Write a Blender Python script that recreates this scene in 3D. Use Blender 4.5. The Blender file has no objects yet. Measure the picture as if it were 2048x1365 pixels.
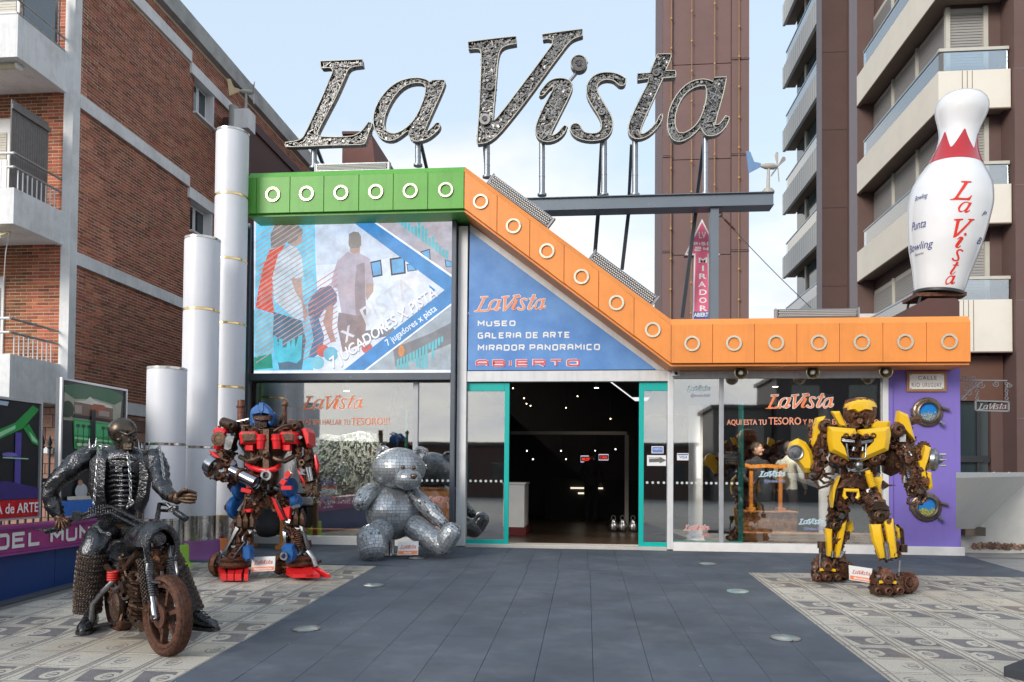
import bpy, bmesh, math, random
from mathutils import Vector, Matrix, Euler
scene = bpy.context.scene
COL = scene.collection
rnd = random.Random(7)
V = Vector
# ------------------------------------------------------------------ camera
D, ZC, FPX, CX, CY, SLOPE = 11.9, 1.12, 1544.7, 1024.0, 912.0, .0335
_y, _p, _r = (math.radians(a) for a in (5.487, 1.343, .481))
FV = V((-math.sin(_y) * math.cos(_p), math.cos(_y) * math.cos(_p), math.sin(_p)))
_R0 = V((math.cos(_y), math.sin(_y), 0)); _U0 = _R0.cross(FV)
RV = math.cos(_r) * _R0 + math.sin(_r) * _U0
UV = -math.sin(_r) * _R0 + math.cos(_r) * _U0
CAM = V((0, -D, ZC))
cam = bpy.data.cameras.new("camera"); cam_o = bpy.data.objects.new("camera", cam); COL.objects.link(cam_o)
cam.sensor_width = 36; cam.lens = FPX / 2048 * 36; cam.shift_y = (CY - 682.5) / 2048; cam.clip_end = 3000; cam.clip_start = .1
m = Matrix.Identity(4)
for i in range(3):
    m[i][0] = RV[i]; m[i][1] = UV[i]; m[i][2] = -FV[i]; m[i][3] = CAM[i]
cam_o.matrix_world = m
scene.camera = cam_o
# ------------------------------------------------------------------ world, sun, exposure
world = bpy.data.worlds.new("World"); scene.world = world; world.use_nodes = True
SUN_EL, SUN_AZ = math.radians(24), math.radians(213)      # behind the camera, a little to the left
class NT:
    def __init__(s, tree): s.t = tree; s.n = tree.nodes; s.l = tree.links
    def node(s, typ, **kw):
        o = s.n.new(typ)
        for k, v in kw.items(): setattr(o, k, v)
        return o
    def put(s, sock, val):
        if hasattr(val, 'links') or isinstance(val, bpy.types.NodeSocket): s.l.new(val, sock)
        else: sock.default_value = val
    def math(s, op, a, b=None, c=None, clamp=False):
        o = s.n.new('ShaderNodeMath'); o.operation = op; o.use_clamp = clamp
        for i, v in enumerate((a, b, c)):
            if v is not None: s.put(o.inputs[i], v)
        return o.outputs[0]
    def mix(s, f, a, b, blend='MIX'):
        o = s.n.new('ShaderNodeMix'); o.data_type = 'RGBA'; o.blend_type = blend
        s.put(o.inputs[0], f)
        for i, v in ((6, a), (7, b)):
            if isinstance(v, (tuple, list)): v = tuple(v)[:3] + (1,)
            s.put(o.inputs[i], v)
        return o.outputs[2]
    def noise(s, vec, scale, detail=4, rough=.55, out=0):
        o = s.n.new('ShaderNodeTexNoise'); o.inputs['Scale'].default_value = scale
        o.inputs['Detail'].default_value = detail; o.inputs['Roughness'].default_value = rough
        if vec is not None: s.l.new(vec, o.inputs['Vector'])
        return o.outputs[out]
    def ramp(s, fac, *stops):
        o = s.n.new('ShaderNodeValToRGB'); e = o.color_ramp.elements
        while len(e) < len(stops): e.new(.5)
        for el, (p, c) in zip(e, stops):
            el.position = p; el.color = (c, c, c, 1) if isinstance(c, (int, float)) else tuple(c)[:3] + (1,)
        s.l.new(fac, o.inputs[0]); return o.outputs[0]
    def maprange(s, v, a, b, c=0., d=1.):
        o = s.n.new('ShaderNodeMapRange'); s.put(o.inputs[0], v)
        for i, q in enumerate((a, b, c, d)): o.inputs[i + 1].default_value = q
        return o.outputs[0]
w = NT(world.node_tree)
bg = w.n['Background']
sky = w.node('ShaderNodeTexSky', sky_type='NISHITA', sun_disc=False)
sky.sun_elevation = SUN_EL; sky.sun_rotation = SUN_AZ; sky.air_density = 1.0; sky.dust_density = 1.6; sky.ozone_density = 1.3
tc = w.node('ShaderNodeTexCoord'); sep = w.node('ShaderNodeSeparateXYZ'); w.l.new(tc.outputs['Generated'], sep.inputs[0])
zz = w.math('ADD', w.math('MAXIMUM', sep.outputs[2], 0.0), .22)
cmb = w.node('ShaderNodeCombineXYZ')
w.l.new(w.math('DIVIDE', sep.outputs[0], zz), cmb.inputs[0]); w.l.new(w.math('DIVIDE', sep.outputs[1], zz), cmb.inputs[1])
mp = w.node('ShaderNodeMapping'); mp.inputs['Location'].default_value = (3.1, 1.7, .4); w.l.new(cmb.outputs[0], mp.inputs[0])
n1 = w.noise(mp.outputs[0], .75, 5, .58)
n2 = w.noise(mp.outputs[0], 1.9, 5, .6)
low = w.maprange(sep.outputs[2], .0, .52, .43, -.07)          # more cloud low in the sky, all round
cov = w.math('ADD', w.math('ADD', w.math('MULTIPLY', n1, .75), w.math('MULTIPLY', n2, .25)), low)
mask = w.ramp(cov, (.51, 0.), (.66, 1.))
shade = w.ramp(w.noise(mp.outputs[0], 1.3, 5, .6), (.36, (4.2, 4.4, 4.7)), (.60, (5.6, 5.5, 5.3)))
pale = w.mix(.68, sky.outputs[0], (4.0, 4.75, 5.4))
w.l.new(w.mix(mask, pale, shade), bg.inputs[0]); bg.inputs[1].default_value = .10
sun = bpy.data.lights.new("sun", 'SUN'); sun.energy = 1.35; sun.angle = math.radians(24); sun.color = (1, .93, .84)
sun_o = bpy.data.objects.new("sun", sun); COL.objects.link(sun_o)
sdir = V((math.cos(SUN_EL) * math.sin(SUN_AZ), math.cos(SUN_EL) * math.cos(SUN_AZ), math.sin(SUN_EL)))
sun_o.rotation_euler = sdir.to_track_quat('Z', 'Y').to_euler(); sun_o.location = (0, -30, 30)
scene.view_settings.view_transform = 'Standard'; scene.view_settings.look = 'None'
scene.view_settings.gamma = 1; scene.view_settings.exposure = 1.1
scene.view_settings.use_curve_mapping = False
scene.render.engine = 'CYCLES'; scene.cycles.max_bounces = 6; scene.cycles.transparent_max_bounces = 12
scene.cycles.adaptive_threshold = .02; scene.cycles.caustics_reflective = False; scene.cycles.caustics_refractive = False
# ------------------------------------------------------------------ from the photograph's perspective to places in the world
def ray(x, y): return FV + RV * ((x - CX) / FPX) - UV * ((y - CY) / FPX)
def P(x, y, Y=0.): d = ray(x, y); return CAM + d * ((Y + D) / d.y)          # on the plane y = Y
def PX(x, y, X): d = ray(x, y); return CAM + d * (X / d.x)                  # on the plane x = X
def gz(Y): return SLOPE * Y if Y < 0 else 0.                                # forecourt rises to the shop
def G(x, y):
    d = ray(x, y); p = CAM + d * ((SLOPE * CAM.y - CAM.z) / (d.z - SLOPE * d.y))
    return p if p.y < 0 else CAM + d * (-CAM.z / d.z)
# ------------------------------------------------------------------ mesh builder
def frame(z, x=None):
    z = V(z).normalized()
    a = V((0, 0, 1)) if abs(z.z) < .9 else V((1, 0, 0))
    if x is not None: a = V(x)
    xx = (a - z * a.dot(z)).normalized(); return xx, z.cross(xx), z
class MB:
    def __init__(s): s.v = []; s.f = []; s.m = []; s.k = 0
    def face(s, *i): s.f.append(i); s.m.append(s.k)
    def pts(s, ps): n = len(s.v); s.v.extend(V(p) for p in ps); return n
    def poly(s, ps): n = s.pts(ps); s.face(*range(n, n + len(ps)))
    def hexa(s, p):                                     # 8 corners: bottom 4 (ccw), top 4
        n = s.pts(p)
        for f in ((3, 2, 1, 0), (4, 5, 6, 7), (0, 1, 5, 4), (1, 2, 6, 5), (2, 3, 7, 6), (3, 0, 4, 7)): s.face(*(n + i for i in f))
    def box(s, c, sz, rot=None):
        c = V(c); h = V(sz) * .5; q = []
        for z in (-1, 1):
            for x, y in ((-1, -1), (1, -1), (1, 1), (-1, 1)):
                d = V((x * h.x, y * h.y, z * h.z)); q.append(c + (rot @ d if rot else d))
        s.hexa(q)
    def b2(s, a, b): a, b = V(a), V(b); s.box((a + b) / 2, [abs(t) for t in (b - a)])
    def bar(s, p0, p1, w, h, up=None):                  # rectangular bar
        p0, p1 = V(p0), V(p1); x, y, z = frame(p1 - p0, up); q = []
        for p in (p0, p1):
            for a, b in ((-1, -1), (1, -1), (1, 1), (-1, 1)): q.append(p + x * (a * w / 2) + y * (b * h / 2))
        s.hexa(q)
    def prism(s, ps, d):                                # polygon pushed along d
        d = V(d); n = s.pts(ps); k = len(ps); s.pts([V(p) + d for p in ps])
        s.face(*range(n, n + k)); s.face(*range(n + 2 * k - 1, n + k - 1, -1))
        for i in range(k): j = (i + 1) % k; s.face(n + j, n + i, n + k + i, n + k + j)
    def rings(s, rs, cap0=True, cap1=True, closed=False):
        k = len(rs[0]); b = [s.pts(r) for r in rs]
        pr = list(zip(b, b[1:])) + ([(b[-1], b[0])] if closed else [])
        for a, c in pr:
            for i in range(k): j = (i + 1) % k; s.face(a + i, a + j, c + j, c + i)
        if not closed:
            if cap0: s.face(*range(b[0] + k - 1, b[0] - 1, -1))
            if cap1: s.face(*range(b[-1], b[-1] + k))
    def cyl(s, p0, p1, r0, r1=None, n=12, caps=True):
        r1 = r0 if r1 is None else r1; p0, p1 = V(p0), V(p1); x, y, z = frame(p1 - p0)
        s.rings([[p + (x * math.cos(t) + y * math.sin(t)) * r for t in (2 * math.pi * i / n for i in range(n))] for p, r in ((p0, r0), (p1, r1))], caps, caps)
    def lathe(s, o, prof, axis=(0, 0, 1), n=24, caps=True, sc=(1, 1)):      # prof: (r, h)
        o = V(o); x, y, z = frame(axis)
        s.rings([[o + (x * math.cos(t) * sc[0] + y * math.sin(t) * sc[1]) * max(r, 1e-4) + z * h for t in (2 * math.pi * i / n for i in range(n))] for r, h in prof], caps, caps)
    def tube(s, ps, r, n=8, closed=False, caps=True):
        ps = [V(p) for p in ps]; k = len(ps); rr = r if isinstance(r, (list, tuple)) else [r] * k; rs = []; px = None
        for i in range(k):
            a = ps[(i - 1) % k] if (closed or i) else ps[0]; b = ps[(i + 1) % k] if (closed or i < k - 1) else ps[-1]
            z = (b - a).normalized(); x, y, z = frame(z, px) if px is not None and abs(V(px).dot(z)) < .98 else frame(z); px = x
            rs.append([ps[i] + (x * math.cos(t) + y * math.sin(t)) * rr[i] for t in (2 * math.pi * j / n for j in range(n))])
        s.rings(rs, caps, caps, closed)
    def torus(s, c, axis, R, r, n=24, k=8, sq=1.):
        c = V(c); x, y, z = frame(axis); rs = []
        for i in range(n):
            t = 2 * math.pi * i / n; d = x * math.cos(t) + y * math.sin(t)
            rs.append([c + d * (R + r * math.cos(u)) + z * (r * sq * math.sin(u)) for u in (2 * math.pi * j / k for j in range(k))])
        s.rings(rs, closed=True)
    def band(s, c, axis, r0, r1, h, n=28):              # flat ring with thickness h along axis
        c = V(c); x, y, z = frame(axis); rs = []
        for i in range(n):
            t = 2 * math.pi * i / n; d = x * math.cos(t) + y * math.sin(t)
            rs.append([c + d * r0, c + d * r1, c + d * r1 + z * h, c + d * r0 + z * h])
        s.rings(rs, closed=True)
    def ball(s, c, r, n=16, k=10, rot=None):
        c = V(c); r = V(r) if hasattr(r, '__len__') else V((r, r, r)); rs = []
        for i in range(k + 1):
            a = math.pi * i / k - math.pi / 2; cc = max(math.cos(a), 1e-3); row = []
            for j in range(n):
                t = 2 * math.pi * j / n; d = V((math.cos(t) * cc * r.x, math.sin(t) * cc * r.y, math.sin(a) * r.z)); row.append(c + (rot @ d if rot else d))
            rs.append(row)
        s.rings(rs)
    def spring(s, p0, p1, R, r, turns, n=5):
        p0, p1 = V(p0), V(p1); x, y, z = frame(p1 - p0); k = int(turns * 9)
        s.tube([p0.lerp(p1, i / k) + (x * math.cos(i / 9 * 2 * math.pi) + y * math.sin(i / 9 * 2 * math.pi)) * R for i in range(k + 1)], r, n)
    def bolt(s, c, axis, r):
        c = V(c); z = V(axis).normalized(); s.cyl(c, c + z * r * .8, r, n=6)
    def build(s, name, mats, parent=None, smooth=None, bevel=0):
        me = bpy.data.meshes.new(name); me.from_pydata([tuple(v) for v in s.v], [], s.f)
        mats = mats if isinstance(mats, (list, tuple)) else [mats]
        for q in mats: me.materials.append(q)
        if len(mats) > 1: me.polygons.foreach_set('material_index', s.m)
        if smooth is not None:
            me.polygons.foreach_set('use_smooth', [True] * len(s.f))
            if smooth < 180: me.set_sharp_from_angle(angle=math.radians(smooth))
        o = bpy.data.objects.new(name, me); COL.objects.link(o)
        if bevel:
            b = o.modifiers.new('bevel', 'BEVEL'); b.width = bevel; b.segments = 2; b.limit_method = 'ANGLE'; b.angle_limit = math.radians(40)
        if parent is not None: attach(o, parent)
        return o
def attach(o, parent):
    o.parent = parent; o.matrix_parent_inverse = Matrix.Translation(-parent.location) if parent.type == 'EMPTY' else Matrix.Identity(4)
def tag(o, label=None, cat=None, group=None, kind=None):
    if label: o['label'] = label
    if cat: o['category'] = cat
    if group: o['group'] = group
    if kind: o['kind'] = kind
    return o
def thing(name, label, cat, loc=(0, 0, 0), group=None):
    o = bpy.data.objects.new(name, None); COL.objects.link(o); o.location = loc; o.empty_display_size = .1
    return tag(o, label, cat, group, 'thing')
def inst(name, mesh, parent, loc, rot=None, sc=None):
    o = bpy.data.objects.new(name, mesh); COL.objects.link(o); o.location = loc
    if rot is not None: o.rotation_euler = rot
    if sc is not None: o.scale = sc
    if parent is not None: attach(o, parent)
    return o
# ------------------------------------------------------------------ materials
MATS = {}
def mat(name, col, rough=.5, metal=0., var=.12, scale=6., bump=0., bscale=40., col2=None, spread=(.42, .6), rand=0., island=0., spec=.5, coat=0., rvar=.0, grime=0., bdist=.01, streak=0., specks=0.):
    """Principled with noise variation in world space; col2 shows in patches, grime adds irregular dirt."""
    if name in MATS: return MATS[name]
    M = bpy.data.materials.new(name); M.use_nodes = True; t = NT(M.node_tree); b = t.n['Principled BSDF']
    pos = t.node('ShaderNodeNewGeometry').outputs['Position']
    n = t.noise(pos, scale, 3, .6)
    c = t.mix(n, tuple(max(0, x * (1 - var)) for x in col), tuple(min(1, x * (1 + var)) for x in col))
    if col2: c = t.mix(t.ramp(t.noise(pos, scale * 1.7, 4, .65), (spread[0], 0.), (spread[1], 1.)), c, col2)
    if grime: c = t.mix(t.math('MULTIPLY', t.ramp(t.noise(pos, scale * .6, 4, .7), (.45, 0.), (.75, 1.)), grime), c, tuple(x * .45 for x in col))
    if streak:
        mpn = t.node('ShaderNodeMapping'); mpn.inputs['Scale'].default_value = (9, 9, .7); t.l.new(pos, mpn.inputs[0])
        c = t.mix(t.math('MULTIPLY', t.ramp(t.noise(mpn.outputs[0], 1.6, 4, .65), (.50, 0.), (.74, 1.)), streak), c, tuple(x * .5 + .03 for x in col))
    if specks:
        vo = t.node('ShaderNodeTexVoronoi'); vo.inputs['Scale'].default_value = 5.5; t.l.new(pos, vo.inputs['Vector'])
        sel = t.math('MULTIPLY', t.math('LESS_THAN', vo.outputs['Distance'], .035), t.math('GREATER_THAN', t.noise(pos, 3.1, 1), .52))
        c = t.mix(t.math('MULTIPLY', sel, specks), c, (.5, .5, .48))
    for amt, src in ((rand, 'obj'), (island, 'isl')):
        if amt:
            r = t.node('ShaderNodeObjectInfo').outputs['Random'] if src == 'obj' else t.node('ShaderNodeNewGeometry').outputs['Random Per Island']
            hs = t.node('ShaderNodeHueSaturation'); t.l.new(t.maprange(r, 0, 1, 1 - amt, 1 + amt), hs.inputs['Value'])
            t.l.new(t.maprange(t.math('FRACT', t.math('MULTIPLY', r, 7.3)), 0, 1, .5 - amt * .022, .5 + amt * .022), hs.inputs['Hue']); t.l.new(c, hs.inputs['Color']); c = hs.outputs[0]
    t.l.new(c, b.inputs['Base Color'])
    b.inputs['Metallic'].default_value = metal; b.inputs['Specular IOR Level'].default_value = spec
    if rvar: t.l.new(t.maprange(t.noise(pos, scale * 2.3, 2), .3, .7, max(.03, rough - rvar), min(1, rough + rvar)), b.inputs['Roughness'])
    else: b.inputs['Roughness'].default_value = rough
    if coat: b.inputs['Coat Weight'].default_value = coat; b.inputs['Coat Roughness'].default_value = .08
    if bump:
        bp = t.node('ShaderNodeBump'); bp.inputs['Strength'].default_value = bump; bp.inputs['Distance'].default_value = bdist
        t.l.new(t.noise(pos, bscale, 3, .6), bp.inputs['Height']); t.l.new(bp.outputs[0], b.inputs['Normal'])
    MATS[name] = M; return M
def emit(name, col, strength=1., mixd=0.):
    if name in MATS: return MATS[name]
    M = bpy.data.materials.new(name); M.use_nodes = True; b = M.node_tree.nodes['Principled BSDF']
    b.inputs['Base Color'].default_value = (.02, .02, .02, 1); b.inputs['Roughness'].default_value = .6
    b.inputs['Emission Color'].default_value = tuple(col)[:3] + (1,); b.inputs['Emission Strength'].default_value = strength
    MATS[name] = M; return M
def glass(name, tint=(.9, .95, .95), refl=.3, rough=0.02):
    if name in MATS: return MATS[name]
    M = bpy.data.materials.new(name); M.use_nodes = True; t = NT(M.node_tree); t.n.remove(t.n['Principled BSDF'])
    tr = t.node('ShaderNodeBsdfTransparent'); tr.inputs[0].default_value = tuple(tint) + (1,)
    gl = t.node('ShaderNodeBsdfGlossy'); gl.inputs['Roughness'].default_value = rough; gl.inputs[0].default_value = (1, .99, .97, 1)
    lw = t.node('ShaderNodeFresnel'); lw.inputs[0].default_value = 1.45
    bp = t.node('ShaderNodeBump'); bp.inputs['Strength'].default_value = .05; bp.inputs['Distance'].default_value = .02
    t.l.new(t.noise(t.node('ShaderNodeNewGeometry').outputs['Position'], .8, 2), bp.inputs['Height']); t.l.new(bp.outputs[0], gl.inputs['Normal'])
    f = t.math('ADD', t.math('MULTIPLY', lw.outputs[0], .9), refl, clamp=True)
    mx = t.node('ShaderNodeMixShader'); t.l.new(f, mx.inputs[0]); t.l.new(tr.outputs[0], mx.inputs[1]); t.l.new(gl.outputs[0], mx.inputs[2])
    t.l.new(mx.outputs[0], t.n['Material Output'].inputs[0]); MATS[name] = M; return M
WHITE = mat('white_paint', (.74, .74, .75), .45, var=.05, grime=.12)
BLACK = mat('black_metal', (.03, .032, .036), .5)
DGREY = mat('dark_grey_steel', (.085, .10, .125), .45, metal=.3, var=.2, col2=(.2, .22, .25), spread=(.62, .8))
RUST = mat('rusted_iron', (.165, .066, .032), .52, metal=.45, var=.4, scale=16, bump=.6, bscale=70, col2=(.045, .026, .02), spread=(.42, .62), island=.45, rvar=.18)
DRUST = mat('dark_oiled_iron', (.075, .045, .03), .42, metal=.65, var=.4, scale=18, bump=.5, bscale=60, col2=(.16, .07, .035), spread=(.55, .7), island=.45, rvar=.15)
STEEL = mat('worn_steel', (.27, .275, .29), .36, metal=1, var=.2, scale=14, col2=(.3, .22, .17), spread=(.6, .75), rvar=.12, island=.2)
CHROME = mat('chrome', (.40, .41, .43), .2, metal=1, var=.1, rvar=.06)
GOLD = mat('gold_ring', (.78, .58, .28), .22, metal=1, var=.1)
BRASS = mat('brass_ring', (.80, .72, .56), .3, metal=.85, var=.15, rvar=.1)
# ------------------------------------------------------------------ lettering
def ribbon_poly(pts, t):
    """Mitred ribbon outline (list of quads) along 2-D polyline."""
    out = []; n = len(pts); L = []; R = []
    for i in range(n):
        def nrm(a, b): d = (V(b) - V(a)).normalized(); return V((-d.y, d.x))
        if i == 0: m = nrm(pts[0], pts[1])
        elif i == n - 1: m = nrm(pts[-2], pts[-1])
        else:
            a = nrm(pts[i - 1], pts[i]); b = nrm(pts[i], pts[i + 1]); m = (a + b)
            m = m / max(m.length_squared / 2, .35)
        L.append(V(pts[i]) + m * t / 2); R.append(V(pts[i]) - m * t / 2)
    return [(L[i], R[i], R[i + 1], L[i + 1]) for i in range(n - 1)]
TECH = {  # square techno capitals on a 1 x 1 box
 'A': ([[(0,0),(0,.8),(.2,1),(.8,1),(1,.8),(1,0)], [(.06,.42),(.94,.42)]]), 'B': ([[(0,0),(0,1),(.85,1),(.95,.9),(.95,.6),(.85,.52),(0,.52)], [(.85,.5),(1,.42),(1,.1),(.9,0),(.05,0)]]),
 'C': ([[(1,1),(.15,1),(0,.85),(0,.15),(.15,0),(1,0)]]), 'D': ([[(.05,0),(0,0),(0,1),(.85,1),(1,.85),(1,.15),(.85,0),(.06,0)]]), 'E': ([[(1,1),(0,1),(0,0),(1,0)], [(.06,.52),(.85,.52)]]),
 'G': ([[(1,1),(.15,1),(0,.85),(0,.15),(.15,0),(1,0),(1,.5),(.55,.5)]]), 'I': ([[(.1,0),(.1,1)]]), 'L': ([[(0,1),(0,0),(.95,0)]]),
 'M': ([[(0,0),(0,1),(.5,.42),(1,1),(1,0)]]), 'N': ([[(0,0),(0,1),(1,0),(1,1)]]), 'O': ([[(.15,0),(0,.15),(0,.85),(.15,1),(.85,1),(1,.85),(1,.15),(.85,0),(.14,0)]]),
 'P': ([[(0,0),(0,1),(.85,1),(1,.88),(1,.52),(.85,.42),(.06,.42)]]), 'R': ([[(0,0),(0,1),(.85,1),(1,.88),(1,.55),(.85,.45),(.06,.45)], [(.55,.42),(1,0)]]),
 'S': ([[(1,1),(.12,1),(0,.9),(0,.62),(.12,.52),(.88,.52),(1,.4),(1,.12),(.88,0),(0,0)]]), 'T': ([[(0,1),(1,1)], [(.5,.95),(.5,0)]]), 'U': ([[(0,1),(0,.15),(.15,0),(.85,0),(1,.15),(1,1)]]),
 'V': ([[(0,1),(.5,0),(1,1)]]), '2': ([[(0,1),(.9,1),(1,.9),(1,.6),(.9,.5),(.1,.5),(0,.4),(0,0),(1,0)]]), '4': ([[(.1,1),(0,.42),(1,.42)], [(.78,1),(.78,0)]])}
def tech_text(mb, s, org, ux, uz, h, wch, gap, t, lift):
    """Write s with stroke letters; org lower left, ux/uz unit directions, lift: toward-the-viewer step."""
    x = 0.; org = V(org); ux = V(ux); uz = V(uz); lift = V(lift)
    for ch in s:
        if ch == ' ': x += wch * .55; continue
        w_ = wch * (.22 if ch == 'I' else 1.12 if ch == 'M' else 1.)
        for k, st in enumerate(TECH[ch]):
            for q in ribbon_poly([(px * (w_ - t) + t / 2, pz * (h - t) + t / 2) for px, pz in st], t):
                mb.poly([org + ux * (x + a.x) + uz * a.y + lift * (1 + .5 * k) for a in q])
        x += w_ + gap
    return x
def text_obj(name, body, mtx, size, m_, parent, extrude=.001, shear=0., bold=0., width=None, align='LEFT', spacing=1.):
    cu = bpy.data.curves.new(name, 'FONT'); cu.body = body; cu.size = size; cu.extrude = extrude; cu.shear = shear; cu.offset = bold; cu.align_x = align; cu.space_character = spacing; cu.resolution_u = 3
    tmp = bpy.data.objects.new(name, cu); COL.objects.link(tmp); bpy.context.view_layer.update()
    me = bpy.data.meshes.new_from_object(tmp.evaluated_get(bpy.context.evaluated_depsgraph_get()))
    bpy.data.objects.remove(tmp); bpy.data.curves.remove(cu)
    if width:
        xs = [v.co.x for v in me.vertices]; k = width / (max(xs) - min(xs)); me.transform(Matrix.Diagonal((k, 1, 1, 1)))
    me.transform(mtx); me.name = name; me.materials.clear(); me.materials.append(m_)
    o = bpy.data.objects.new(name, me); COL.objects.link(o)
    if parent: attach(o, parent)
    return o
def face_mtx(org, ux, uz):          # text plane: x -> ux, y -> uz
    ux, uz = V(ux).normalized(), V(uz).normalized(); n = ux.cross(uz); M = Matrix.Identity(4)
    for i in range(3): M[i][0] = ux[i]; M[i][1] = uz[i]; M[i][2] = n[i]; M[i][3] = org[i]
    return M
# italic serif letters of the sign, outlines in picture pixels (x right, y down)
def _a(pts): return [(500 + x * .2931, y * .2931) for x, y in pts]
def _b(pts): return [(900 + x * .3224, y * .3224) for x, y in pts]
SIGN = {
 'L': [_a([(490,432),(600,428),(770,420),(775,462),(705,470),(675,490),(655,540),(600,665),(560,740),(500,855),(472,910),(470,935),(490,945),(600,948),(690,945),(740,930),(780,895),(805,860),(815,845),(835,850),(838,870),(820,910),(795,985),(780,998),(700,1000),(560,1003),(400,1010),(260,1015),(248,1000),(250,985),(330,975),(365,955),(385,925),(430,830),(480,720),(530,610),(555,545),(575,500),(565,480),(545,475),(500,480),(490,470)])],
 'a': [_a([(1255,560),(1330,560),(1335,585),(1290,690),(1240,800),(1205,880),(1195,905),(1215,910),(1250,880),(1275,850),(1295,850),(1303,870),(1290,900),(1240,945),(1190,970),(1140,978),(1105,965),(1090,940),(1095,905),(1080,905),(1030,945),(985,970),(940,972),(900,955),(870,920),(850,870),(848,800),(870,730),(910,665),(960,610),(1020,570),(1090,548),(1160,545),(1205,555),(1235,575)]),
       _a([(1185,580),(1205,605),(1200,660),(1180,720),(1150,790),(1110,850),(1060,895),(1000,925),(955,920),(925,895),(918,850),(930,790),(960,720),(1005,650),(1060,600),(1120,578)])],
 'V': [_b([(115,275),(260,255),(410,240),(413,285),(345,297),(315,320),(300,370),(293,450),(282,600),(272,700),(268,760),(285,755),(360,660),(450,540),(540,420),(610,325),(640,285),(635,262),(610,255),(580,260),(575,228),(680,212),(820,195),(823,235),(770,252),(740,275),(690,340),(600,460),(500,600),(400,730),(300,850),(240,895),(175,905),(170,880),(185,700),(193,500),(198,380),(195,330),(180,315),(120,320)])],
 'i': [_b([(555,590),(575,560),(610,520),(650,500),(700,497),(740,510),(760,535),(758,565),(740,610),(700,690),(660,770),(630,830),(625,850),(640,853),(670,835),(695,805),(710,790),(725,795),(722,815),(700,850),(660,880),(610,893),(570,885),(540,860),(530,820),(540,770),(575,690),(620,605),(640,570),(645,550),(625,552),(600,580),(580,605),(560,608)]), _b([(800 + 50 * math.cos(t * math.pi / 10), 405 + 50 * math.sin(t * math.pi / 10)) for t in range(20)])],
 's': [_b([(1090,500),(1088,530),(1075,545),(1050,545),(1030,525),(1010,510),(970,505),(935,515),(912,540),(912,575),(930,615),(970,680),(1000,730),(1012,780),(1000,830),(970,865),(920,883),(860,885),(800,872),(760,845),(745,810),(755,785),(780,775),(805,785),(818,815),(840,835),(880,840),(920,835),(940,810),(940,770),(920,725),(880,665),(850,610),(845,560),(860,515),(895,480),(940,463),(1000,462),(1050,475)])],
 't': [_b([(1285,350),(1368,348),(1370,370),(1340,440),(1335,452),(1395,452),(1400,475),(1395,492),(1320,497),(1300,540),(1250,650),(1200,760),(1180,815),(1180,840),(1200,842),(1240,815),(1280,770),(1300,725),(1315,720),(1318,745),(1295,790),(1250,840),(1200,868),(1155,875),(1120,858),(1105,825),(1108,780),(1140,700),(1190,600),(1225,530),(1232,500),(1165,510),(1163,470),(1240,465),(1260,410)])],
 'A': [_b([(1635,495),(1710,490),(1708,515),(1690,600),(1665,690),(1645,760),(1645,785),(1665,785),(1690,755),(1705,730),(1728,740),(1725,765),(1700,810),(1660,845),(1615,857),(1580,850),(1562,820),(1550,800),(1520,835),(1470,875),(1420,893),(1380,880),(1355,840),(1345,780),(1355,700),(1390,620),(1440,555),(1500,515),(1560,503),(1605,510),(1625,520)]),
       _b([(1580,545),(1592,580),(1585,640),(1565,710),(1540,765),(1500,810),(1450,838),(1415,835),(1395,800),(1393,740),(1410,670),(1450,600),(1500,560),(1545,545)])]}
def smooth_outline(ps):
    out = []; n = len(ps)
    for i in range(n):
        a, b, c = V(ps[i - 1]), V(ps[i]), V(ps[(i + 1) % n])
        if (b - a).angle(c - b) > .95: out.append(b)
        else: out += [b.lerp(a, .25), b.lerp(c, .25)]
    return out
GLYPH = {k: [smooth_outline(c) for c in v] for k, v in SIGN.items()}
def curve_mesh(name, contours, extrude=0., offset=0.):
    """Filled 2-D mesh (with holes) of the contours, thickness 2*extrude."""
    cu = bpy.data.curves.new(name, 'CURVE'); cu.dimensions = '2D'; cu.fill_mode = 'BOTH'; cu.extrude = extrude; cu.offset = offset
    for c in contours:
        sp = cu.splines.new('POLY'); sp.points.add(len(c) - 1); sp.use_cyclic_u = True
        for q, p in zip(sp.points, c): q.co = (p[0], p[1], 0, 1)
    tmp = bpy.data.objects.new(name, cu); COL.objects.link(tmp); bpy.context.view_layer.update()
    me = bpy.data.meshes.new_from_object(tmp.evaluated_get(bpy.context.evaluated_depsgraph_get()))
    bpy.data.objects.remove(tmp); bpy.data.curves.remove(cu); me.name = name; return me
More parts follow.
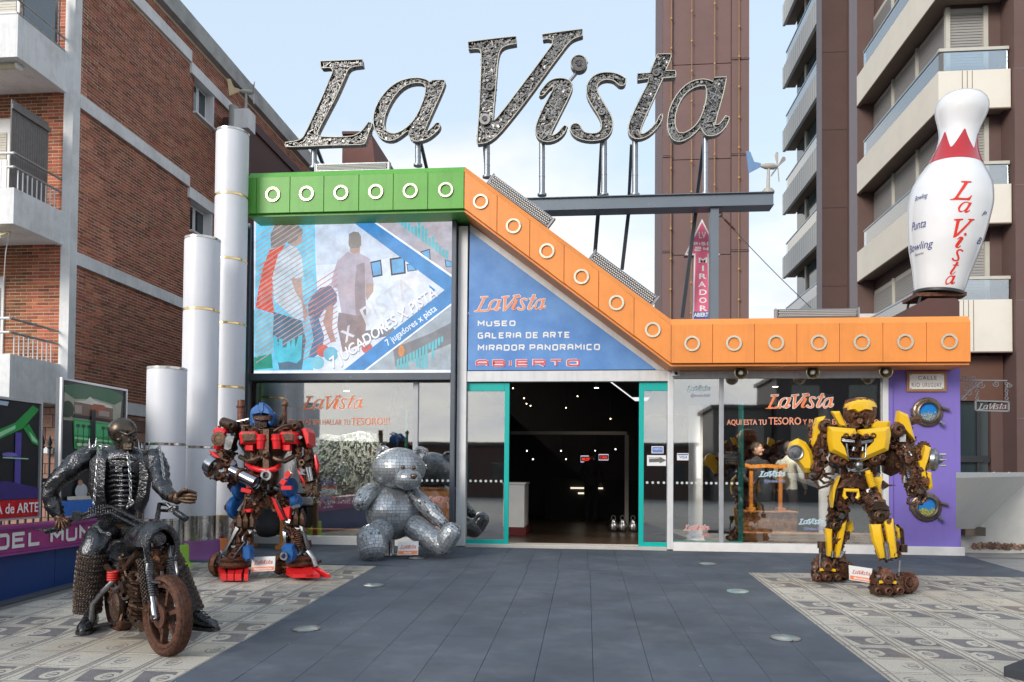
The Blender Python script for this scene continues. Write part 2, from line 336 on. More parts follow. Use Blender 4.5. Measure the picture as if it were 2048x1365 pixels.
# the logo: same letters set closer, unit = cap height of V, origin at lower left, y up
LOGO = []
for k, dx in (('L', 0), ('a', -14), ('V', -52), ('i', -78), ('s', -78), ('t', -78), ('A', -78)):
    sc = .84 if k == 'V' else 1.
    for c in GLYPH[k]:
        LOGO.append([(((p.x - 575) * 1. + dx) / 190 if k != 'V' else ((940 + (p.x - 940) * .86 - 575) + dx) / 190, (296 - (p.y if k != 'V' else 293 + (p.y - 293) * .8)) / 190) for p in c])
_lm = {}
def logo_mesh(offset):
    if offset not in _lm: _lm[offset] = curve_mesh('logo_letters', LOGO, 0., offset)
    return _lm[offset]
LOGO_W = max(p[0] for c in LOGO for p in c)
def logo(parent, org, ux, uz, width, m_fill, m_edge=None, out=None, name='logo_lettering', edge=.022):
    """La Vista wordmark on a plane; org lower left; out: viewer direction."""
    k = width / LOGO_W; M = face_mtx(org, ux, uz); out = V(out); res = []
    for off, mm, lift in ((edge, m_edge, .002), (0., m_fill, .005)):
        if mm is None: continue
        me = logo_mesh(off).copy(); me.transform(Matrix.Scale(k, 4)); me.transform(M); me.transform(Matrix.Translation(out * lift)); me.materials.clear(); me.materials.append(mm)
        o = bpy.data.objects.new(name if mm is m_fill else 'logo_outline', me); COL.objects.link(o)
        if parent: attach(o, parent)
        res.append(o)
    return res
# ================================================================== GROUND
ASPH = mat('concrete_ground', (.21, .205, .195), .9, var=.2, scale=3, bump=.4, bscale=60, grime=.5)
g = MB()
for y0, y1 in ((-400, -16), (-16, 0), (0, 400)):
    z0, z1 = gz(max(y0, -16)) - .05, gz(max(y1, -16)) - .05
    g.poly([(-400, y0, z0), (400, y0, z0), (400, y1, z1), (-400, y1, z1)])
tag(g.build('ground', ASPH), kind='structure')
# dark rubber forecourt: base sheet + single tiles
RUB = mat('slate_rubber', (.082, .099, .125), .9, var=.2, scale=1.3, bump=.5, bscale=130, rand=.06, grime=.75, col2=(.125, .138, .16), spread=(.5, .75), bdist=.004, specks=.8)
JOINT = mat('rubber_joint', (.058, .069, .086), .95)
b = MB()
def sheet(mb, x0, x1, y0, y1, dz): mb.poly([(x0, y0, gz(y0) + dz), (x1, y0, gz(y0) + dz), (x1, y1, gz(y1) + dz), (x0, y1, gz(y1) + dz)])
sheet(b, -2.66, 2.0, -16, -2.19, -.018); sheet(b, -5.55, 5.53, -2.19, .6, -.018)
sheet(b, -5.70, -5.51, -16, -2.19, -.006)
path = tag(b.build('path', JOINT), kind='structure')
SLA = math.atan(SLOPE)
def tile_mesh(name, sx, sy, mt, bev=.003):
    mb = MB(); h = .012; x, y = sx / 2, sy / 2
    mb.hexa([(-x, -y, -h), (x, -y, -h), (x, y, -h), (-x, y, -h), (-x + bev, -y + bev, 0), (x - bev, -y + bev, 0), (x - bev, y - bev, 0), (-x + bev, y - bev, 0)])
    me = bpy.data.meshes.new(name); me.from_pydata([tuple(v) for v in mb.v], [], mb.f); me.materials.append(mt); return me
TX, TY = .388, .392
rt = tile_mesh('rubber_tile', TX - .0010, TY - .0008, RUB, .0015)
far = MB(); rest = random.Random(3)
for i in range(12):
    for j in range(24):
        x = -2.66 + TX * (i + .5); y = -2.19 - TY * (j + .5)
        if j < 13: inst('rubber_tile', rt, path, (x, y, gz(y) - .001 + rest.uniform(-.0012, .0012)), (SLA, 0, 0))
        else: far.b2((x - TX / 2 + .002, y - TY / 2 + .002, gz(y) - .02), (x + TX / 2 - .002, y + TY / 2 - .002, gz(y) - .001))
for i in range(28):
    for j in range(5):
        x = -5.40 + TX * (i + .5); y = -TY * (j + .5) - .16
        if -y < .2 and i % 9 == 5: pass
        inst('rubber_tile', rt, path, (x, y, gz(y) - .001 + rest.uniform(-.0012, .0012)), (SLA, 0, 0), (1, .995, 1))
tag(far.build('rubber_tiling', RUB, path), kind='stuff')
# patterned hydraulic tiles: four kinds of print
def tile_material(name, dark_main, hook_right):
    M = bpy.data.materials.new(name); M.use_nodes = True; t = NT(M.node_tree); bs = t.n['Principled BSDF']
    co = t.node('ShaderNodeTexCoord').outputs['Object']; sp = t.node('ShaderNodeSeparateXYZ'); t.l.new(co, sp.inputs[0])
    pos = t.node('ShaderNodeNewGeometry').outputs['Position']
    wob = t.math('MULTIPLY', t.math('SUBTRACT', t.noise(pos, 22, 3), .5), .016)
    u = t.math('ADD', t.math('ADD', t.math('DIVIDE', sp.outputs[0], .385), .5), wob); v = t.math('ADD', t.math('ADD', t.math('DIVIDE', sp.outputs[1], .36), .5), wob)
    def within(x, a, b_): return t.math('MULTIPLY', t.math('GREATER_THAN', x, a), t.math('LESS_THAN', x, b_))
    def OR(a, b_): return t.math('MAXIMUM', a, b_)
    stripe = OR(within(u, .03, .085), OR(within(u, .165, .20), within(u, .955, .985)))
    line = OR(within(v, .035, .07), within(v, .955, .985))
    main = t.math('MULTIPLY', within(t.math('ADD', u, t.math('MULTIPLY', t.math('SUBTRACT', v, .5), .22)), .30, .93), within(v, .14, .90))
    uc = .76 if hook_right else .42
    du = t.math('DIVIDE', t.math('SUBTRACT', u, uc), .18); dv = t.math('DIVIDE', t.math('SUBTRACT', v, .50), .25)
    rr = t.math('SQRT', t.math('ADD', t.math('MULTIPLY', du, du), t.math('MULTIPLY', dv, dv)))
    inside = t.math('LESS_THAN', rr, 1.)
    cut = t.math('GREATER_THAN', du, .35) if not hook_right else t.math('LESS_THAN', du, -.35)
    inner = OR(t.math('MULTIPLY', within(rr, .40, .58), t.math('SUBTRACT', 1., cut)), t.math('MULTIPLY', t.math('LESS_THAN', rr, .5), within(v, .47, .53)))
    edge = t.math('MULTIPLY', within(rr, .84, 1.), t.math('SUBTRACT', 1., t.math('MULTIPLY', cut, within(v, .56, .95))))
    if dark_main:   # dark field, pale hook
        dk = t.math('MULTIPLY', main, t.math('SUBTRACT', 1., t.math('MULTIPLY', inside, t.math('SUBTRACT', 1., inner))))
    else:           # pale field, dark hook
        dk = t.math('MULTIPLY', main, t.math('ADD', t.math('MULTIPLY', OR(edge, inner), .85), .05))
    dk = OR(t.math('MULTIPLY', OR(stripe, line), .8), dk)
    dk = t.math('MULTIPLY', dk, t.maprange(t.noise(pos, 2.6, 4), .3, .7, .82, 1.12), clamp=True)        # worn print
    sp_l = t.ramp(t.noise(pos, 190, 2, .5), (.35, (.31, .285, .245)), (.62, (.60, .56, .48)))
    sp_d = t.ramp(t.noise(pos, 170, 2, .5), (.36, (.07, .068, .075)), (.66, (.24, .225, .23)))
    c = t.mix(dk, sp_l, sp_d)
    c = t.mix(t.math('MULTIPLY', t.ramp(t.noise(pos, .9, 6, .65), (.52, 0.), (.72, 1.)), .5), c, t.mix(.5, c, (.50, .34, .17)))      # rust wash
    c = t.mix(t.math('MULTIPLY', t.ramp(t.noise(pos, 1.7, 7, .7), (.56, 0.), (.74, 1.)), .45), c, (.20, .20, .20))
    hsv = t.node('ShaderNodeHueSaturation'); t.l.new(t.maprange(t.node('ShaderNodeObjectInfo').outputs['Random'], 0, 1, .84, 1.12), hsv.inputs['Value']); t.l.new(c, hsv.inputs['Color']); c = hsv.outputs[0]
    t.l.new(c, bs.inputs['Base Color']); bs.inputs['Roughness'].default_value = .8
    bp = t.node('ShaderNodeBump'); bp.inputs['Strength'].default_value = .4; bp.inputs['Distance'].default_value = .003
    t.l.new(t.noise(pos, 180, 3), bp.inputs['Height']); t.l.new(bp.outputs[0], bs.inputs['Normal']); return M
PX_, PY_ = .385, .36
tms = [tile_mesh('paving_tile', PX_ - .005, PY_ - .005, tile_material('printed_tile_%d' % i, dm, hr), .002) for i, (dm, hr) in enumerate(((False, False), (True, True), (True, False), (False, True)))]
GROUT = mat('grout', (.15, .145, .135), .95)
for nm, x0, nx, y0, ny, dirx in (('left', -2.66, 8, -2.19, 18, -1), ('right', 2.0, 13, -2.06, 17, 1)):
    base = MB(); xa, xb = sorted((x0, x0 + dirx * nx * PX_)); xa = max(xa, -5.51)
    sheet(base, xa, xb, -16, y0, -.012); pv = tag(base.build('paving', GROUT), kind='structure')
    rest_t = MB()
    for i in range(nx):
        for j in range(ny + 6):
            x = x0 + dirx * PX_ * (i + .5); y = y0 - PY_ * (j + .5)
            if x - PX_ / 2 < -5.6: continue
            sx = 1.
            if x - PX_ / 2 < -5.52: sx = (x + PX_ / 2 + 5.512) / PX_; x = (x + PX_ / 2 - 5.512) / 2
            if j < ny: inst('paving_tile', tms[(j + (i // 9)) % 4], pv, (x, y, gz(y) + rest.uniform(-.001, .001)), (SLA, 0, 0), (sx, 1, 1))
# the concrete pavement beside the shop, with its joint to the rubber
pvm = MB(); pvm.b2((5.545, -2.06, -.08), (14, 4.5, -.004)); pvm.v = [V((p.x, p.y, (gz(p.y) - .004) if p.z > -.05 else p.z)) for p in pvm.v]
tag(pvm.build('pavement', mat('grey_screed', (.33, .325, .315), .9, var=.2, scale=9, bump=.4, bscale=90, grime=.4)), kind='structure')
# in-ground lamps
LGL = mat('lamp_glass_disc', (.20, .27, .28), .3, var=.25, scale=14, spec=.8)
for k, (lx, ly, lab) in enumerate(((-2.316, -5.62, 'steel rimmed glass floor lamp nearest the motorcycle sculpture'), (-2.314, -3.56, 'round glass floor lamp at the dark path edge beside the red robot'), (-2.298, -1.46, 'round floor lamp in front of the metal teddy bear'),
                                   (1.608, -1.46, 'round floor lamp in front of the glass door on the window side'), (1.622, -3.42, 'chipped teal floor lamp at the corner of the pale paving'), (1.604, -5.48, 'large pale floor lamp closest to the camera on the window side'))):
    L = thing('floor_lamp', lab, 'floor lamp', (lx, ly, gz(ly)), 'floor lamps set into the dark path')
    mb = MB(); n = V((0, -SLOPE, 1)).normalized(); c = V((lx, ly, gz(ly)))
    mb.lathe(c - n * .02, [(.098, 0), (.098, .024), (.092, .026), (.01, .027)], n, 28); mb.build('lens', LGL, L, 30)
    mb = MB(); mb.band(c - n * .01, n, .098, .115 if k else .118, .0165, 32); mb.build('rim', STEEL if k != 4 else mat('green_patina', (.2, .33, .3), .6), L)
    mb = MB()
    for q in range(3): a = 2.1 * q + k; mb.bolt(c + V((math.cos(a) * .107, math.sin(a) * .107, .004)), n, .006)
    mb.build('screws', STEEL, L)['kind'] = 'stuff'
slab = MB(); z0 = gz(-6.4); slab.prism([(2.80, -6.38, z0 - .02), (3.30, -5.9, z0 - .02), (4.4, -6.9, z0 - .02), (3.7, -7.6, z0 - .02)], (0, 0, .09))
tag(slab.build('rubber_block', mat('black_rubber', (.03, .034, .042), .8, bump=.3, bscale=90), None, None, .012), 'corner of a dark rubber slab lying on the patterned paving', 'slab')
# ================================================================== THE SHOP
shop = thing('shop_building', 'colourful shop building with green and orange zigzag fascia and glass front', 'shop', (0, 0, 0))
GREEN = mat('green_fascia', (.115, .38, .055), .45, var=.08, scale=2.5, grime=.3, streak=.35)
ORANGE = mat('orange_fascia', (.80, .275, .058), .45, var=.08, scale=2.5, grime=.22, streak=.25)
PURPLE = mat('purple_wall', (.185, .135, .46), .7, var=.05, scale=2, bump=.08, bscale=60, grime=.15, streak=.15)
ALU = mat('white_aluminium', (.66, .665, .68), .4, metal=.1, var=.05, grime=.2, streak=.3)
GREYALU = mat('grey_aluminium', (.36, .37, .40), .4, metal=.3)
TEAL = mat('teal_frame', (.0, .40, .36), .35, var=.06)
PLINTH = mat('white_plinth', (.72, .70, .69), .6, var=.06, grime=.25)
WIN = glass('shop_glass', (.96, .98, .98), .31)
FY = -.6
# --- fascia: core, panels with rings, cap, soffit
GX = [P(x, 390, FY).x for x in (496, 512.7, 579.8, 647.5, 717.5, 786.4, 855.5, 926.8)]; GX[-1] = -1.838
ZT1, ZB1, ZT2, ZB2 = 5.625, 5.07, 3.295, 2.735        # panel top / bottom, upper and lower run
OX = [-1.834] + [P(x, 560, FY).x for x in (993, 1059, 1128, 1197.6, 1268.6)] + [1.215]
FX = [1.215 + (5.335 - 1.215) / 7 * k for k in range(8)]
def zt(x): t = (x + 1.834) / (1.215 + 1.834); return ZT1 + (ZT2 - ZT1) * min(max(t, 0), 1)
def zb(x): t = (x + 1.834) / (1.215 + 1.834); return ZB1 + (ZB2 - ZB1) * min(max(t, 0), 1)
runs = []
for xs, mt, rk in ((GX, GREEN, 'g'), (OX, ORANGE, 's'), (FX, ORANGE, 'f')):
    for i, (a, b_) in enumerate(zip(xs, xs[1:])): runs.append((a, b_, mt, rk, i))
ring_proto = MB(); ring_proto.band((0, 0, 0), (0, -1, 0), .083, .112, .022, 36)
for q in range(8):
    a = q * math.pi / 4 + .2; ring_proto.bolt((math.cos(a) * .0975, -.022, math.sin(a) * .0975), (0, -1, 0), .006)
ring_me = ring_proto.build('ring', BRASS).data; bpy.data.objects.remove(bpy.data.objects['ring'])
ring_g = ring_me.copy(); ring_g.materials.clear(); ring_g.materials.append(GOLD)
for a, b_, mt, rk, i in runs:
    g_ = .004; mb = MB(); ps = [(a + g_, FY, zb(a) + .004), (b_ - g_, FY, zb(b_) + .004), (b_ - g_, FY, zt(b_)), (a + g_, FY, zt(a))]
    mb.prism([V(p) for p in ps][::-1], (0, .03, 0)); pn = mb.build('fascia_panel', mt, shop, None, .004)
    if not (rk == 'g' and i == 0):
        cx = (a + b_) / 2; r_ = inst('ring', ring_g if (rk, i) == ('g', 1) else ring_me, None, (cx, FY, (zt(cx) + zb(cx)) / 2 + .005)); attach(r_, pn)
def strip(mt, nm, pts_x, top, bot, y0, y1, ytop=None):
    mb = MB()
    for a, b_ in zip(pts_x, pts_x[1:]):
        mb.hexa([(a, y0, bot(a)), (b_, y0, bot(b_)), (b_, y1, bot(b_)), (a, y1, bot(a)), (a, ytop or y0, top(a)), (b_, ytop or y0, top(b_)), (b_, y1, top(b_)), (a, y1, top(a))])
    return mb.build(nm, mt, shop)
for nm, xs, mt in (('green_fascia', [GX[0], -1.8361], GREEN), ('sloping_fascia', [-1.8359, 1.215], ORANGE), ('orange_fascia', [1.2152, 5.335], ORANGE)):
    strip(mt, 'fascia_core', xs, lambda x: zt(x) - .002, lambda x: zb(x) + .006, FY + .02, -.02)
    strip(mt, 'fascia_cap', xs, lambda x: zt(x) + .095, lambda x: zt(x), FY + .002, -.02, FY + .07)
    strip(mt, 'soffit', xs, lambda x: zb(x) + .002, lambda x: zb(x) - .035, FY + .05, .05)
# roof behind the fascia
ROOF = mat('roof_sheet', (.22, .22, .23), .8)
mb = MB()
mb.hexa([(-5.1, 0, 5.55), (-1.84, 0, 5.55), (-1.84, 9, 5.55), (-5.1, 9, 5.55), (-5.1, 0, 5.62), (-1.84, 0, 5.62), (-1.84, 9, 5.62), (-5.1, 9, 5.62)])
mb.hexa([(1.22, 0, 3.2), (5.3, 0, 3.2), (5.3, 9, 3.2), (1.22, 9, 3.2), (1.22, 0, 3.27), (5.3, 0, 3.27), (5.3, 9, 3.27), (1.22, 9, 3.27)])
mb.build('flat_roof', ROOF, shop)
# sloping roof, with a long skylight slot
def zr(x): return 5.55 + (3.2 - 5.55) * (x + 1.84) / 3.06
for x0, x1, y0, y1 in ((-1.84, .35, 0, 9), (.35, .75, 0, 1.6), (.35, .75, 5.5, 9), (.75, 1.22, 0, 9)):
    mb = MB(); mb.hexa([(x0, y0, zr(x0)), (x1, y0, zr(x1)), (x1, y1, zr(x1)), (x0, y1, zr(x0)), (x0, y0, zr(x0) + .07), (x1, y0, zr(x1) + .07), (x1, y1, zr(x1) + .07), (x0, y1, zr(x0) + .07)]); mb.build('sloping_roof', ROOF, shop)
mb = MB(); mb.poly([(.35, 1.6, zr(.35) + .03), (.75, 1.6, zr(.75) + .03), (.75, 5.5, zr(.75) + .03), (.35, 5.5, zr(.35) + .03)]); mb.build('skylight', glass('sky_glass', (.8, .88, .95), .1), shop)
# --- posts and beams of the front (each a part)
def post(nm, mt, a, b_, bev=.006): mb = MB(); mb.b2(a, b_); return mb.build(nm, mt, shop, None, bev)
post('green_post', mat('deep_green_wall', (.045, .19, .03), .5), (-5.46, -.52, 0), (-5.405, .1, 5.06))
post('steel_post', DGREY, (-5.40, -.20, 0), (-5.315, -.10, 5.06)); post('steel_post', DGREY, (-2.085, -.20, .0), (-2.015, -.10, 5.06))
post('steel_beam', DGREY, (-5.314, -.19, 2.56), (-2.086, -.11, 2.672))
post('white_post', ALU, (-2.005, -.07, 0), (-1.855, .06, 4.98)); post('white_post', ALU, (1.226, -.06, 0), (1.312, .06, 2.70)); post('white_post', ALU, (4.357, -.06, .0), (4.434, .06, 2.70))
post('white_beam', ALU, (-1.854, -.05, 2.545), (1.30, .06, 2.712)); post('white_beam', ALU, (1.313, -.05, 2.588), (4.356, .06, 2.698))
mb = MB(); mb.prism([(-1.83, -.03, 5.02), (-1.83, -.03, 4.90), (1.05, -.03, 2.72), (1.22, -.03, 2.72)][::-1], (0, .06, 0)); mb.build('white_rake', ALU, shop)
post('grey_mullion', GREYALU, (-2.705, -.03, .11), (-2.622, .04, 2.56)); post('grey_mullion', GREYALU, (2.0, -.03, .10), (2.062, .04, 2.588))
post('plinth', PLINTH, (-5.314, -.075, -.02), (-2.006, .08, .112)); post('plinth', PLINTH, (1.313, -.085, -.02), (4.43, .08, .112)); post('threshold', mat('stone_step', (.46, .44, .41), .6), (-1.854, -.06, -.02), (1.225, .30, .035))
mb = MB(); mb.b2((4.434, -.02, .105), (5.455, .14, 2.76)); mb.b2((5.30, .14, 0), (5.455, 9, 3.15)); mb.build('purple_wall', PURPLE, shop)
post('plinth', PLINTH, (4.432, -.10, -.02), (5.475, .15, .108))
post('purple_return', PURPLE, (4.436, -.05, .11), (4.50, -.021, 2.735))
def pane(x0, x1, z0, z1, y=0., parent=shop, nm='window_pane', m_=None):
    mb = MB(); mb.b2((x0, y, z0), (x1, y + .012, z1)); return mb.build(nm, m_ or WIN, parent)
pL = pane(-5.314, -2.706, .113, 2.559, -.005); pL2 = pane(-2.621, -2.086, .113, 2.559, .006)
pR1 = pane(1.313, 1.999, .113, 2.587, .004); pR2 = pane(2.063, 4.356, .113, 2.587, -.004)
# teal sliding doors: leaf > frame, pane
def leaf(x0, x1, z0, z1, y, st, top, bot, label):
    L = bpy.data.objects.new('door_leaf', None); COL.objects.link(L); attach(L, shop); L['label'] = label
    for a, b_ in st: mb = MB(); mb.b2((a, y - .02, z0), (b_, y + .02, z1)); mb.build('door_stile', TEAL, None, None, .004).parent = L
    xa = min(b_ for a, b_ in st) if st[0][0] <= x0 + .01 else x0; xb = max(a for a, b_ in st) if st[-1][1] >= x1 - .01 else x1
    for za, zb_ in ((z0, z0 + bot), (z1 - top, z1)): mb = MB(); mb.b2((xa + .001, y - .019, za), (xb - .001, y + .019, zb_)); mb.build('door_rail', TEAL, None, None, .004).parent = L
    mb = MB(); mb.b2((xa, y - .006, z0 + bot), (xb, y + .006, z1 - top)); mb.build('door_pane', WIN, None).parent = L
    return L
dl = leaf(-1.853, -1.19, .0, 2.535, -.085 + .11, [(-1.265, -1.19)], .13, .10, 'teal framed sliding leaf beside the blue sign post')
dr = leaf(.80, 1.225, .0, 2.535, .025, [(.80, .875)], .13, .10, 'narrow teal framed sliding leaf with arrow notice')
post('teal_edge', TEAL, (2.305, .10, .115), (2.375, .14, 2.24)); post('teal_edge', TEAL, (-2.86, .09, .115), (-2.82, .13, 2.12))
post('teal_sill', TEAL, (1.32, .03, .1135), (2.36, .08, .135)); post('wood_sill', mat('varnished_wood', (.30, .13, .045), .4, var=.25, scale=9), (-5.31, .25, .02), (-2.72, .5, .20)); post('wood_sill', MATS['varnished_wood'], (2.39, .2, .02), (4.35, .5, .25))
# a row of white dots across the glass
dot = MB(); dot.lathe((0, 0, 0), [(.020, 0), (.020, .001)], (0, -1, 0), 16)
dot_me = dot.build('safety_dot', mat('dot_film', (.50, .53, .53), .6)).data; bpy.data.objects.remove(bpy.data.objects['safety_dot'])
for x0, x1, y, pr in ((-1.83, -1.27, .015, dl), (.885, 1.22, .015, dr), (1.34, 1.99, .002, pR1), (2.07, 2.30, -.006, pR2), (-2.60, -2.10, .003, pL2)):
    k = int((x1 - x0) / .0715)
    for i in range(k): o = inst('safety_dot', dot_me, None, (x0 + (i + .5) * (x1 - x0) / k, y - .004, 1.005)); o.parent = pr
# --- interior shell
DARKW = mat('interior_wall', (.045, .04, .04), .8); IFLOOR = mat('interior_floor', (.045, .028, .018), .3, var=.3, scale=3, col2=(.07, .045, .028))
mb = MB(); mb.poly([(-5.4, .15, .005), (5.3, .15, .005), (5.3, 9, .005), (-5.4, 9, .005)]); mb.build('interior_floor', IFLOOR, shop)
mb = MB(); mb.poly([(-5.4, 9, 0), (5.3, 9, 0), (5.3, 9, 3.1), (1.3, 9, 3.1), (-1.84, 9, 5.5), (-5.4, 9, 5.5)]); mb.poly([(-5.39, .1, 0), (-5.39, 9, 0), (-5.39, 9, 5.5), (-5.39, .1, 5.5)])
mb.poly([(-5.39, .12, 2.70), (-2.0, .12, 2.70), (-2.0, .12, 5.5), (-5.39, .12, 5.5)]); mb.poly([(-5.39, .13, 2.68), (-2.0, .13, 2.68), (-2.0, 9, 2.68), (-5.39, 9, 2.68)]); mb.poly([(1.3, .13, 2.72), (5.29, .13, 2.72), (5.29, 9, 2.72), (1.3, 9, 2.72)])
mb.poly([(5.29, .15, 0), (5.29, 9, 0), (5.29, 9, 3.1), (5.29, .15, 3.1)]); mb.poly([(-1.84, .04, 2.72), (1.05, .04, 2.72), (-1.84, .04, 4.9)])
mb.build('interior_wall', DARKW, shop)
# --- writing on the glass
VINO = mat('orange_vinyl', (.80, .22, .08), .5, var=.03); VINW = mat('white_vinyl', (.78, .78, .78), .5, var=.03); VINB = mat('blue_vinyl', (.30, .55, .68), .5); VINR = mat('red_vinyl', (.62, .10, .10), .5); VINT = mat('teal_vinyl', (.10, .38, .36), .5); VINN = mat('navy_vinyl', (.12, .16, .42), .5)
OUT = V((0, -1, 0)); XX = V((1, 0, 0)); ZZ_ = V((0, 0, 1))
def at(x, y, Y): return P(x, y, Y)
def logo_at(parent, x0, y0, x1, Y, mf, me_, **k): a, b_ = P(x0, y0, Y), P(x1, y0, Y); logo(parent, a, XX, ZZ_, b_.x - a.x, mf, me_, OUT, **k)
def words(parent, s, x0, y0, x1, h, Y, mt, edge=None, shear=0., bold=.0, nm='lettering'):
    a, b_ = P(x0, y0, Y), P(x1, y0, Y); sz = (a.z - P(x0, y0 + h, Y).z) / .73
    if edge: text_obj(nm + '_outline', s, face_mtx(a + OUT * .003, XX, ZZ_), sz, edge, parent, .0003, shear, bold + sz * .012, b_.x - a.x)
    text_obj(nm, s, face_mtx(a + OUT * .0055, XX, ZZ_), sz, mt, parent, .0003, shear, bold, b_.x - a.x)
logo_at(pL, 602, 820, 726, -.005, VINO, VINW, edge=.034); logo_at(pR2, 1531, 818, 1667, -.004, VINO, VINW, edge=.034)
words(pL, 'NO TE VAYAS SIN HALLAR TU', 556, 849.5, 699, 11, -.005, VINO, VINW); words(pL, 'TESORO!!!', 702, 850.5, 778, 15.5, -.005, VINO, VINW)
words(pR2, 'AQUI ESTA TU', 1454, 850, 1533, 11, -.004, VINO, VINW); words(pR2, 'TESORO', 1537, 849.5, 1602, 15, -.004, VINO, VINW); words(pR2, 'Y PUEDES ENCONTRARLO', 1606, 849.5, 1758, 11, -.004, VINO, VINW)
for pr, x0, y0, x1, Y, c1 in ((pR1, 1371, 783, 1421, .004, VINB), (pR1, 1368, 1061, 1418, .004, VINR), (pR2, 1518, 954, 1570, -.004, VINB), (pR2, 1597, 1049, 1648, -.004, VINB), (pL, 637, 987, 673, -.005, VINT), (pL2, 855, 1004, 901, .006, VINR)):
    logo_at(pr, x0, y0, x1, Y, c1, VINW, edge=.05); k = (x1 - x0)
    words(pr, '@lavista', x0 + k * .2, y0 + 11, x0 + k * .70, 6, Y, VINN, VINW); words(pr, '360', x0 + k * .72, y0 + 11, x0 + k * .97, 6, Y, VINR if c1 is not VINB else VINN, VINW)
# notices on the glass
def notice(nm, pr, x0, y0, x1, y1, Y, mt):
    a, b_ = P(x0, y1, Y), P(x1, y0, Y); mb = MB(); mb.b2((a.x, Y - .004, a.z), (b_.x, Y - .002, b_.z)); o = mb.build(nm, mt, None); o.parent = pr; return o
PAPER = mat('white_paper', (.72, .72, .72), .7, var=.03); BLUEP = mat('blue_card', (.12, .2, .5), .6)
n_ = notice('arrow_notice', dr, 1294, 911, 1332, 932, .018, PAPER)
mb = MB(); a = P(1298, 927, .010); k = .165 / 36; ax = [(0, 2), (18, 3), (18, 0), (30, 7), (18, 14), (18, 11), (0, 10)]
mb.poly([(a.x + x * .0088, .0115, a.z + z * .0068) for x, z in ax]); o = mb.build('arrow', mat('grey_print', (.12, .12, .12), .6), None); o.parent = dr
text_obj('notice_words', 'Puerta corrediza', face_mtx(P(1297, 917, .0115), XX, ZZ_), .034, MATS['grey_print'], None, .0002, 0, 0, .2).parent = dr
c_ = notice('card_notice', dr, 1303, 893, 1327, 907, .018, PAPER); c_ = notice('card_print', dr, 1304.5, 894.5, 1325.5, 905.5, .0155, BLUEP)
text_obj('card_words', 'TARJETAS', face_mtx(P(1306, 900, .011), XX, ZZ_), .035, PAPER, None, .0002, 0, 0, .13).parent = dr
c_ = notice('card_sticker', pR1, 1354, 907, 1377, 921, .004, PAPER); text_obj('card_words', 'VISA', face_mtx(P(1358, 917.5, -.003), XX, ZZ_), .06, mat('blue_print', (.06, .09, .35), .6), None, .0002, .2, .0006, .115).parent = pR1
mb = MB(); a, b_ = P(1355, 910.5, -.0025), P(1376, 908.5, -.0025); mb.b2((a.x, -.0035, a.z), (b_.x, -.003, b_.z)); mb.build('card_stripe', MATS['blue_print'], None).parent = pR1
o_ = notice('open_hours_notice', pR2, 1449.5, 902, 1479, 930, .05, mat('dark_film', (.05, .055, .06), .5))
for i, s_ in enumerate(('PROHIBIDO EL', 'INGRESO', 'EL INGRESO DE', 'ANIMALES Y', 'ALIMENTOS.')): text_obj('notice_words', s_, face_mtx(P(1451, 907 + i * 5.2, .044), XX, ZZ_), .036, VINW, None, .0002, 0, 0, .16 if i != 1 else .09).parent = pR2
# ================================================================== LED SCREEN
SY = -.125
scr = thing('led_screen', 'bright outdoor video screen showing bowling players, under the green fascia', 'screen', P(708, 748, SY))
def em(nm, c, s=.47):
    key = 'led_' + nm
    if key in MATS: return MATS[key]
    M = emit(key, c, s); t = NT(M.node_tree); pos = t.node('ShaderNodeNewGeometry').outputs['Position']; b = t.n['Principled BSDF']
    soft = t.ramp(t.noise(pos, 5.5, 6, .62), (.32, .78), (.68, 1.14)); hue = t.mix(t.noise(pos, 2.4, 3), (.86, .98, 1.12), (1.14, 1.0, .92))
    t.l.new(t.mix(1., t.mix(1., c, soft, 'MULTIPLY'), hue, 'MULTIPLY'), b.inputs['Emission Color']); return M
def S(cx, cy, l): p = P(480 + cx * .2638, 420 + cy * .2638, SY); return V((p.x, SY - .0022 * l, p.z))
def spoly(nm, pts, mt, l): mb = MB(); mb.poly([S(x, y, l) for x, y in pts]); return mb.build(nm, mt, scr)
mb = MB(); a, b_ = S(104, 1246, 0), S(1622, 58, 0); mb.b2((a.x, SY + .001, a.z), (b_.x, SY + .06, b_.z)); mb.build('screen_body', BLACK, scr)
spoly('picture_ground', [(106, 84), (1620, 44), (1612, 1218), (106, 1222)], em('white', (.74, .82, .95), .5), .3)
spoly('white_strip', [(106, 1222), (1612, 1218), (1613, 1246), (104, 1246)], em('pure', (.86, .89, .92), .55), .4)
spoly('cyan_wall', [(122, 84), (568, 72), (575, 420), (590, 700), (555, 1216), (108, 1220)], em('cyan', (.16, .58, .80), .55), 1)
spoly('pale_wall', [(570, 74), (820, 68), (1200, 350), (985, 395), (580, 420)], em('pale', (.62, .72, .85)), 1)
spoly('grey_hall', [(965, 60), (1620, 44), (1614, 500)], em('mauve', (.52, .50, .56)), 1)
spoly('lane', [(945, 1214), (1614, 715), (1612, 1214)], em('lane', (.42, .49, .54)), 1)
spoly('dark_hall', [(1440, 940), (1612, 850), (1612, 1010), (1180, 1190), (1160, 1050)], em('lane2', (.24, .25, .28)), 1.4)
for pts, c in (([(880, 925), (1160, 890), (1190, 940), (900, 1010)], 'lane2'),): spoly('bench', pts, em(c, (0, 0, 0)), 1.5)
hair = em('hair', (.27, .25, .23)); skin = em('skin', (.50, .36, .31)); spoly('figure_hair', [(236, 290), (232, 190), (262, 120), (330, 95), (372, 100), (360, 240), (300, 285)], hair, 2)
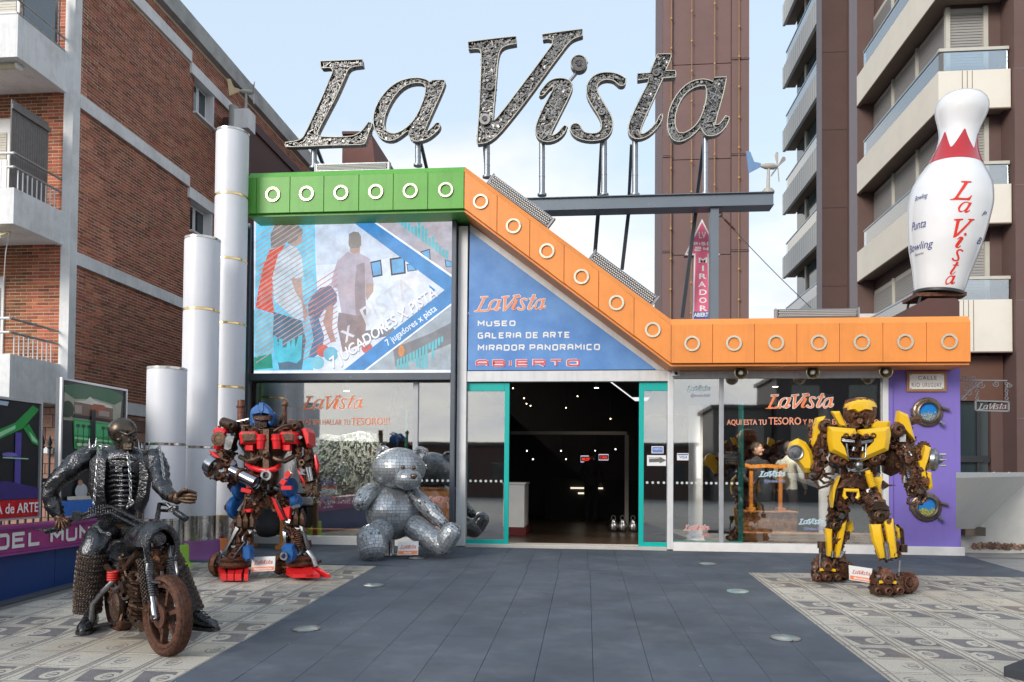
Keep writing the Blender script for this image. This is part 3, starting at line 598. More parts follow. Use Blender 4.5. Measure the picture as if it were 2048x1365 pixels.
spoly('red_shirt', [(225, 305), (345, 265), (300, 340), (255, 480), (245, 640), (262, 790), (118, 745), (140, 600), (178, 430)], em('red', (.75, .13, .09)), 2.2)
spoly('figure_skin', [(430, 200), (472, 180), (468, 250), (430, 275), (380, 270)], skin, 2.4); spoly('figure_hair', [(335, 210), (338, 150), (375, 105), (430, 105), (475, 150), (478, 180), (445, 200), (425, 250), (370, 262)], hair, 2.8)
spoly('white_shirt', [(290, 340), (375, 268), (435, 292), (470, 360), (486, 522), (440, 510), (462, 560), (472, 690), (484, 840), (420, 830), (262, 690), (244, 520)], em('shirt', (.60, .75, .84)), 3)
spoly('figure_arm', [(388, 522), (468, 518), (480, 690), (520, 790), (490, 850), (470, 700), (420, 620)], skin, 3.3)
spoly('dark_trousers', [(258, 775), (470, 842), (500, 990), (470, 1212), (300, 1214), (250, 960)], em('denim', (.13, .21, .29)), 3.2)
spoly('cyan_cloth', [(108, 752), (250, 792), (272, 950), (240, 1080), (130, 1112), (108, 1000)], em('cyan2', (.26, .64, .78)), 3.1); spoly('green_seat', [(108, 1120), (240, 1090), (250, 1200), (108, 1214)], em('green', (.05, .36, .26)), 3.1)
spoly('stooping_figure', [(518, 705), (560, 640), (610, 592), (690, 575), (735, 640), (735, 700), (690, 750), (640, 760), (580, 850), (520, 800)], em('stoop', (.17, .20, .30)), 3.2); spoly('stooping_legs', [(530, 830), (590, 800), (640, 960), (620, 1080), (560, 1120), (520, 1120), (560, 980)], em('denim2', (.10, .25, .42)), 3.3); spoly('stooping_arm', [(660, 740), (710, 720), (700, 900), (730, 1000), (690, 1010), (630, 850)], skin, 3.5)
spoly('figure_hair', [(824, 268), (826, 185), (862, 166), (900, 172), (918, 200), (920, 270), (900, 290), (840, 296)], hair, 3); spoly('figure_neck', [(836, 290), (912, 265), (908, 330), (870, 345), (834, 318)], skin, 2.9)
spoly('mauve_shirt', [(820, 318), (862, 338), (908, 330), (985, 372), (1014, 560), (950, 562), (958, 792), (880, 802), (770, 782), (740, 600), (690, 575), (715, 460), (742, 385)], em('pinkish', (.50, .45, .53)), 3.6); spoly('shirt_fold', [(885, 420), (945, 400), (950, 562), (958, 790), (880, 800), (870, 600)], em('fold', (.35, .30, .34)), 3.8)
spoly('figure_arm', [(952, 562), (1014, 558), (1012, 620), (962, 690), (955, 650)], skin, 3.5); spoly('figure_trousers', [(748, 780), (958, 792), (955, 900), (935, 1010), (780, 1080), (738, 880)], em('brownp', (.33, .26, .27)), 3.4)
for (x, y, r, c, cc) in ((630, 1070, 48, 'ballr', (.70, .16, .14)), (690, 1095, 56, 'ballc', (.20, .55, .72)), (965, 1050, 42, 'ballr', 0), (590, 1160, 50, 'cyan2', 0)):
    spoly('bowling_ball', [(x + r * math.cos(t / 9 * math.pi), y + r * math.sin(t / 9 * math.pi)) for t in range(18)], em(c, cc), 4 + x * .0002)
mb = MB(); rr_ = random.Random(4)                      # diagonal stripes over the picture
for k in range(44):
    x = 105 + k * 34; a = (x, 1215); q = (x + 560, 420 if k > 5 else 380)
    for (p0, p1) in ((.0, 1.),):
        pts = []
        for t in (p0, p1): pts.append((a[0] + (q[0] - a[0]) * t, a[1] + (q[1] - a[1]) * t))
def stripe(x0, y0, x1, y1, w_): mb.poly([S(x0, y0 - w_, 5), S(x1, y1 - w_, 5), S(x1, y1 + w_, 5), S(x0, y0 + w_, 5)])
for k in range(26):
    y0 = 210 + k * 38; x1 = 560; y1 = y0 - (x1 - 124) * .66
    if y1 < 90: x1 = 124 + (y0 - 96) / .66; y1 = 96
    if y0 < 1190: stripe(124, y0, x1, y1, 4.5)
mb.build('picture_stripes', em('stripe', (.55, .42, .42), .45), scr)['kind'] = 'stuff'; mb = MB()
for k in range(14): y0 = 640 + k * 40; stripe(480, y0 - 20, 740, y0 - 190, 4)
for k in range(9): y0 = 420 + k * 36; stripe(150, y0 + 5, 255, y0 - 66, 8)
mb.build('picture_stripes', em('stripe2', (.68, .26, .22), .48), scr)['kind'] = 'stuff'
spoly('splash_hand', [(255, 962), (278, 960), (296, 1040), (299, 978), (322, 980), (327, 1045), (354, 1045), (362, 998), (382, 1000), (386, 1045), (398, 976), (420, 978), (421, 1045), (446, 956), (476, 950), (466, 1130), (430, 1166), (370, 1150), (300, 1162), (264, 1130)], em('splash', (.12, .60, .74)), 5.6)
for k, q in enumerate(([(985, 396), (1070, 378), (1082, 500), (1006, 515)], [(1134, 370), (1252, 352), (1258, 484), (1146, 500)], [(1262, 410), (1300, 412), (1345, 460), (1270, 470)], [(1365, 318), (1440, 296), (1446, 382), (1420, 372)], [(1552, 376), (1616, 396), (1616, 436), (1560, 436)])):
    spoly('hall_monitor', q, em('dark', (.06, .06, .09)), 2); cx_ = sum(p[0] for p in q) / 4; cy_ = sum(p[1] for p in q) / 4
    spoly('monitor_picture', [(cx_ + (x - cx_) * .78, cy_ + (y - cy_) * .8) for x, y in q], em('mon', (.16, .45, .78)), 2.4)
spoly('blue_chevron', [(820, 68), (965, 63), (1615, 520), (1614, 702), (945, 1216), (790, 1216), (1552, 610)], em('chev', (.07, .30, .66)), 6)
spoly('chevron_edge', [(965, 63), (985, 62), (1616, 500), (1615, 518)], em('pure', (0, 0, 0)), 6.4); spoly('chevron_edge', [(1614, 704), (1614, 718), (965, 1216), (945, 1216)], em('pure', (0, 0, 0)), 6.4); spoly('chevron_tip', [(1434, 570), (1484, 610), (1456, 634), (1440, 600)], em('chev', (0, 0, 0)), 6)
bars_ = []
for k in range(15): x = 1195 + k * 26; yb = 100 + (x - 1195) * .74; h = rr_.uniform(40, 125); bars_.append([S(x, yb, 7), S(x + 19, yb + 14, 7), S(x + 19, max(54, yb - h), 7), S(x, max(54, yb - h), 7)])
for k in range(15): x = 1190 + k * 24; yt = 1140 - k * 12.5; h = rr_.uniform(30, 190) if k < 12 else rr_.uniform(30, 80); yb = min(1208, yt + h); bars_.append([S(x, yt, 7), S(x, yb, 7), S(x + 17, yb, 7), S(x + 17, yt - 9, 7)])
for q in bars_: mb = MB(); mb.poly(q); mb.build('sound_bar', em('bars', (.14, .56, .64)), scr)
spoly('orange_pin', [(1225 + 24 * math.cos(t / 8 * math.pi), 1072 + 44 * math.sin(t / 8 * math.pi)) for t in range(16)], em('orangep', (.75, .33, .12)), 4.6)
def slant(s_, x0, y0, x1, y1, hgt, mt, l, sh, bold, nm='screen_words'):
    a, b_ = S(x0, y0, l), S(x1, y1, l); ux = (b_ - a).normalized(); uz = ux.cross(V((0, 1, 0))) * -1
    if uz.z < 0: uz = -uz
    text_obj(nm, s_, face_mtx(a, ux, uz), hgt * .2638 / 128 / .73, mt, scr, .0002, sh, bold, (b_ - a).length)
wht = em('pure', (0, 0, 0)); slant('x  PISTA', 800, 1010, 1330, 620, 150, em('ghost', (.72, .76, .82)), 5.2, .2, .002); slant('7 JUGADORES X PISTA', 706, 1214, 1498, 666, 84, em('shadow', (.30, .33, .38)), 7.5, .25, .003); slant('7 JUGADORES X PISTA', 702, 1206, 1494, 658, 84, wht, 8.2, .25, .003)
slant('7 jugadores x pista', 1122, 1036, 1496, 762, 52, wht, 8.2, .0, .001)
# ================================================================== BLUE TRIANGLE SIGN
tri = thing('triangle_sign', 'blue triangular sign listing museum and gallery above the glass door', 'sign', (-.9, -.06, 2.72))
TB = mat('sign_blue', (.075, .21, .52), .4, var=.12, scale=1.2, col2=(.14, .31, .64), spread=(.35, .7))
mb = MB(); mb.prism([(-1.838, -.062, 2.722), (1.052, -.062, 2.722), (-1.826, -.062, 4.895)], (0, .028, 0)); mb.build('sign_panel', TB, tri)
logo(tri, P(949, 624, -.064), XX, ZZ_, P(1091, 624, -.064).x - P(949, 624, -.064).x, mat('salmon_print', (.78, .28, .16), .5), VINW, OUT, edge=.03)
for s_, x0, yb, x1, hh, mt_ in (('MUSEO', 955.5, 653.5, 1031, 11, VINW), ('GALERIA DE ARTE', 955.5, 678, 1140, 12, VINW), ('MIRADOR PANORAMICO', 955.5, 702.5, 1200, 12, VINW)):
    a, b_ = P(x0, yb, -.064), P(x1, yb, -.064); h_ = hh / 128 * 1.03; W = b_.x - a.x; probe = MB(); w1 = tech_text(probe, s_, a, XX, ZZ_, h_, 1., .28, .02, OUT * .003) - .28
    kk = W / w1; mb = MB(); tech_text(mb, s_, a, XX, ZZ_, h_, kk, .28 * kk, .021, OUT * .003); mb.build('sign_words', mt_, tri)
a, b_ = P(951, 735, -.064), P(1159, 735, -.064); probe = MB(); w1 = tech_text(probe, 'ABIERTO', a, XX, ZZ_, .12, 1., .28, .02, OUT * .003) - .28; kk = (b_.x - a.x) / w1
mb = MB(); tech_text(mb, 'ABIERTO', a, XX, ZZ_, .122, kk, .28 * kk, .042, OUT * .002); mb.build('sign_words_outline', VINW, tri); mb = MB(); tech_text(mb, 'ABIERTO', a + V((.006, 0, .006)), XX, ZZ_, .110, kk * .97, .28 * kk + kk * .03, .026, OUT * .005); mb.build('sign_words', mat('rose_print', (.65, .10, .13), .5), tri)
# ================================================================== BRICK APARTMENT HOUSE (left)
BX, BY = -9.63, 1.6
house = thing('brick_house', 'red brick apartment house with white bands and balconies', 'house', (BX - 1, BY + 2, 0))
BRICK = mat('side_brick', (.40, .140, .078), .85, var=.25, scale=5, rand=.4, island=.4, bump=.4, bscale=60)
BRICKF = mat('front_brick', (.36, .112, .05), .85, var=.3, scale=5, rand=.42, island=.42, bump=.4, bscale=60)
MORT = mat('mortar', (.62, .53, .42), .95, var=.15, scale=10)
STUC = mat('white_stucco', (.78, .79, .80), .85, var=.08, scale=3, bump=.25, bscale=45, grime=.45, streak=.3)
ZT_ = 11.05
mb = MB(); mb.b2((-16, BY + .02, 0), (BX - .02, BY + .4, 12.0)); [mb.b2((BX - .4, y0, z0), (BX - .022, y1, z1)) for y0, y1, z0, z1 in ((BY + .41, 5.949, 0, 12), (7.001, 17, 0, 12), (5.95, 7, 0, 6.95), (5.95, 7, 7.785, 9.9), (5.95, 7, 10.855, 12))]; mb.b2((BX - .4, BY + .021, 0), (BX - .022, BY + .409, 12)); wall = mb.build('wall', MORT, house)
def brick_wall(name_m, u0, u1, z0, z1, place, holes, mt, near, seed):
    """Bricks in stretcher bond; the nearest are single parts, the rest one mesh."""
    r_ = random.Random(seed); bw, bh = .227, .064; rows = int((z1 - z0) / bh); lst = []
    for j in range(rows):
        z = z0 + bh * (j + .5); off = (.5 if j % 2 else 0.) * bw + r_.uniform(-.012, .012)
        k = 0; u = u0 - off
        while u < u1:
            a, b_ = max(u, u0) + .0075, min(u + bw, u1) - .0075; u += bw
            if b_ - a < .03: continue
            bad = False
            for h0, h1, q0, q1 in holes:
                if h0 < b_ and a < h1 and q0 < z + bh * .3 and z - bh * .3 < q1:
                    if a < h0 - .04: b_ = h0 - .002
                    elif b_ > h1 + .04: a = h1 + .002
                    else: bad = True
            if bad: continue
            lst.append(((a + b_) / 2, z, b_ - a, bh - .015 + r_.uniform(-.002, .002), r_.uniform(-.004, .006)))
    lst.sort(key=near); one, rest_ = lst[:300], lst[300:]
    unit = MB(); unit.box((0, 0, 0), (1, 1, 1)); me = bpy.data.meshes.new('brick'); me.from_pydata([tuple(v) for v in unit.v], [], unit.f); me.materials.append(mt)
    for u, z, w_, h_, d in one:
        loc, sz = place(u, z, w_, h_, d); inst('brick', me, None, loc, None, sz).parent = wall
    big = MB()
    for u, z, w_, h_, d in rest_:
        loc, sz = place(u, z, w_, h_, d); big.box(loc, sz)
    tag(big.build('brickwork', mt, None), kind='stuff').parent = wall
WZ = [(5.0, 5.24), (8.0, 8.26), (ZT_, 11.32)]
wins = [(6.02, 6.98, 9.95, 10.85), (5.95, 7.0, 7.0, 7.78)]
holes = [(BY, 5.80, a, b_) for a, b_ in WZ] + [(5.80, 17, a - .24, b_ - .24) for a, b_ in WZ] + [(w_[0], w_[1], w_[2] - .05, w_[3]) for w_ in wins] + [(BY, 17, 2.3, 2.56)]
brick_wall('side', BY + .16, 15.5, 2.56, 11.62, lambda u, z, w_, h_, d: ((BX - .042 + d * .6, u, z), (.05, w_, h_)), holes, BRICK, lambda t: t[0] + .35 * abs(t[1] - 5.5), 1)
brick_wall('front', -12.2, BX - .17, 2.35, 11.9, lambda u, z, w_, h_, d: ((u, BY + .038 - d * .6, z), (w_, .05, h_)), [(-12.5, -10.93, 2.9, 4.75), (-12.5, -10.88, 5.9, 7.75), (-12.5, -10.75, 8.9, 10.8)], BRICKF, lambda t: -t[0] + .1 * abs(t[1] - 5), 2)
def hp(nm, mt, a, b_, bev=.0): mb = MB(); mb.b2(a, b_); return mb.build(nm, mt, house, None, bev)
for i, (a, b_) in enumerate(WZ):
    hp('white_band', STUC, (BX - .1, BY + .15, a), (BX + .045, 5.80, b_)); hp('white_band', STUC, (BX - .1, 5.802, a - .25), (BX + .045, 15.5, b_ - .25))
hp('white_band', STUC, (BX - .1, BY + .15, 2.3), (BX + .04, 15.5, 2.55))
hp('parapet', mat('weathered_concrete', (.42, .43, .42), .9, var=.15, scale=2, grime=.8, bump=.3, bscale=30), (-16, BY - .2, 11.66), (BX + .14, 17, 12.1))
hp('corner_pilaster', STUC, (BX - .16, BY - .05, 2.3), (BX + .03, BY + .15, 11.66))
for y0, y1, z0, z1 in wins:
    W_ = hp('window', STUC, (BX - .22, y0, z0), (BX - .2, y1, z1))
    for a, b_ in (((BX - .2, y1 - .03, z0), (BX + .02, y1, z1)), ((BX - .2, y0, z1 - .025), (BX + .02, y1, z1)), ((BX - .2, y0 - .04, z0 - .05), (BX + .08, y1 + .04, z0))):
        mb = MB(); mb.b2(a, b_); mb.build('window_reveal', WHITE, None).parent = W_
    for q0, q1 in ((y0 + .02, y0 + .46), (y0 + .5, y1 - .05)):
        mb = MB(); mb.b2((BX - .198, q0, z0 + .04), (BX - .18, q1, z1 - .05)); mb.build('sash', WHITE, None).parent = W_
        mb = MB(); mb.b2((BX - .179, q0 + .05, z0 + .09), (BX - .175, q1 - .05, z1 - .1)); mb.build('pane', mat('dark_pane', (.03, .045, .05), .08, spec=.8), None).parent = W_
# shuttered openings on the front
for x1, z0, z1 in ((-10.93, 2.9, 4.75), (-10.88, 5.9, 7.75), (-10.75, 8.9, 10.8)):
    W_ = hp('window', WHITE, (-12.5, BY - .02, z0), (x1, BY + .03, z1))
    mb = MB()
    for k in range(int((z1 - z0 - .25) / .05)): mb.b2((-12.4, BY - .035, z0 + .05 + k * .05), (x1 - .06, BY - .021, z0 + .093 + k * .05))
    o = mb.build('shutter', mat('cream_shutter', (.60, .57, .50), .6), None); o.parent = W_; o['kind'] = 'stuff'
# balconies
WOODG = mat('grey_weathered_wood', (.20, .185, .18), .85, var=.3, scale=12)
for k, (zb0, h_) in enumerate(((P(48, 113, .3).z, P(48, 28, .3).z - P(48, 113, .3).z), (P(40, 447, .3).z, .62), (P(32, 796, .3).z, .75))):
    B = hp('balcony', STUC, (-16, .30, zb0), (BX - .12, .42, zb0 + h_))
    for nm, mt, a, b_ in (('balcony_side', STUC, (BX - .24, .422, zb0), (BX - .115, BY - .03, zb0 + h_)), ('balcony_floor', STUC, (-16, .423, zb0 + .02), (BX - .242, BY - .03, zb0 + .18))):
        mb = MB(); mb.b2(a, b_); o = mb.build(nm, mt, None, None, .006); o.parent = B
    zt_ = zb0 + h_
    if k == 0:
        mb = MB(); mb.b2((BX - .18, .5, zt_ + .03), (BX - .17, 1.35, zt_ + 1.0)); o = mb.build('glass_screen', glass('balcony_glass', (.80, .88, .93), .12), None); o.parent = B
        for y in (.48, 1.4): mb = MB(); mb.cyl((BX - .175, y, zt_ - .1), (BX - .175, y, zt_ + 1.05), .014); mb.build('screen_post', DGREY, None).parent = B
    for rz in (.38, .62) if k else (.06, .3):
        mb = MB(); mb.cyl((BX - .18, .36, zt_ + rz), (BX - .18, BY, zt_ + rz), .022); mb.build('rail', mat('grey_rail', (.30, .29, .28), .5), None, 40).parent = B
        mb = MB(); mb.cyl((-16, .36, zt_ + rz), (BX - .18, .36, zt_ + rz), .022); mb.build('rail', WHITE, None, 40).parent = B
    if k:
        for i in range(9): mb = MB(); y = .46 + i * .115; mb.cyl((BX - .18, y, zt_ - .02), (BX - .18, y, zt_ + .37), .011, n=8); mb.build('baluster', WHITE, None, 40).parent = B
    if k == 1:
        for i in range(16): mb = MB(); y = .48 + i * .058; mb.b2((BX - .36, y, zt_ + .05), (BX - .34, y + .052, zt_ + 1.62 - i * .0)); mb.build('screen_slat', WOODG, None).parent = B
        mb = MB(); mb.b2((BX - .33, .46, zt_ + 1.45), (BX - .30, 1.42, zt_ + 1.53)); mb.build('screen_rail', WOODG, None).parent = B
        for i in range(15): mb = MB(); x = -10.02 - i * .1; mb.b2((x, .34, zt_ + .02), (x + .09, .36, zt_ + .5)); mb.build('front_slat', WHITE, None).parent = B
# awnings under the balconies
A1 = thing('awning', 'rolled cream awning tube under the top balcony', 'awning', (-10.6, .55, P(48, 130, .5).z), 'awnings under the balconies')
CREAM = mat('cream_canvas', (.62, .56, .40), .8)
z_ = P(45, 131, .55).z; mb = MB(); mb.cyl((-13, .55, z_), (BX - .30, .55, z_), .06, n=16); mb.build('canvas_roll', CREAM, A1, 40); mb = MB(); mb.cyl((BX - .299, .55, z_), (BX - .25, .55, z_), .085, n=16); mb.build('end_bracket', WHITE, A1, 40)
mb = MB(); mb.b2((-13, .49, z_ + .062), (BX - .31, .61, z_ + .09)); mb.build('cover', WHITE, A1)
A2 = thing('awning', 'folded cream awning with hanging cord under the middle balcony', 'awning', (-10.7, .55, P(20, 470, .5).z), 'awnings under the balconies')
z_ = P(20, 466, .5).z; mb = MB(); mb.hexa([(-13, .35, z_ - .14), (-10.02, .35, z_ - .14), (-10.02, .6, z_ - .02), (-13, .6, z_ - .02), (-13, .35, z_ - .09), (-10.02, .35, z_ - .09), (-10.02, .6, z_ + .06), (-13, .6, z_ + .06)]); mb.build('canvas_fold', CREAM, A2)
mb = MB(); mb.tube([(-9.99, .5, z_), (-10.12, .6, z_ - .35), (-10.3, .8, z_ - .75)], .008, 6); mb.build('cord', WHITE, A2)
# stone ground floor
STONE = mat('pink_stone', (.34, .20, .15), .9, var=.25, scale=7, rand=.3, bump=.6, bscale=25, grime=.3)
mb = MB(); mb.b2((-16, BY - .02, 0), (BX + .0, BY + .019, 2.3)); mb.b2((BX - .021, BY + .021, 0), (BX + .005, 13, 2.29)); sw = mb.build('stone_backing', mat('stone_joint', (.16, .12, .10), .95), house)
um = MB(); um.hexa([(-.5, -.5, -.5), (.5, -.5, -.5), (.5, .5, -.5), (-.5, .5, -.5), (-.5, -.5, .5), (.5, -.5, .5), (.5, .5, .5), (-.5, .5, .5)]); sme = bpy.data.meshes.new('stone'); sme.from_pydata([tuple(v) for v in um.v], [], um.f); sme.materials.append(STONE)
rs = random.Random(5)
for face in (0, 1):
    z = .02
    while z < 2.26:
        h_ = min(rs.uniform(.16, .26), 2.28 - z); u = (-12.0 if face == 0 else BY + .03) - rs.uniform(0, .2); end = BX if face == 0 else 8.5
        while u < end:
            w_ = min(rs.uniform(.2, .42), end - u)
            if w_ > .06:
                c = u + w_ / 2; d = rs.uniform(.03, .06)
                inst('stone', sme, None, (c, BY - .02, z + h_ / 2) if face == 0 else (BX + .005, c, z + h_ / 2), None, (w_ - .014, d, h_ - .014) if face == 0 else (d, w_ - .014, h_ - .014)).parent = sw
            u += w_
        z += h_
# ================================================================== BROWN BUILDINGS BEHIND
BROWN = mat('brown_cladding', (.088, .040, .036), .7, var=.12, scale=2, bump=.1, bscale=30)
p0 = PX(499, 235, -8.9); bb = thing('brown_annex', 'dark brown windowless wall behind the tall white pillar', 'building', (-9.2, p0.y, 0))
mb = MB(); mb.b2((-9.6, p0.y, 0), (-8.9, 18, p0.z - .25)); mb.build('wall', BROWN, bb); mb = MB(); mb.b2((-9.6, p0.y - .06, p0.z - .25), (-8.85, 18, p0.z)); mb.build('parapet', BROWN, bb)
cp = P(487, 240, p0.y - .3); mb = MB(); mb.b2((cp.x - .22, p0.y - .5, cp.z - .3), (cp.x + .22, p0.y - .07, cp.z + .2)); mb.build('chimney_block', STUC, bb)
mb = MB(); q = P(467, 240, p0.y - .4); mb.cyl((q.x, q.y, q.z - 1.0), (q.x, q.y, q.z + .35), .12); mb.build('vent_pipe', mat('pipe_grey', (.36, .36, .35), .6), bb, 40)
q = P(531, 333, 9.); mb = MB(); mb.prism([(q.x - .16, 9, q.z - .4), (q.x + .16, 9, q.z - .4), (q.x + .16, 9, q.z + .2), (q.x, 9, q.z + .32), (q.x - .16, 9, q.z + .2)], (0, .3, 0)); mb.build('vent_block', STUC, bb)
gb = thing('brown_roof_gable', 'reddish brown sloping wall seen behind the first sign letters', 'building', (-4, 10, 0))
mb = MB(); mb.prism([P(683, 345, 10), P(835, 345, 10), P(743, 268, 10), P(685, 268, 10)], (0, 5, 0)); mb.v = [V((p.x, p.y, 0 if p.z < P(700, 340, 10).z else p.z)) for p in mb.v]; mb.build('wall', mat('brown_render', (.17, .075, .065), .8), gb)
mb = MB(); a, b_ = P(685, 267, 9.97), P(744, 267, 9.97); mb.bar(a, b_, .08, .1); mb.build('coping', BROWN, gb)
# ================================================================== WHITE PILLARS
PIL = mat('milky_plastic', (.70, .71, .76), .4, var=.05, scale=1.5, grime=.12, streak=.12)
SATIN = mat('polished_steel', (.55, .54, .52), .2, metal=1, var=.2, scale=9, rvar=.08)
for k, (px, Y, ys, seams, mtp, lab) in enumerate(((333, -2.50, 737, (889,), mat('lime_pedestal', (.27, .50, .05), .7), 'shortest white pillar on a lime green foot'),
                                             (406, -1.65, 477, (620, 895), mat('plum_pedestal', (.22, .075, .24), .7), 'middle white pillar on a purple foot'),
                                             (465, -.80, 262, (391, 520, 648, 775), mat('rust_pedestal', (.48, .14, .03), .7), 'tallest white pillar beside the video screen'))):
    X = -5.35; r = .236; L = thing('white_pillar', lab, 'pillar', (X, Y, gz(Y)), 'white banded pillars')
    def zz2(y): return P(px, y, Y - .1).z
    cuts = [zz2(ys)] + [zz2(s_) for s_ in seams] + [zz2((1040, 1034, 1032)[k])]
    for a, b_ in zip(cuts, cuts[1:]):
        mb = MB(); mb.lathe((X, Y, 0), [(r, b_ + .018), (r + .002, b_ + .04), (r + .002, a - .04), (r, a - .018)], n=48); mb.build('drum', PIL, L, 40)
    for q, z in enumerate(cuts):
        mb = MB(); mb.lathe((X, Y, 0), [(r + .001, z - .018), (r + .006, z - .014), (r + .006, z + .014), (r + .001, z + .018)], n=48); mb.build('metal_band', GOLD if (k == 2 and q) or (k == 1 and q == 1) else SATIN, L, 40)
    zb_ = zz2((1092, 1081, 1076)[k])
    mb = MB(); mb.lathe((X, Y, 0), [(r + .004, zb_), (r + .004, cuts[-1] - .018)], n=48); mb.build('steel_foot', SATIN, L, 40)
    z0 = gz(Y) - .01; mb = MB(); mb.lathe((X, Y, 0), [(r + .17, z0), (r + .10, z0 + .02), (r + .065, z0 + .06), (r + .06, zb_ - .03), (r + .05, zb_), (r - .02, zb_ + .002)], n=48); mb.build('pedestal', mtp, L, 50)
# ================================================================== BLUE WALL, BOARDS, FENCE
bw = thing('blue_wall', 'low dark blue wall carrying the magenta lettered beam', 'wall', (-5.8, -5, -.15))
BLUEW = mat('blue_panel', (.006, .035, .16), .45, var=.15)
for i in range(6):
    y1 = -3.05 - i * 1.0; mb = MB(); mb.b2((-5.86, y1 - .994, gz(y1) - .1), (-5.70, y1, .27)); mb.build('wall_panel', BLUEW, bw)
MAG = mat('magenta_paint', (.30, .035, .17), .5, var=.08); MAG2 = mat('magenta_trim', (.24, .04, .20), .5)
sg = thing('lettered_beam', 'magenta beam with white capitals DEL MUNDO on the blue wall', 'sign', (-5.7, -5, .28))
mb = MB(); mb.b2((-5.88, -9.0, .272), (-5.66, -2.95, .56)); mb.build('beam', MAG, sg)
for za, zb_, xo in ((.275, .300, .03), (.303, .322, .018), (.512, .532, .018), (.535, .562, .035)): mb = MB(); mb.b2((-5.659, -9.0, za), (-5.66 + xo, -2.95, zb_)); mb.build('moulding', MAG2, sg)
ya, yb = PX(27, 1080, -5.64).y, PX(54, 1080, -5.64).y; wch = yb - ya
yy = ya - wch * 1.22
for chr_ in 'DEL MUNDO':
    if chr_ == ' ': yy += wch * .55; continue
    mb = MB(); yy += tech_text(mb, chr_, (-5.655, yy, .338), (0, 1, 0), (0, 0, 1), .158, wch, wch * .2, .036, (.004, 0, 0)); mb.build('beam_letter', mat('letter_white', (.68, .68, .68), .5), sg)
BOARD = mat('board_frame', (.55, .56, .58), .35, metal=.6)
def board(lab, y0, y1, z0, z1, X, prints):
    L = thing('advert_board', lab, 'billboard', (X, y0, z0), 'advert boards above the blue wall'); mb = MB(); mb.b2((X - .05, y0, z0), (X - .006, y1, z1)); mb.build('back', DGREY, L)
    for a, b_ in (((y0, z0), (y0 + .025, z1)), ((y1 - .025, z0), (y1, z1)), ((y0 + .026, z0), (y1 - .026, z0 + .02)), ((y0 + .026, z1 - .025), (y1 - .026, z1))): mb = MB(); mb.b2((X - .005, a[0], a[1]), (X + .022, b_[0], b_[1])); mb.build('frame', BOARD, L)
    for k, (nm, pts, mt) in enumerate(prints):
        mb = MB(); mb.poly([(X + .001 + .0008 * k, y0 + (y1 - y0) * u, z0 + (z1 - z0) * v) for u, v in pts]); mb.build(nm, mt, L)
    return L
def pr(nm, c): return mat('print_' + nm, c, .3, var=.25, scale=10)
def ell(cx, cy, rx, ry, n=22, a0=0, a1=2): return [(cx + rx * math.cos(math.pi * (a0 + (a1 - a0) * i / n)), cy + ry * math.sin(math.pi * (a0 + (a1 - a0) * i / n))) for i in range(n)]
N0 = pr('night', (.008, .010, .014)); GRN = pr('green', (.02, .28, .06)); LGRN = pr('lightgreen', (.30, .60, .38)); PUR = pr('purple', (.04, .025, .16)); IVO = pr('ivory', (.55, .54, .48))
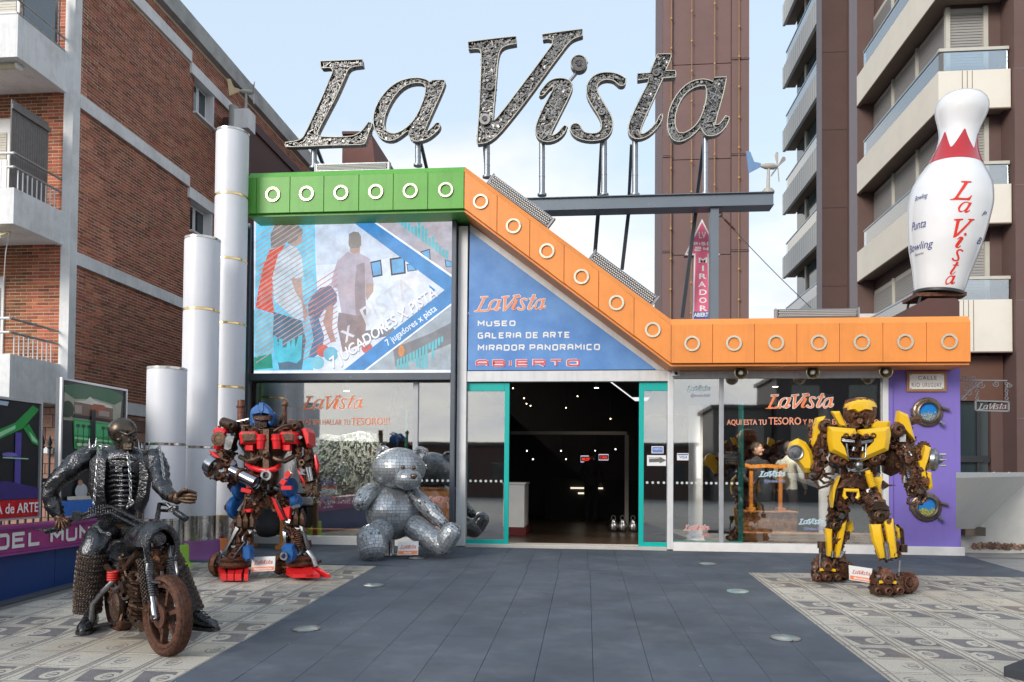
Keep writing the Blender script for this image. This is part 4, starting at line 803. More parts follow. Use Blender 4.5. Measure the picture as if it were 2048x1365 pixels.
Bd = board('tall advert board with a green lit bar counter photo', -3.75, -2.50, .58, 2.165, -5.9, [
    ('photo_ground', [(.02, .015), (.98, .015), (.98, .985), (.02, .985)], N0), ('photo_wall', [(.05, .70), (.9, .70), (.93, .93), (.06, .95)], pr('cream', (.30, .31, .24))), ('photo_ceiling', ell(.5, .93, .45, .052, a0=0, a1=1) + [(.06, .90), (.2, .86), (.5, .885), (.8, .86), (.93, .90)], pr('dgreen', (.015, .10, .045))),
    ('photo_lights', [(.2, .845), (.35, .86), (.42, .895), (.5, .87), (.75, .85), (.78, .83), (.45, .835)], IVO), ('photo_shelf', [(.19, .75), (.78, .74), (.78, .83), (.19, .84)], pr('shelf', (.16, .09, .06))), ('photo_shelf_roof', [(.42, .80), (.68, .795), (.64, .845), (.47, .845)], pr('shelfroof', (.30, .07, .03))), ('photo_bottles', [(.2, .76), (.3, .76), (.3, .82), (.2, .82)], pr('bottles', (.30, .24, .22))), ('photo_bottles', [(.55, .76), (.72, .76), (.72, .80), (.55, .80)], pr('bottles', (.30, .24, .22))), ('photo_counter_top', [(.17, .725), (.8, .715), (.8, .74), (.17, .75)], N0),
    ('photo_counter', [(.18, .715), (.79, .705), (.80, .52), (.7, .47), (.45, .46), (.2, .50)], GRN), ('photo_counter_glow', [(.2, .70), (.74, .695), (.74, .60), (.2, .60)], pr('glow', (.06, .40, .16))), ('photo_counter_glow', [(.2, .585), (.76, .575), (.76, .56), (.2, .57)], LGRN)]
    + [('photo_stool', [(x, .545), (x + .055, .54), (x + .03, .56), (x + .03, .655), (x + .055, .66), (x + .05, .68), (x, .68), (x - .005, .66), (x + .02, .655), (x + .02, .56)], pr('stool', (.015, .07, .03))) for x in (.22, .30, .38, .60, .68)] + [('photo_stool_foot', ell(x + .025, .53, .04, .012), IVO) for x in (.24, .33, .41, .58, .67)]
    + [('photo_pillar', [(.42, .44), (.50, .44), (.49, .80), (.43, .80)], N0), ('photo_floor', [(.02, .33), (.98, .33), (.98, .40), (.02, .435)], N0), ('photo_seam', [(.02, .408), (.98, .385), (.98, .392), (.02, .415)], IVO), ('photo_plant', ell(.09, .78, .08, .06), pr('plant', (.01, .035, .015))),
       ('photo_guest', ell(.30, .185, .09, .06), pr('guest', (.42, .44, .46))), ('photo_guest_head', ell(.28, .25, .035, .022), pr('guest2', (.34, .2, .12))), ('photo_food', ell(.48, .17, .08, .025), pr('food', (.40, .28, .05))), ('photo_table', [(.1, .125), (.9, .12), (.9, .15), (.1, .15)], IVO), ('blue_strip', [(.02, .015), (.98, .015), (.98, .12), (.02, .12)], pr('bluestrip', (.02, .14, .50)))])
text_obj('board_words', 'RESTAURANTE', face_mtx((-5.877, -3.71, .685), (0, 1, 0), (0, 0, 1)), .125, VINW, Bd, .0005, 0, .001, 1.1)
text_obj('board_words', 'vista al mar', face_mtx((-5.877, -3.45, .60), (0, 1, 0), (0, 0, 1)), .09, VINW, Bd, .0005, 0, 0, .6)
Bl = board('advert board with green neon ceiling photo and red strip', -5.95, -4.045, .60, 1.86, -5.9, [
    ('photo_ground', [(.015, .02), (.985, .02), (.985, .98), (.015, .98)], N0), ('red_strip', [(.015, .02), (.985, .02), (.985, .165), (.015, .165)], pr('redstrip', (.50, .01, .015))),
    ('photo_window', [(.4, .95), (.74, .93), (.75, .965), (.4, .975)], pr('sky', (.40, .52, .66))), ('photo_green_beam', [(.45, .72), (.66, .72), (.80, .80), (.93, .96), (.98, .93), (.86, .76), (.66, .64), (.45, .66)], GRN), ('photo_green_light', [(.45, .715), (.655, .715), (.655, .675), (.45, .68)], LGRN), ('photo_green_light', [(.67, .70), (.80, .78), (.80, .75), (.67, .66)], LGRN), ('photo_green_beam', [(.86, .76), (.90, .80), (.98, .66), (.98, .62), (.93, .64)], GRN), ('photo_green_light', [(.90, .74), (.97, .66), (.97, .64), (.93, .66)], LGRN),
    ('photo_post', [(.65, .17), (.665, .17), (.665, .65), (.65, .65)], PUR), ('photo_post', [(.80, .17), (.845, .17), (.845, .72), (.80, .72)], pr('violet', (.08, .06, .32))), ('photo_lamp', ell(.59, .585, .065, .03), pr('violet2', (.16, .12, .46))), ('photo_lamp', ell(.76, .535, .055, .018), pr('violet2', (.16, .12, .46))), ('photo_lamp_glow', [(.71, .505), (.9, .50), (.9, .51), (.71, .515)], LGRN), ('photo_floor', [(.02, .17), (.98, .17), (.98, .26), (.75, .32), (.02, .30)], PUR)])
text_obj('board_words', 'GALERIA de ARTE', face_mtx((-5.877, -5.12, .672), (0, 1, 0), (0, 0, 1)), .145, VINW, Bl, .0005, 0, .002, 1.03)
fen = thing('iron_fence', 'black wrought iron fence with spear tips behind the advert boards', 'fence', (-6.15, -4, 0))
for i in range(46):
    y = -6.2 + i * .12; mb = MB(); mb.cyl((-6.15, y, gz(y)), (-6.15, y, 1.36), .012, n=8); mb.lathe((-6.15, y, 1.36), [(.012, 0), (.03, .02), (.014, .04), (.028, .07), (.001, .17)], n=8); mb.build('bar', BLACK, fen, 50)
for z in (.35, .98): mb = MB(); mb.b2((-6.175, -6.3, z), (-6.125, -.6, z + .045)); mb.build('rail', DGREY, fen)
ac = thing('meter_box', 'small white utility box on the pink stone wall', 'utility box', P(96, 905, BY - .1)); q = P(93, 895, BY - .12); mb = MB(); mb.b2((q.x - .05, BY - .2, q.z - .12), (q.x + .09, BY - .05, q.z)); mb.build('box', WHITE, ac, None, .01); mb = MB(); mb.b2((q.x - .04, BY - .207, q.z - .11), (q.x + .08, BY - .201, q.z - .01)); mb.build('lid', STUC, ac)
# ================================================================== TOWER BEHIND
TY0 = 12.5
tow = thing('brown_tower', 'tall narrow brown lift tower rising behind the sign letters', 'tower', (3.7, TY0, 0))
TBR = mat('tower_brown', (.175, .105, .098), .75, var=.1, scale=1.2, grime=.25, rand=.05); TSD = mat('tower_side', (.14, .095, .10), .75)
tx = [P(x, 300, TY0).x for x in (1325, 1345, 1462, 1498)]
mb = MB(); mb.b2((tx[0] - .01, TY0 + .06, 0), (tx[3], TY0 + 2.6, 26)); mb.build('shaft', TSD, tow)
z1 = P(1400, 319, TY0).z; st = P(1400, 129, TY0).z - z1
for k in range(-3, 5):
    za, zb_ = z1 + st * k, z1 + st * (k + 1)
    for j, (a, b_, d, up) in enumerate(((tx[0], tx[1], -.05, .12), (tx[1] + .0, tx[2], .0, .0), (tx[2], tx[3], -.05, .12))):
        mb = MB(); mb.b2((a + .008, TY0 + d, za + .012 + up), (b_ - .008, TY0 + .059, zb_ - .012 + up)); mb.build('cladding_panel', TBR, tow)
        if j != 1: mb = MB(); mb.b2((a + .004, TY0 + d - .03, zb_ + up - .05), (b_ - .004, TY0 + .05, zb_ + up - .013)); mb.build('panel_drip', TSD, tow)
for k, (x, lab) in enumerate(((1342, 'first'), (1383, 'second'), (1429, 'third'), (1478, 'fourth'))):
    q = P(x, 300, TY0 - .12); L = thing('light_string', 'string of small amber bulbs down the brown tower, %s from the sky side' % lab, 'light string', (q.x, q.y, 17), 'bulb strings on the tower')
    mb = MB(); mb.cyl((q.x, q.y, 2), (q.x, q.y, 22), .012, n=6); mb.build('cable', mat('ochre_cable', (.36, .22, .09), .6), L)
    for i in range(16): mb = MB(); mb.ball((q.x, q.y - .01, 5 + i * .95 + .2 * k), (.035, .035, .05), 8, 6); mb.build('bulb', mat('amber_bulb', (.45, .25, .08), .3), L, 60)
# ================================================================== APARTMENT BLOCK (right)
apt = thing('apartment_block', 'brown apartment block with cream balconies and glass railings behind the bowling pin', 'apartment block', (10, 12, 0))
CRM = mat('cream_parapet', (.72, .68, .60), .75, var=.06, scale=1.5, grime=.14); PBR = mat('block_brown', (.13, .078, .070), .75, var=.1, scale=1.5, grime=.2); PBL = mat('block_brown_side', (.18, .155, .175), .6, var=.08)  # PBL: paler bluish brown, grazing light on the side faces put into its colour
SHUT = mat('grey_shutter', (.32, .31, .30), .6, var=.06); WFR = mat('cream_window_frame', (.52, .50, .44), .5); BG = glass('rail_glass', (.72, .83, .90), .30); SOF = mat('soffit_brown', (.22, .16, .12), .8)
XL, YF, YB, XR = 8.88, 8.5, 14.45, 10.62
def ap(nm, mt, a, b_, pa=None): mb = MB(); mb.b2(a, b_); o = mb.build(nm, mt, None); (attach(o, apt) if pa is None else setattr(o, 'parent', pa)); return o
ap('core', PBR, (9.45, 9.15, 0), (20, 17.2, 30)); ap('pillar', PBR, (XR + .03, YF - .12, 1.0), (12.4, 9.14, 30)); ap('wall_strip', PBR, (10.36, 9.03, 1.0), (XR + .03, 9.14, 30))
for z in (2.6, 5.55, 8.45, 11.4, 14.3): ap('pillar_joint', PBL, (XR + .031, YF - .124, z), (12.3, YF - .119, z + .015))
ap('end_wall', PBR, (XL + .02, YB + .01, 0), (9.44, YB + .7, 30)); ap('side_wall', PBL, (XL, YB + .012, 0), (XL + .019, YB + .75, 30))
shm = {}
def shutter(W_, along, u0, u1, fix, z0, z1):
    mb = MB(); n = int((z1 - z0) / .075)
    for i in range(n):
        z = z0 + i * .075
        if along == 'x': mb.hexa([(u0, fix - .02, z), (u1, fix - .02, z), (u1, fix, z), (u0, fix, z), (u0, fix - .004, z + .072), (u1, fix - .004, z + .072), (u1, fix, z + .072), (u0, fix, z + .072)])
        else: mb.hexa([(fix - .02, u1, z), (fix - .02, u0, z), (fix, u0, z), (fix, u1, z), (fix - .004, u1, z + .072), (fix - .004, u0, z + .072), (fix, u0, z + .072), (fix, u1, z + .072)])
    o = mb.build('shutter', SHUT, None); o.parent = W_; o['kind'] = 'stuff'
for k in range(4):
    zb0 = 4.62 + 2.935 * k; zt_ = zb0 + .98 if k else 5.61; zb0 = zb0 if k else 4.30
    B = ap('balcony', CRM, (XL, YF, zb0), (XL + .12, YB, zt_))
    ap('front_parapet', CRM, (XL + .121, YF - .0, zb0), (XR, YF + .12, zt_), B); ap('balcony_floor', SOF, (XL + .122, YF + .122, zb0 + .06), (9.44, YB, zb0 + .26), B); ap('balcony_floor', SOF, (9.441, YF + .122, zb0 + .06), (XR, 9.03, zb0 + .26), B)
    for gx in (9.45, 9.57, 9.69): ap('parapet_groove', SOF, (gx, YF - .003, zb0 + .02), (gx + .018, YF + .001, zt_ - .01), B)
    ap('drip_edge', SOF, (XL - .012, YF - .012, zb0 - .03), (XR + .005, YF + .1, zb0 - .001), B); ap('drip_edge', SOF, (XL - .012, YF + .101, zb0 - .03), (XL + .1, YB, zb0 - .001), B)
    ap('side_glass', BG, (XL + .05, YF + .12, zt_ + .01), (XL + .062, YB - .5, zt_ + .52), B); ap('front_glass', BG, (XL + .15, YF + .05, zt_ + .01), (XR - .05, YF + .062, zt_ + .52), B)
    ap('handrail', WFR, (XL + .02, YF + .02, zt_ + .52), (XR - .02, YF + .10, zt_ + .60), B); ap('handrail', mat('steel_blue_rail', (.36, .43, .50), .35, metal=.4), (XL + .03, YF + .101, zt_ + .52), (XL + .085, YB - .5, zt_ + .56), B)
    for y in (9.6, 11.0, 12.4, 13.95): ap('rail_post', MATS['steel_blue_rail'], (XL + .063, y, zt_ - .02), (XL + .09, y + .03, zt_ + .52), B)
    z0, z1 = zb0 + .26, zb0 + 2.93
    W_ = ap('window', WFR, (9.30, 9.10, z0), (10.35, 9.14, z1))
    for a in (9.30, 10.24): ap('window_frame', WFR, (a, 9.02, z0), (a + .11, 9.099, z1), W_)
    shutter(W_, 'x', 9.411, 10.239, 9.09, z0, z1 - .05)
    for y0, y1, shut in ((9.16, 10.9, 1), (10.95, 12.65, 1), (12.7, 14.40, 1)):
        W_ = ap('window', WFR, (9.41, y0, z0), (9.449, y1, z1)); ap('window_frame', WFR, (9.34, y0, z0), (9.409, y0 + .07, z1), W_); shutter(W_, 'y', y0 + .071, y1, 9.405, z0, z1 - .05)
# back wing
X2 = 8.6
ap('back_core', PBR, (9.15, 17.96, 0), (20, 22.62, 30)); ap('back_pillar', PBR, (X2 - .0, 17.3, 0), (11, 17.39, 30)); ap('back_pillar_side', PBL, (X2 - .012, 17.3, 0), (X2 - .002, 17.95, 30)); ap('back_pillar_body', PBR, (X2, 17.391, 0), (9.6, 17.95, 30))
for z in (8.1, 11.0, 13.9, 16.8): ap('pillar_joint', BLACK, (X2 - .001, 17.296, z), (10.6, 17.299, z + .02))
for k in range(6):
    zb0 = 7.02 + 2.83 * k
    B = ap('balcony', mat('pale_parapet', (.58, .575, .56), .75, var=.06), (X2, 17.96, zb0), (X2 + .12, 23.07, zb0 + .92))
    ap('balcony_floor', SOF, (X2 + .121, 17.96, zb0 + .05), (9.15, 23.07, zb0 + .2), B); ap('side_glass', BG, (X2 + .05, 17.96, zb0 + .93), (X2 + .06, 22.6, zb0 + 1.4), B); ap('handrail', MATS['steel_blue_rail'], (X2 + .03, 17.96, zb0 + 1.4), (X2 + .08, 22.65, zb0 + 1.45), B)
    for i in range(16): ap('parapet_joint', SOF, (X2 - .003, 18.2 + i * .3, zb0 + .02), (X2 + .0, 18.215 + i * .3, zb0 + .91), B)
    for y0, y1, m_ in ((18.0, 19.3, SHUT), (19.35, 21.0, MATS['dark_pane']), (21.05, 22.6, MATS['dark_pane'])):
        W_ = ap('window', m_, (9.10, y0, zb0 + .2), (9.14, y1, zb0 + 2.83)); ap('window_frame', WFR, (9.02, y0 - .05, zb0 + .2), (9.099, y0 + .05, zb0 + 2.83), W_)
# ground floor of the block
ap('lower_panel', mat('fascia_brown', (.125, .058, .04), .7), (8.9, 8.9, P(1970, 802, 8.9).z), (10.6, 9.0, P(1970, 712, 8.9).z)); ap('lower_glazing', MATS['dark_pane'], (8.6, 9.06, 0), (10.3, 9.1, P(1970, 802, 8.9).z + .2))
for x in (9.35, 10.0): ap('glazing_bar', BLACK, (x, 8.99, 0), (x + .07, 9.059, 3.0))
ap('glazing_rail', BLACK, (8.6, 8.97, P(1970, 925, 8.97).z), (10.3, 8.989, P(1970, 912, 8.97).z))
ap('ledge', WHITE, (8.70, 14.2, 6.32), (10.2, 14.40, 6.45))
# ================================================================== RAMP BESIDE THE SHOP
ramp = thing('ramp_wall', 'whitewashed ramp wall with grey sloping slab beside the purple wall', 'ramp', (6.2, .6, 0))
RW = mat('whitewash', (.60, .585, .55), .85, var=.08, scale=4, grime=.25, bump=.2, bscale=40); RG = mat('grey_slab', (.52, .52, .51), .8, var=.08, scale=3)
Yr = .75
mb = MB(); pts = [P(1915, 1109, Yr), P(2400, 1100, Yr), P(2400, 700, Yr), P(2052, 958, Yr), P(1956, 1051, Yr), P(1950, 1068, Yr), P(1915, 1069, Yr)]; mb.prism(pts, (0, .12, 0)); mb.build('wall', RW, ramp)
a0, a1, c0, c1 = P(1956, 1050, Yr + .01), P(2052, 957, Yr + .01), P(1900, 944.5, 5.5), P(2150, 944.5, 5.5); nrm = (a1 - a0).cross(c1 - a0).normalized()
def onto(x, y): d = ray(x, y); return CAM + d * ((a0 - CAM).dot(nrm) / d.dot(nrm))
mb = MB(); mb.prism([a0, a1, onto(2052, 945), onto(1912, 945), onto(1912, 1050)], (0, .0, -.06)); rs_ = mb.build('sloping_slab', RG, ramp)
for x0, y0, x1, y1 in ((1921, 978, 1988, 944.6), (1921, 1004, 2018, 944.6), (1921, 1030, 2046, 952)):
    mb = MB(); e0, e1 = onto(x0, y0), onto(x1, y1); up_ = -nrm if nrm.y > 0 else nrm; mb.bar(e0 + up_ * .006, e1 + up_ * .006, .012, .012); mb.build('slab_joint', RW, ramp)
mb = MB(); q = P(1935, 1060, Yr - .05); mb.b2((P(1915, 1060, Yr).x, Yr - .25, q.z - .08), (P(1955, 1060, Yr).x, Yr - .002, q.z + .05)); mb.build('gutter_ledge', mat('dull_brown', (.14, .11, .085), .8), ramp)
mb = MB()
for i in range(26):
    x = P(1948 + i * 4, 1100, Yr).x; mb.box((x, Yr - .02, .05 + .03 * rnd.random()), (.06 + .05 * rnd.random(), .03, .05 + .05 * rnd.random()), Euler((rnd.random(), rnd.random(), rnd.random())).to_matrix())
o = mb.build('crumbling_base', mat('broken_brick', (.26, .16, .12), .95, var=.5, scale=20, island=.5), ramp); o['kind'] = 'stuff'
# ================================================================== GIANT SCRAP-METAL LETTERS
LY = .6
SCR = mat('scrap_pieces', (.19, .188, .187), .45, metal=.6, var=.3, scale=20, col2=(.16, .09, .06), spread=(.66, .8), island=.6, rvar=.15)
SCRB = mat('scrap_backing', (.06, .05, .048), .7, metal=.4, col2=(.12, .07, .05)); RIM = mat('letter_rim', (.26, .26, .27), .4, metal=.7, var=.2); NEON = mat('neon_tube', (.58, .56, .48), .35)
POSTM = mat('galvanised_post', (.27, .30, .34), .4, metal=.6, var=.15, scale=3); BRACE = mat('dark_brace', (.05, .06, .075), .5, metal=.3)
def pin_poly(x, y, c):
    r = False; j = len(c) - 1
    for i in range(len(c)):
        if (c[i].y > y) != (c[j].y > y) and x < (c[j].x - c[i].x) * (y - c[i].y) / (c[j].y - c[i].y) + c[i].x: r = not r
        j = i
    return r
kpx = P(1000, 200, LY); kpx = (P(1100, 200, LY).x - kpx.x) / 100       # metres per pixel there
LAB = {'L': 'giant scrap metal letter L, first of the roof sign', 'a': 'giant scrap metal letter a standing between L and V', 'V': 'giant scrap metal letter V, tallest of the roof sign', 'i': 'giant scrap metal letter i with round gear dot', 's': 'giant scrap metal letter s between i and t', 't': 'giant scrap metal letter t in front of the brown tower edge', 'A': 'giant scrap metal letter a, last of the roof sign'}
rl = random.Random(11)
POSTS = {'L': [(628, 296, 338, 0)], 'a': [(836, 284, 333, 0)], 'V': [(974, 290, 356, 1)], 'i': [(1084, 285, 392, 1)], 's': [(1208, 275, 392, 1)], 't': [(1270, 280, 392, 1)], 'A': [(1411, 272, 390, 1)]}
BRC = {'L': [(634, 298, 652, 345)], 'a': [(842, 288, 854, 340)], 'V': [(969, 295, 972, 340)], 's': [(1203, 285, 1197, 392)], 't': [(1263, 290, 1258, 392)], 'A': [(1407, 288, 1394, 390)], 'i': []}
for key in ('L', 'a', 'V', 'i', 's', 't', 'A'):
    cs = GLYPH[key]; low = max(cs[0], key=lambda p: p.y); bp = P(low.x, low.y, LY)
    L = thing('sign_letter', LAB[key], 'letter', bp, 'giant letters of the roof sign')
    W = [[P(p.x, p.y, LY) for p in c] for c in cs]
    flat = [[(q.x, q.z) for q in c] for c in W]
    # backing plate + rim wall + neon outline
    me = curve_mesh('letter_body', flat, .02, -.006); me.transform(Matrix(((1, 0, 0, 0), (0, 0, -1, LY + .032), (0, 1, 0, 0), (0, 0, 0, 1)))); me.materials.clear(); me.materials.append(SCRB)
    o = bpy.data.objects.new('letter_body', me); COL.objects.link(o); attach(o, L)
    rim = MB(); neon = MB()
    for c in W:
        n = len(c); cen = [V((q.x, 0, q.z)) for q in c]
        for i in range(n):
            a, b_ = c[i], c[(i + 1) % n]; d = (b_ - a); nn = V((d.z, 0, -d.x)).normalized() * .006
            rim.hexa([a - nn, b_ - nn, b_ + nn, a + nn] and [V((a.x - nn.x, LY - .05, a.z - nn.z)), V((b_.x - nn.x, LY - .05, b_.z - nn.z)), V((b_.x + nn.x, LY - .05, b_.z + nn.z)), V((a.x + nn.x, LY - .05, a.z + nn.z)), V((a.x - nn.x, LY + .055, a.z - nn.z)), V((b_.x - nn.x, LY + .055, b_.z - nn.z)), V((b_.x + nn.x, LY + .055, b_.z + nn.z)), V((a.x + nn.x, LY + .055, a.z + nn.z))])
        neon.tube([V((q.x, LY - .062, q.z)) for q in c], .009, 6, closed=True)
    rim.build('rim', RIM, L); neon.build('neon_tube', NEON, L, 60)
    # scrap: rods, nuts, rings, plates laid in the outline
    mb = MB(); xs = [p.x for c in cs for p in c]; ys = [p.y for c in cs for p in c]; area = 0
    tries = int((max(xs) - min(xs)) * (max(ys) - min(ys)) / 9)
    for _ in range(tries):
        x, y = rl.uniform(min(xs), max(xs)), rl.uniform(min(ys), max(ys))
        if sum(pin_poly(x, y, c) for c in cs) % 2 == 0: continue
        q = P(x, y, LY); dep = LY - rl.uniform(.0, .045); a = rl.uniform(0, math.pi); Lh = rl.uniform(.025, .075); u = V((math.cos(a), 0, math.sin(a))); k = rl.random()
        c0 = V((q.x, dep, q.z))
        def ok(p):
            # stay inside: test the ends in picture space of the plane
            px = x + (p.x - q.x) / kpx; py = y - (p.z - q.z) / kpx; return sum(pin_poly(px, py, c) for c in cs) % 2 == 1
        if k < .62:
            if not (ok(c0 + u * Lh) and ok(c0 - u * Lh)): Lh = .018
            mb.bar(c0 - u * Lh, c0 + u * Lh, rl.uniform(.010, .024), rl.uniform(.01, .02), (0, 1, 0))
        elif k < .74: mb.band(c0, (0, -1, 0), .012, .024, .014, 8)
        elif k < .86: mb.cyl(c0, c0 + V((0, -.02, 0)), rl.uniform(.014, .024), n=6)
        else: mb.box(c0, (.05, .012, .03), Euler((0, a, rl.uniform(-.3, .3))).to_matrix())
    if key in 'Vsti':
        for gx, gy, gr in {'V': [(970, 240, 11), (980, 175, 8)], 's': [(1203, 225, 7)], 't': [(1312, 147, 7)], 'i': [(1158, 130, 14)]}[key]:
            q = P(gx, gy, LY - .06); R = gr * kpx; mb.band(q, (0, -1, 0), R * .55, R, .03, 24); mb.cyl(q, q + V((0, -.035, 0)), R * .3, n=12)
            for t in range(10): a = t * math.pi / 5; mb.cyl(q + V((math.cos(a), 0, math.sin(a))) * R * .45, q + V((math.cos(a), 0, math.sin(a))) * R * .45 + V((0, -.02, 0)), R * .1, n=8)
    o = mb.build('scrap_fill', SCR, L); o['kind'] = 'stuff'
    # little bird-spikes on the top edges
    for (px, y0, y1, _) in POSTS[key]:
        a, b_ = P(px, y0 - 6, LY + .08), P(px, y1, LY + .08); mb = MB(); mb.cyl(a, b_, .048, n=18); mb.build('post', POSTM, L, 40)
        mb = MB(); mb.cyl(b_ + V((0, 0, .0)), b_ + V((0, 0, .03)), .075, n=18)
        for t in (.33, .66): q = a.lerp(b_, t); mb.cyl(q - V((0, 0, .006)), q + V((0, 0, .006)), .051, n=18)
        mb.build('post_collar', POSTM, L, 40)
    for x0, y0, x1, y1 in BRC[key]:
        mb = MB(); mb.bar(P(x0, y0, LY + .2), P(x1, y1, LY + .75), .05, .05); mb.build('brace', BRACE, L)
    if key == 'i': mb = MB(); mb.cyl(P(1139, 163, LY + .03), P(1155, 144, LY + .03), .03); mb.build('dot_stem', POSTM, L)
# ---- beam that carries them
fr = thing('sign_beam', 'long grey steel beam on a post carrying the last roof letters', 'beam', P(1430, 620, .8))
BEAMM = mat('grey_beam', (.155, .185, .22), .45, metal=.35, var=.12, scale=2, col2=(.42, .43, .44), spread=(.66, .78))
zb0, zb1 = P(1300, 416.5, .62).z, P(1300, 391, .62).z; x0, x1 = P(1040, 400, .62).x, P(1547, 400, .62).x
for nm, a, b_ in (('beam_web', (x0, .62, zb0 + .012), (x1, .90, zb1 - .012)), ('beam_flange', (x0, .58, zb1 - .0115), (x1 + .01, .94, zb1)), ('beam_flange', (x0, .60, zb0), (x1 + .005, .92, zb0 + .0115))): mb = MB(); mb.b2(a, b_); mb.build(nm, BEAMM, fr)
a = P(1429.5, 417, .66); mb = MB(); mb.b2((a.x - .065, .66, 3.2), (a.x + .065, .86, zb0 - .001)); mb.build('post', BEAMM, fr)
for x0_, y0_, x1_, y1_ in ((1197, 418, 1190, 505), (1258, 418, 1244, 540), (1392, 418, 1364, 636)): mb = MB(); mb.bar(P(x0_, y0_, 1.0), P(x1_, y1_, 1.35), .06, .06); mb.build('brace', BRACE, fr)
gw = thing('guy_wire', 'thin steel guy wire from the beam post down to the roof', 'wire', P(1620, 613, 1.2)); mb = MB(); a, b_ = P(1440, 430, .8), P(1622, 616, 1.5)
mb.tube([a.lerp(b_, t / 8) - V((0, 0, .03 * math.sin(math.pi * t / 8))) for t in range(9)], .007, 6); mb.build('wire', DGREY, gw); mb = MB(); mb.cyl(a.lerp(b_, .05), a.lerp(b_, .16), .016); mb.torus(a, (0, 1, 0), .035, .009, 12, 6); mb.build('turnbuckle', RUST, gw, 40)
# ---- wind gauges
def gauge(lab, base, top, yaw, vm, bm):
    L = thing('wind_gauge', lab, 'wind gauge', base, 'propeller wind gauges'); base, top = V(base), V(top); h = (top - base).length
    mb = MB(); mb.cyl(base, top, h * .07, h * .05, 12); mb.cyl(base, base + V((0, 0, h * .10)), h * .22, n=12); mb.cyl(base + V((0, 0, h * .12)), base + V((0, 0, h * .17)), h * .16, n=12); mb.build('mast', bm, L, 40)
    d = V((math.cos(yaw), math.sin(yaw), 0)); mb = MB(); mb.tube([top - d * h * .35, top - d * h * .1, top + d * h * .2, top + d * h * .36], [h * .03, h * .11, h * .11, h * .02], 12); mb.build('hub', bm, L, 50)
    s_ = d.cross(V((0, 0, 1))); mb = MB(); mb.prism([top - d * h * .32 + V((0, 0, -h * .06)), top - d * h * .75 + V((0, 0, -h * .30)), top - d * h * .85 + V((0, 0, h * .50)), top - d * h * .70 + V((0, 0, h * .48)), top - d * h * .55 + V((0, 0, h * .12)), top - d * h * .3 + V((0, 0, h * .08))], s_ * h * .04); mb.build('tail_vane', vm, L)
    for k in range(4):
        a = k * math.pi / 2 + .2; r = s_ * math.cos(a) + V((0, 0, 1)) * math.sin(a); t = r.cross(d); c = top + d * h * .34; mb = MB()
        mb.prism([c + r * h * .04 - t * h * .02, c + r * h * .55 - t * h * .09 + d * h * .03, c + r * h * .60 + t * h * .0, c + r * h * .5 + t * h * .08 - d * h * .03, c + r * h * .04 + t * h * .03], d * h * .015); mb.build('propeller_blade', bm, L)
gauge('cream propeller wind gauge above the tall white pillar', P(491.5, 226, p0.y - .3), P(492.5, 184, p0.y - .3), .35, mat('cream_vane', (.60, .46, .26), .5), mat('gauge_grey', (.42, .40, .36), .5))
gauge('blue tailed propeller wind gauge on the beam end', P(1536, 388, .76), P(1537, 333, .76), .2, mat('blue_vane', (.16, .28, .48), .45), MATS['gauge_grey'])
# ---- floodlight bars
def flood(lab, a, b_, hgt, up):
    a, b_ = V(a), V(b_); L = thing('floodlight_bar', lab, 'floodlight', (a + b_) / 2, 'LED floodlight bars along the fascia'); d = (b_ - a).normalized(); up = (V(up) - d * V(up).dot(d)).normalized(); n = d.cross(up); n = n if n.y < 0 else -n; ln = (b_ - a).length
    mb = MB(); mb.hexa([a, b_, b_ - n * .14, a - n * .14, a + up * hgt, b_ + up * hgt, b_ + up * hgt - n * .14, a + up * hgt - n * .14]); mb.build('housing', STEEL, L)
    mb = MB(); i_ = .012; mb.hexa([a + d * .02 + up * i_ + n * .001, b_ - d * .02 + up * i_ + n * .001, b_ - d * .02 + up * i_ + n * .004, a + d * .02 + up * i_ + n * .004, a + d * .02 + up * (hgt - i_) + n * .001, b_ - d * .02 + up * (hgt - i_) + n * .001, b_ - d * .02 + up * (hgt - i_) + n * .004, a + d * .02 + up * (hgt - i_) + n * .004]); mb.build('lens_board', BLACK, L)
    mb = MB(); rows = 4; cols = int(ln / (hgt / 4.6))
    for i in range(cols):
        for j in range(rows):
            c = a + d * (.03 + (ln - .06) * (i + .5 + (.25 if j % 2 else -.25)) / cols) + up * (i_ + (hgt - 2 * i_) * (j + .5) / rows) + n * .004; mb.cyl(c, c + n * .006, hgt * .075, n=6)
    o = mb.build('led_lenses', mat('led_lens', (.62, .63, .62), .3), L); o['kind'] = 'stuff'
    for e, sgn in ((a, -1), (b_, 1)): mb = MB(); mb.hexa([e + d * sgn * .001 - up * .03 + n * .01, e + d * sgn * .015 - up * .03 + n * .01, e + d * sgn * .015 - up * .03 - n * .1, e + d * sgn * .001 - up * .03 - n * .1, e + d * sgn * .001 + up * hgt * 1.1 + n * .01, e + d * sgn * .015 + up * hgt * 1.1 + n * .01, e + d * sgn * .015 + up * hgt * 1.1 - n * .1, e + d * sgn * .001 + up * hgt * 1.1 - n * .1]); mb.build('end_bracket', GREYALU, L)
flood('LED floodlight bar on top of the green fascia', P(631, 343, -.3), P(777, 339, -.3), .115, (0, 0, 1))
flood('upper LED floodlight bar on the sloping orange fascia', P(975, 366, -.3), P(1095, 454, -.3), .16, (.5, 0, 1)); flood('lower LED floodlight bar on the sloping orange fascia', P(1178, 519, -.3), P(1303, 611, -.3), .16, (.5, 0, 1))
flood('LED floodlight bar on the flat orange fascia', P(1553, 636, -.3), P(1717, 634, -.3), .125, (0, 0, 1))
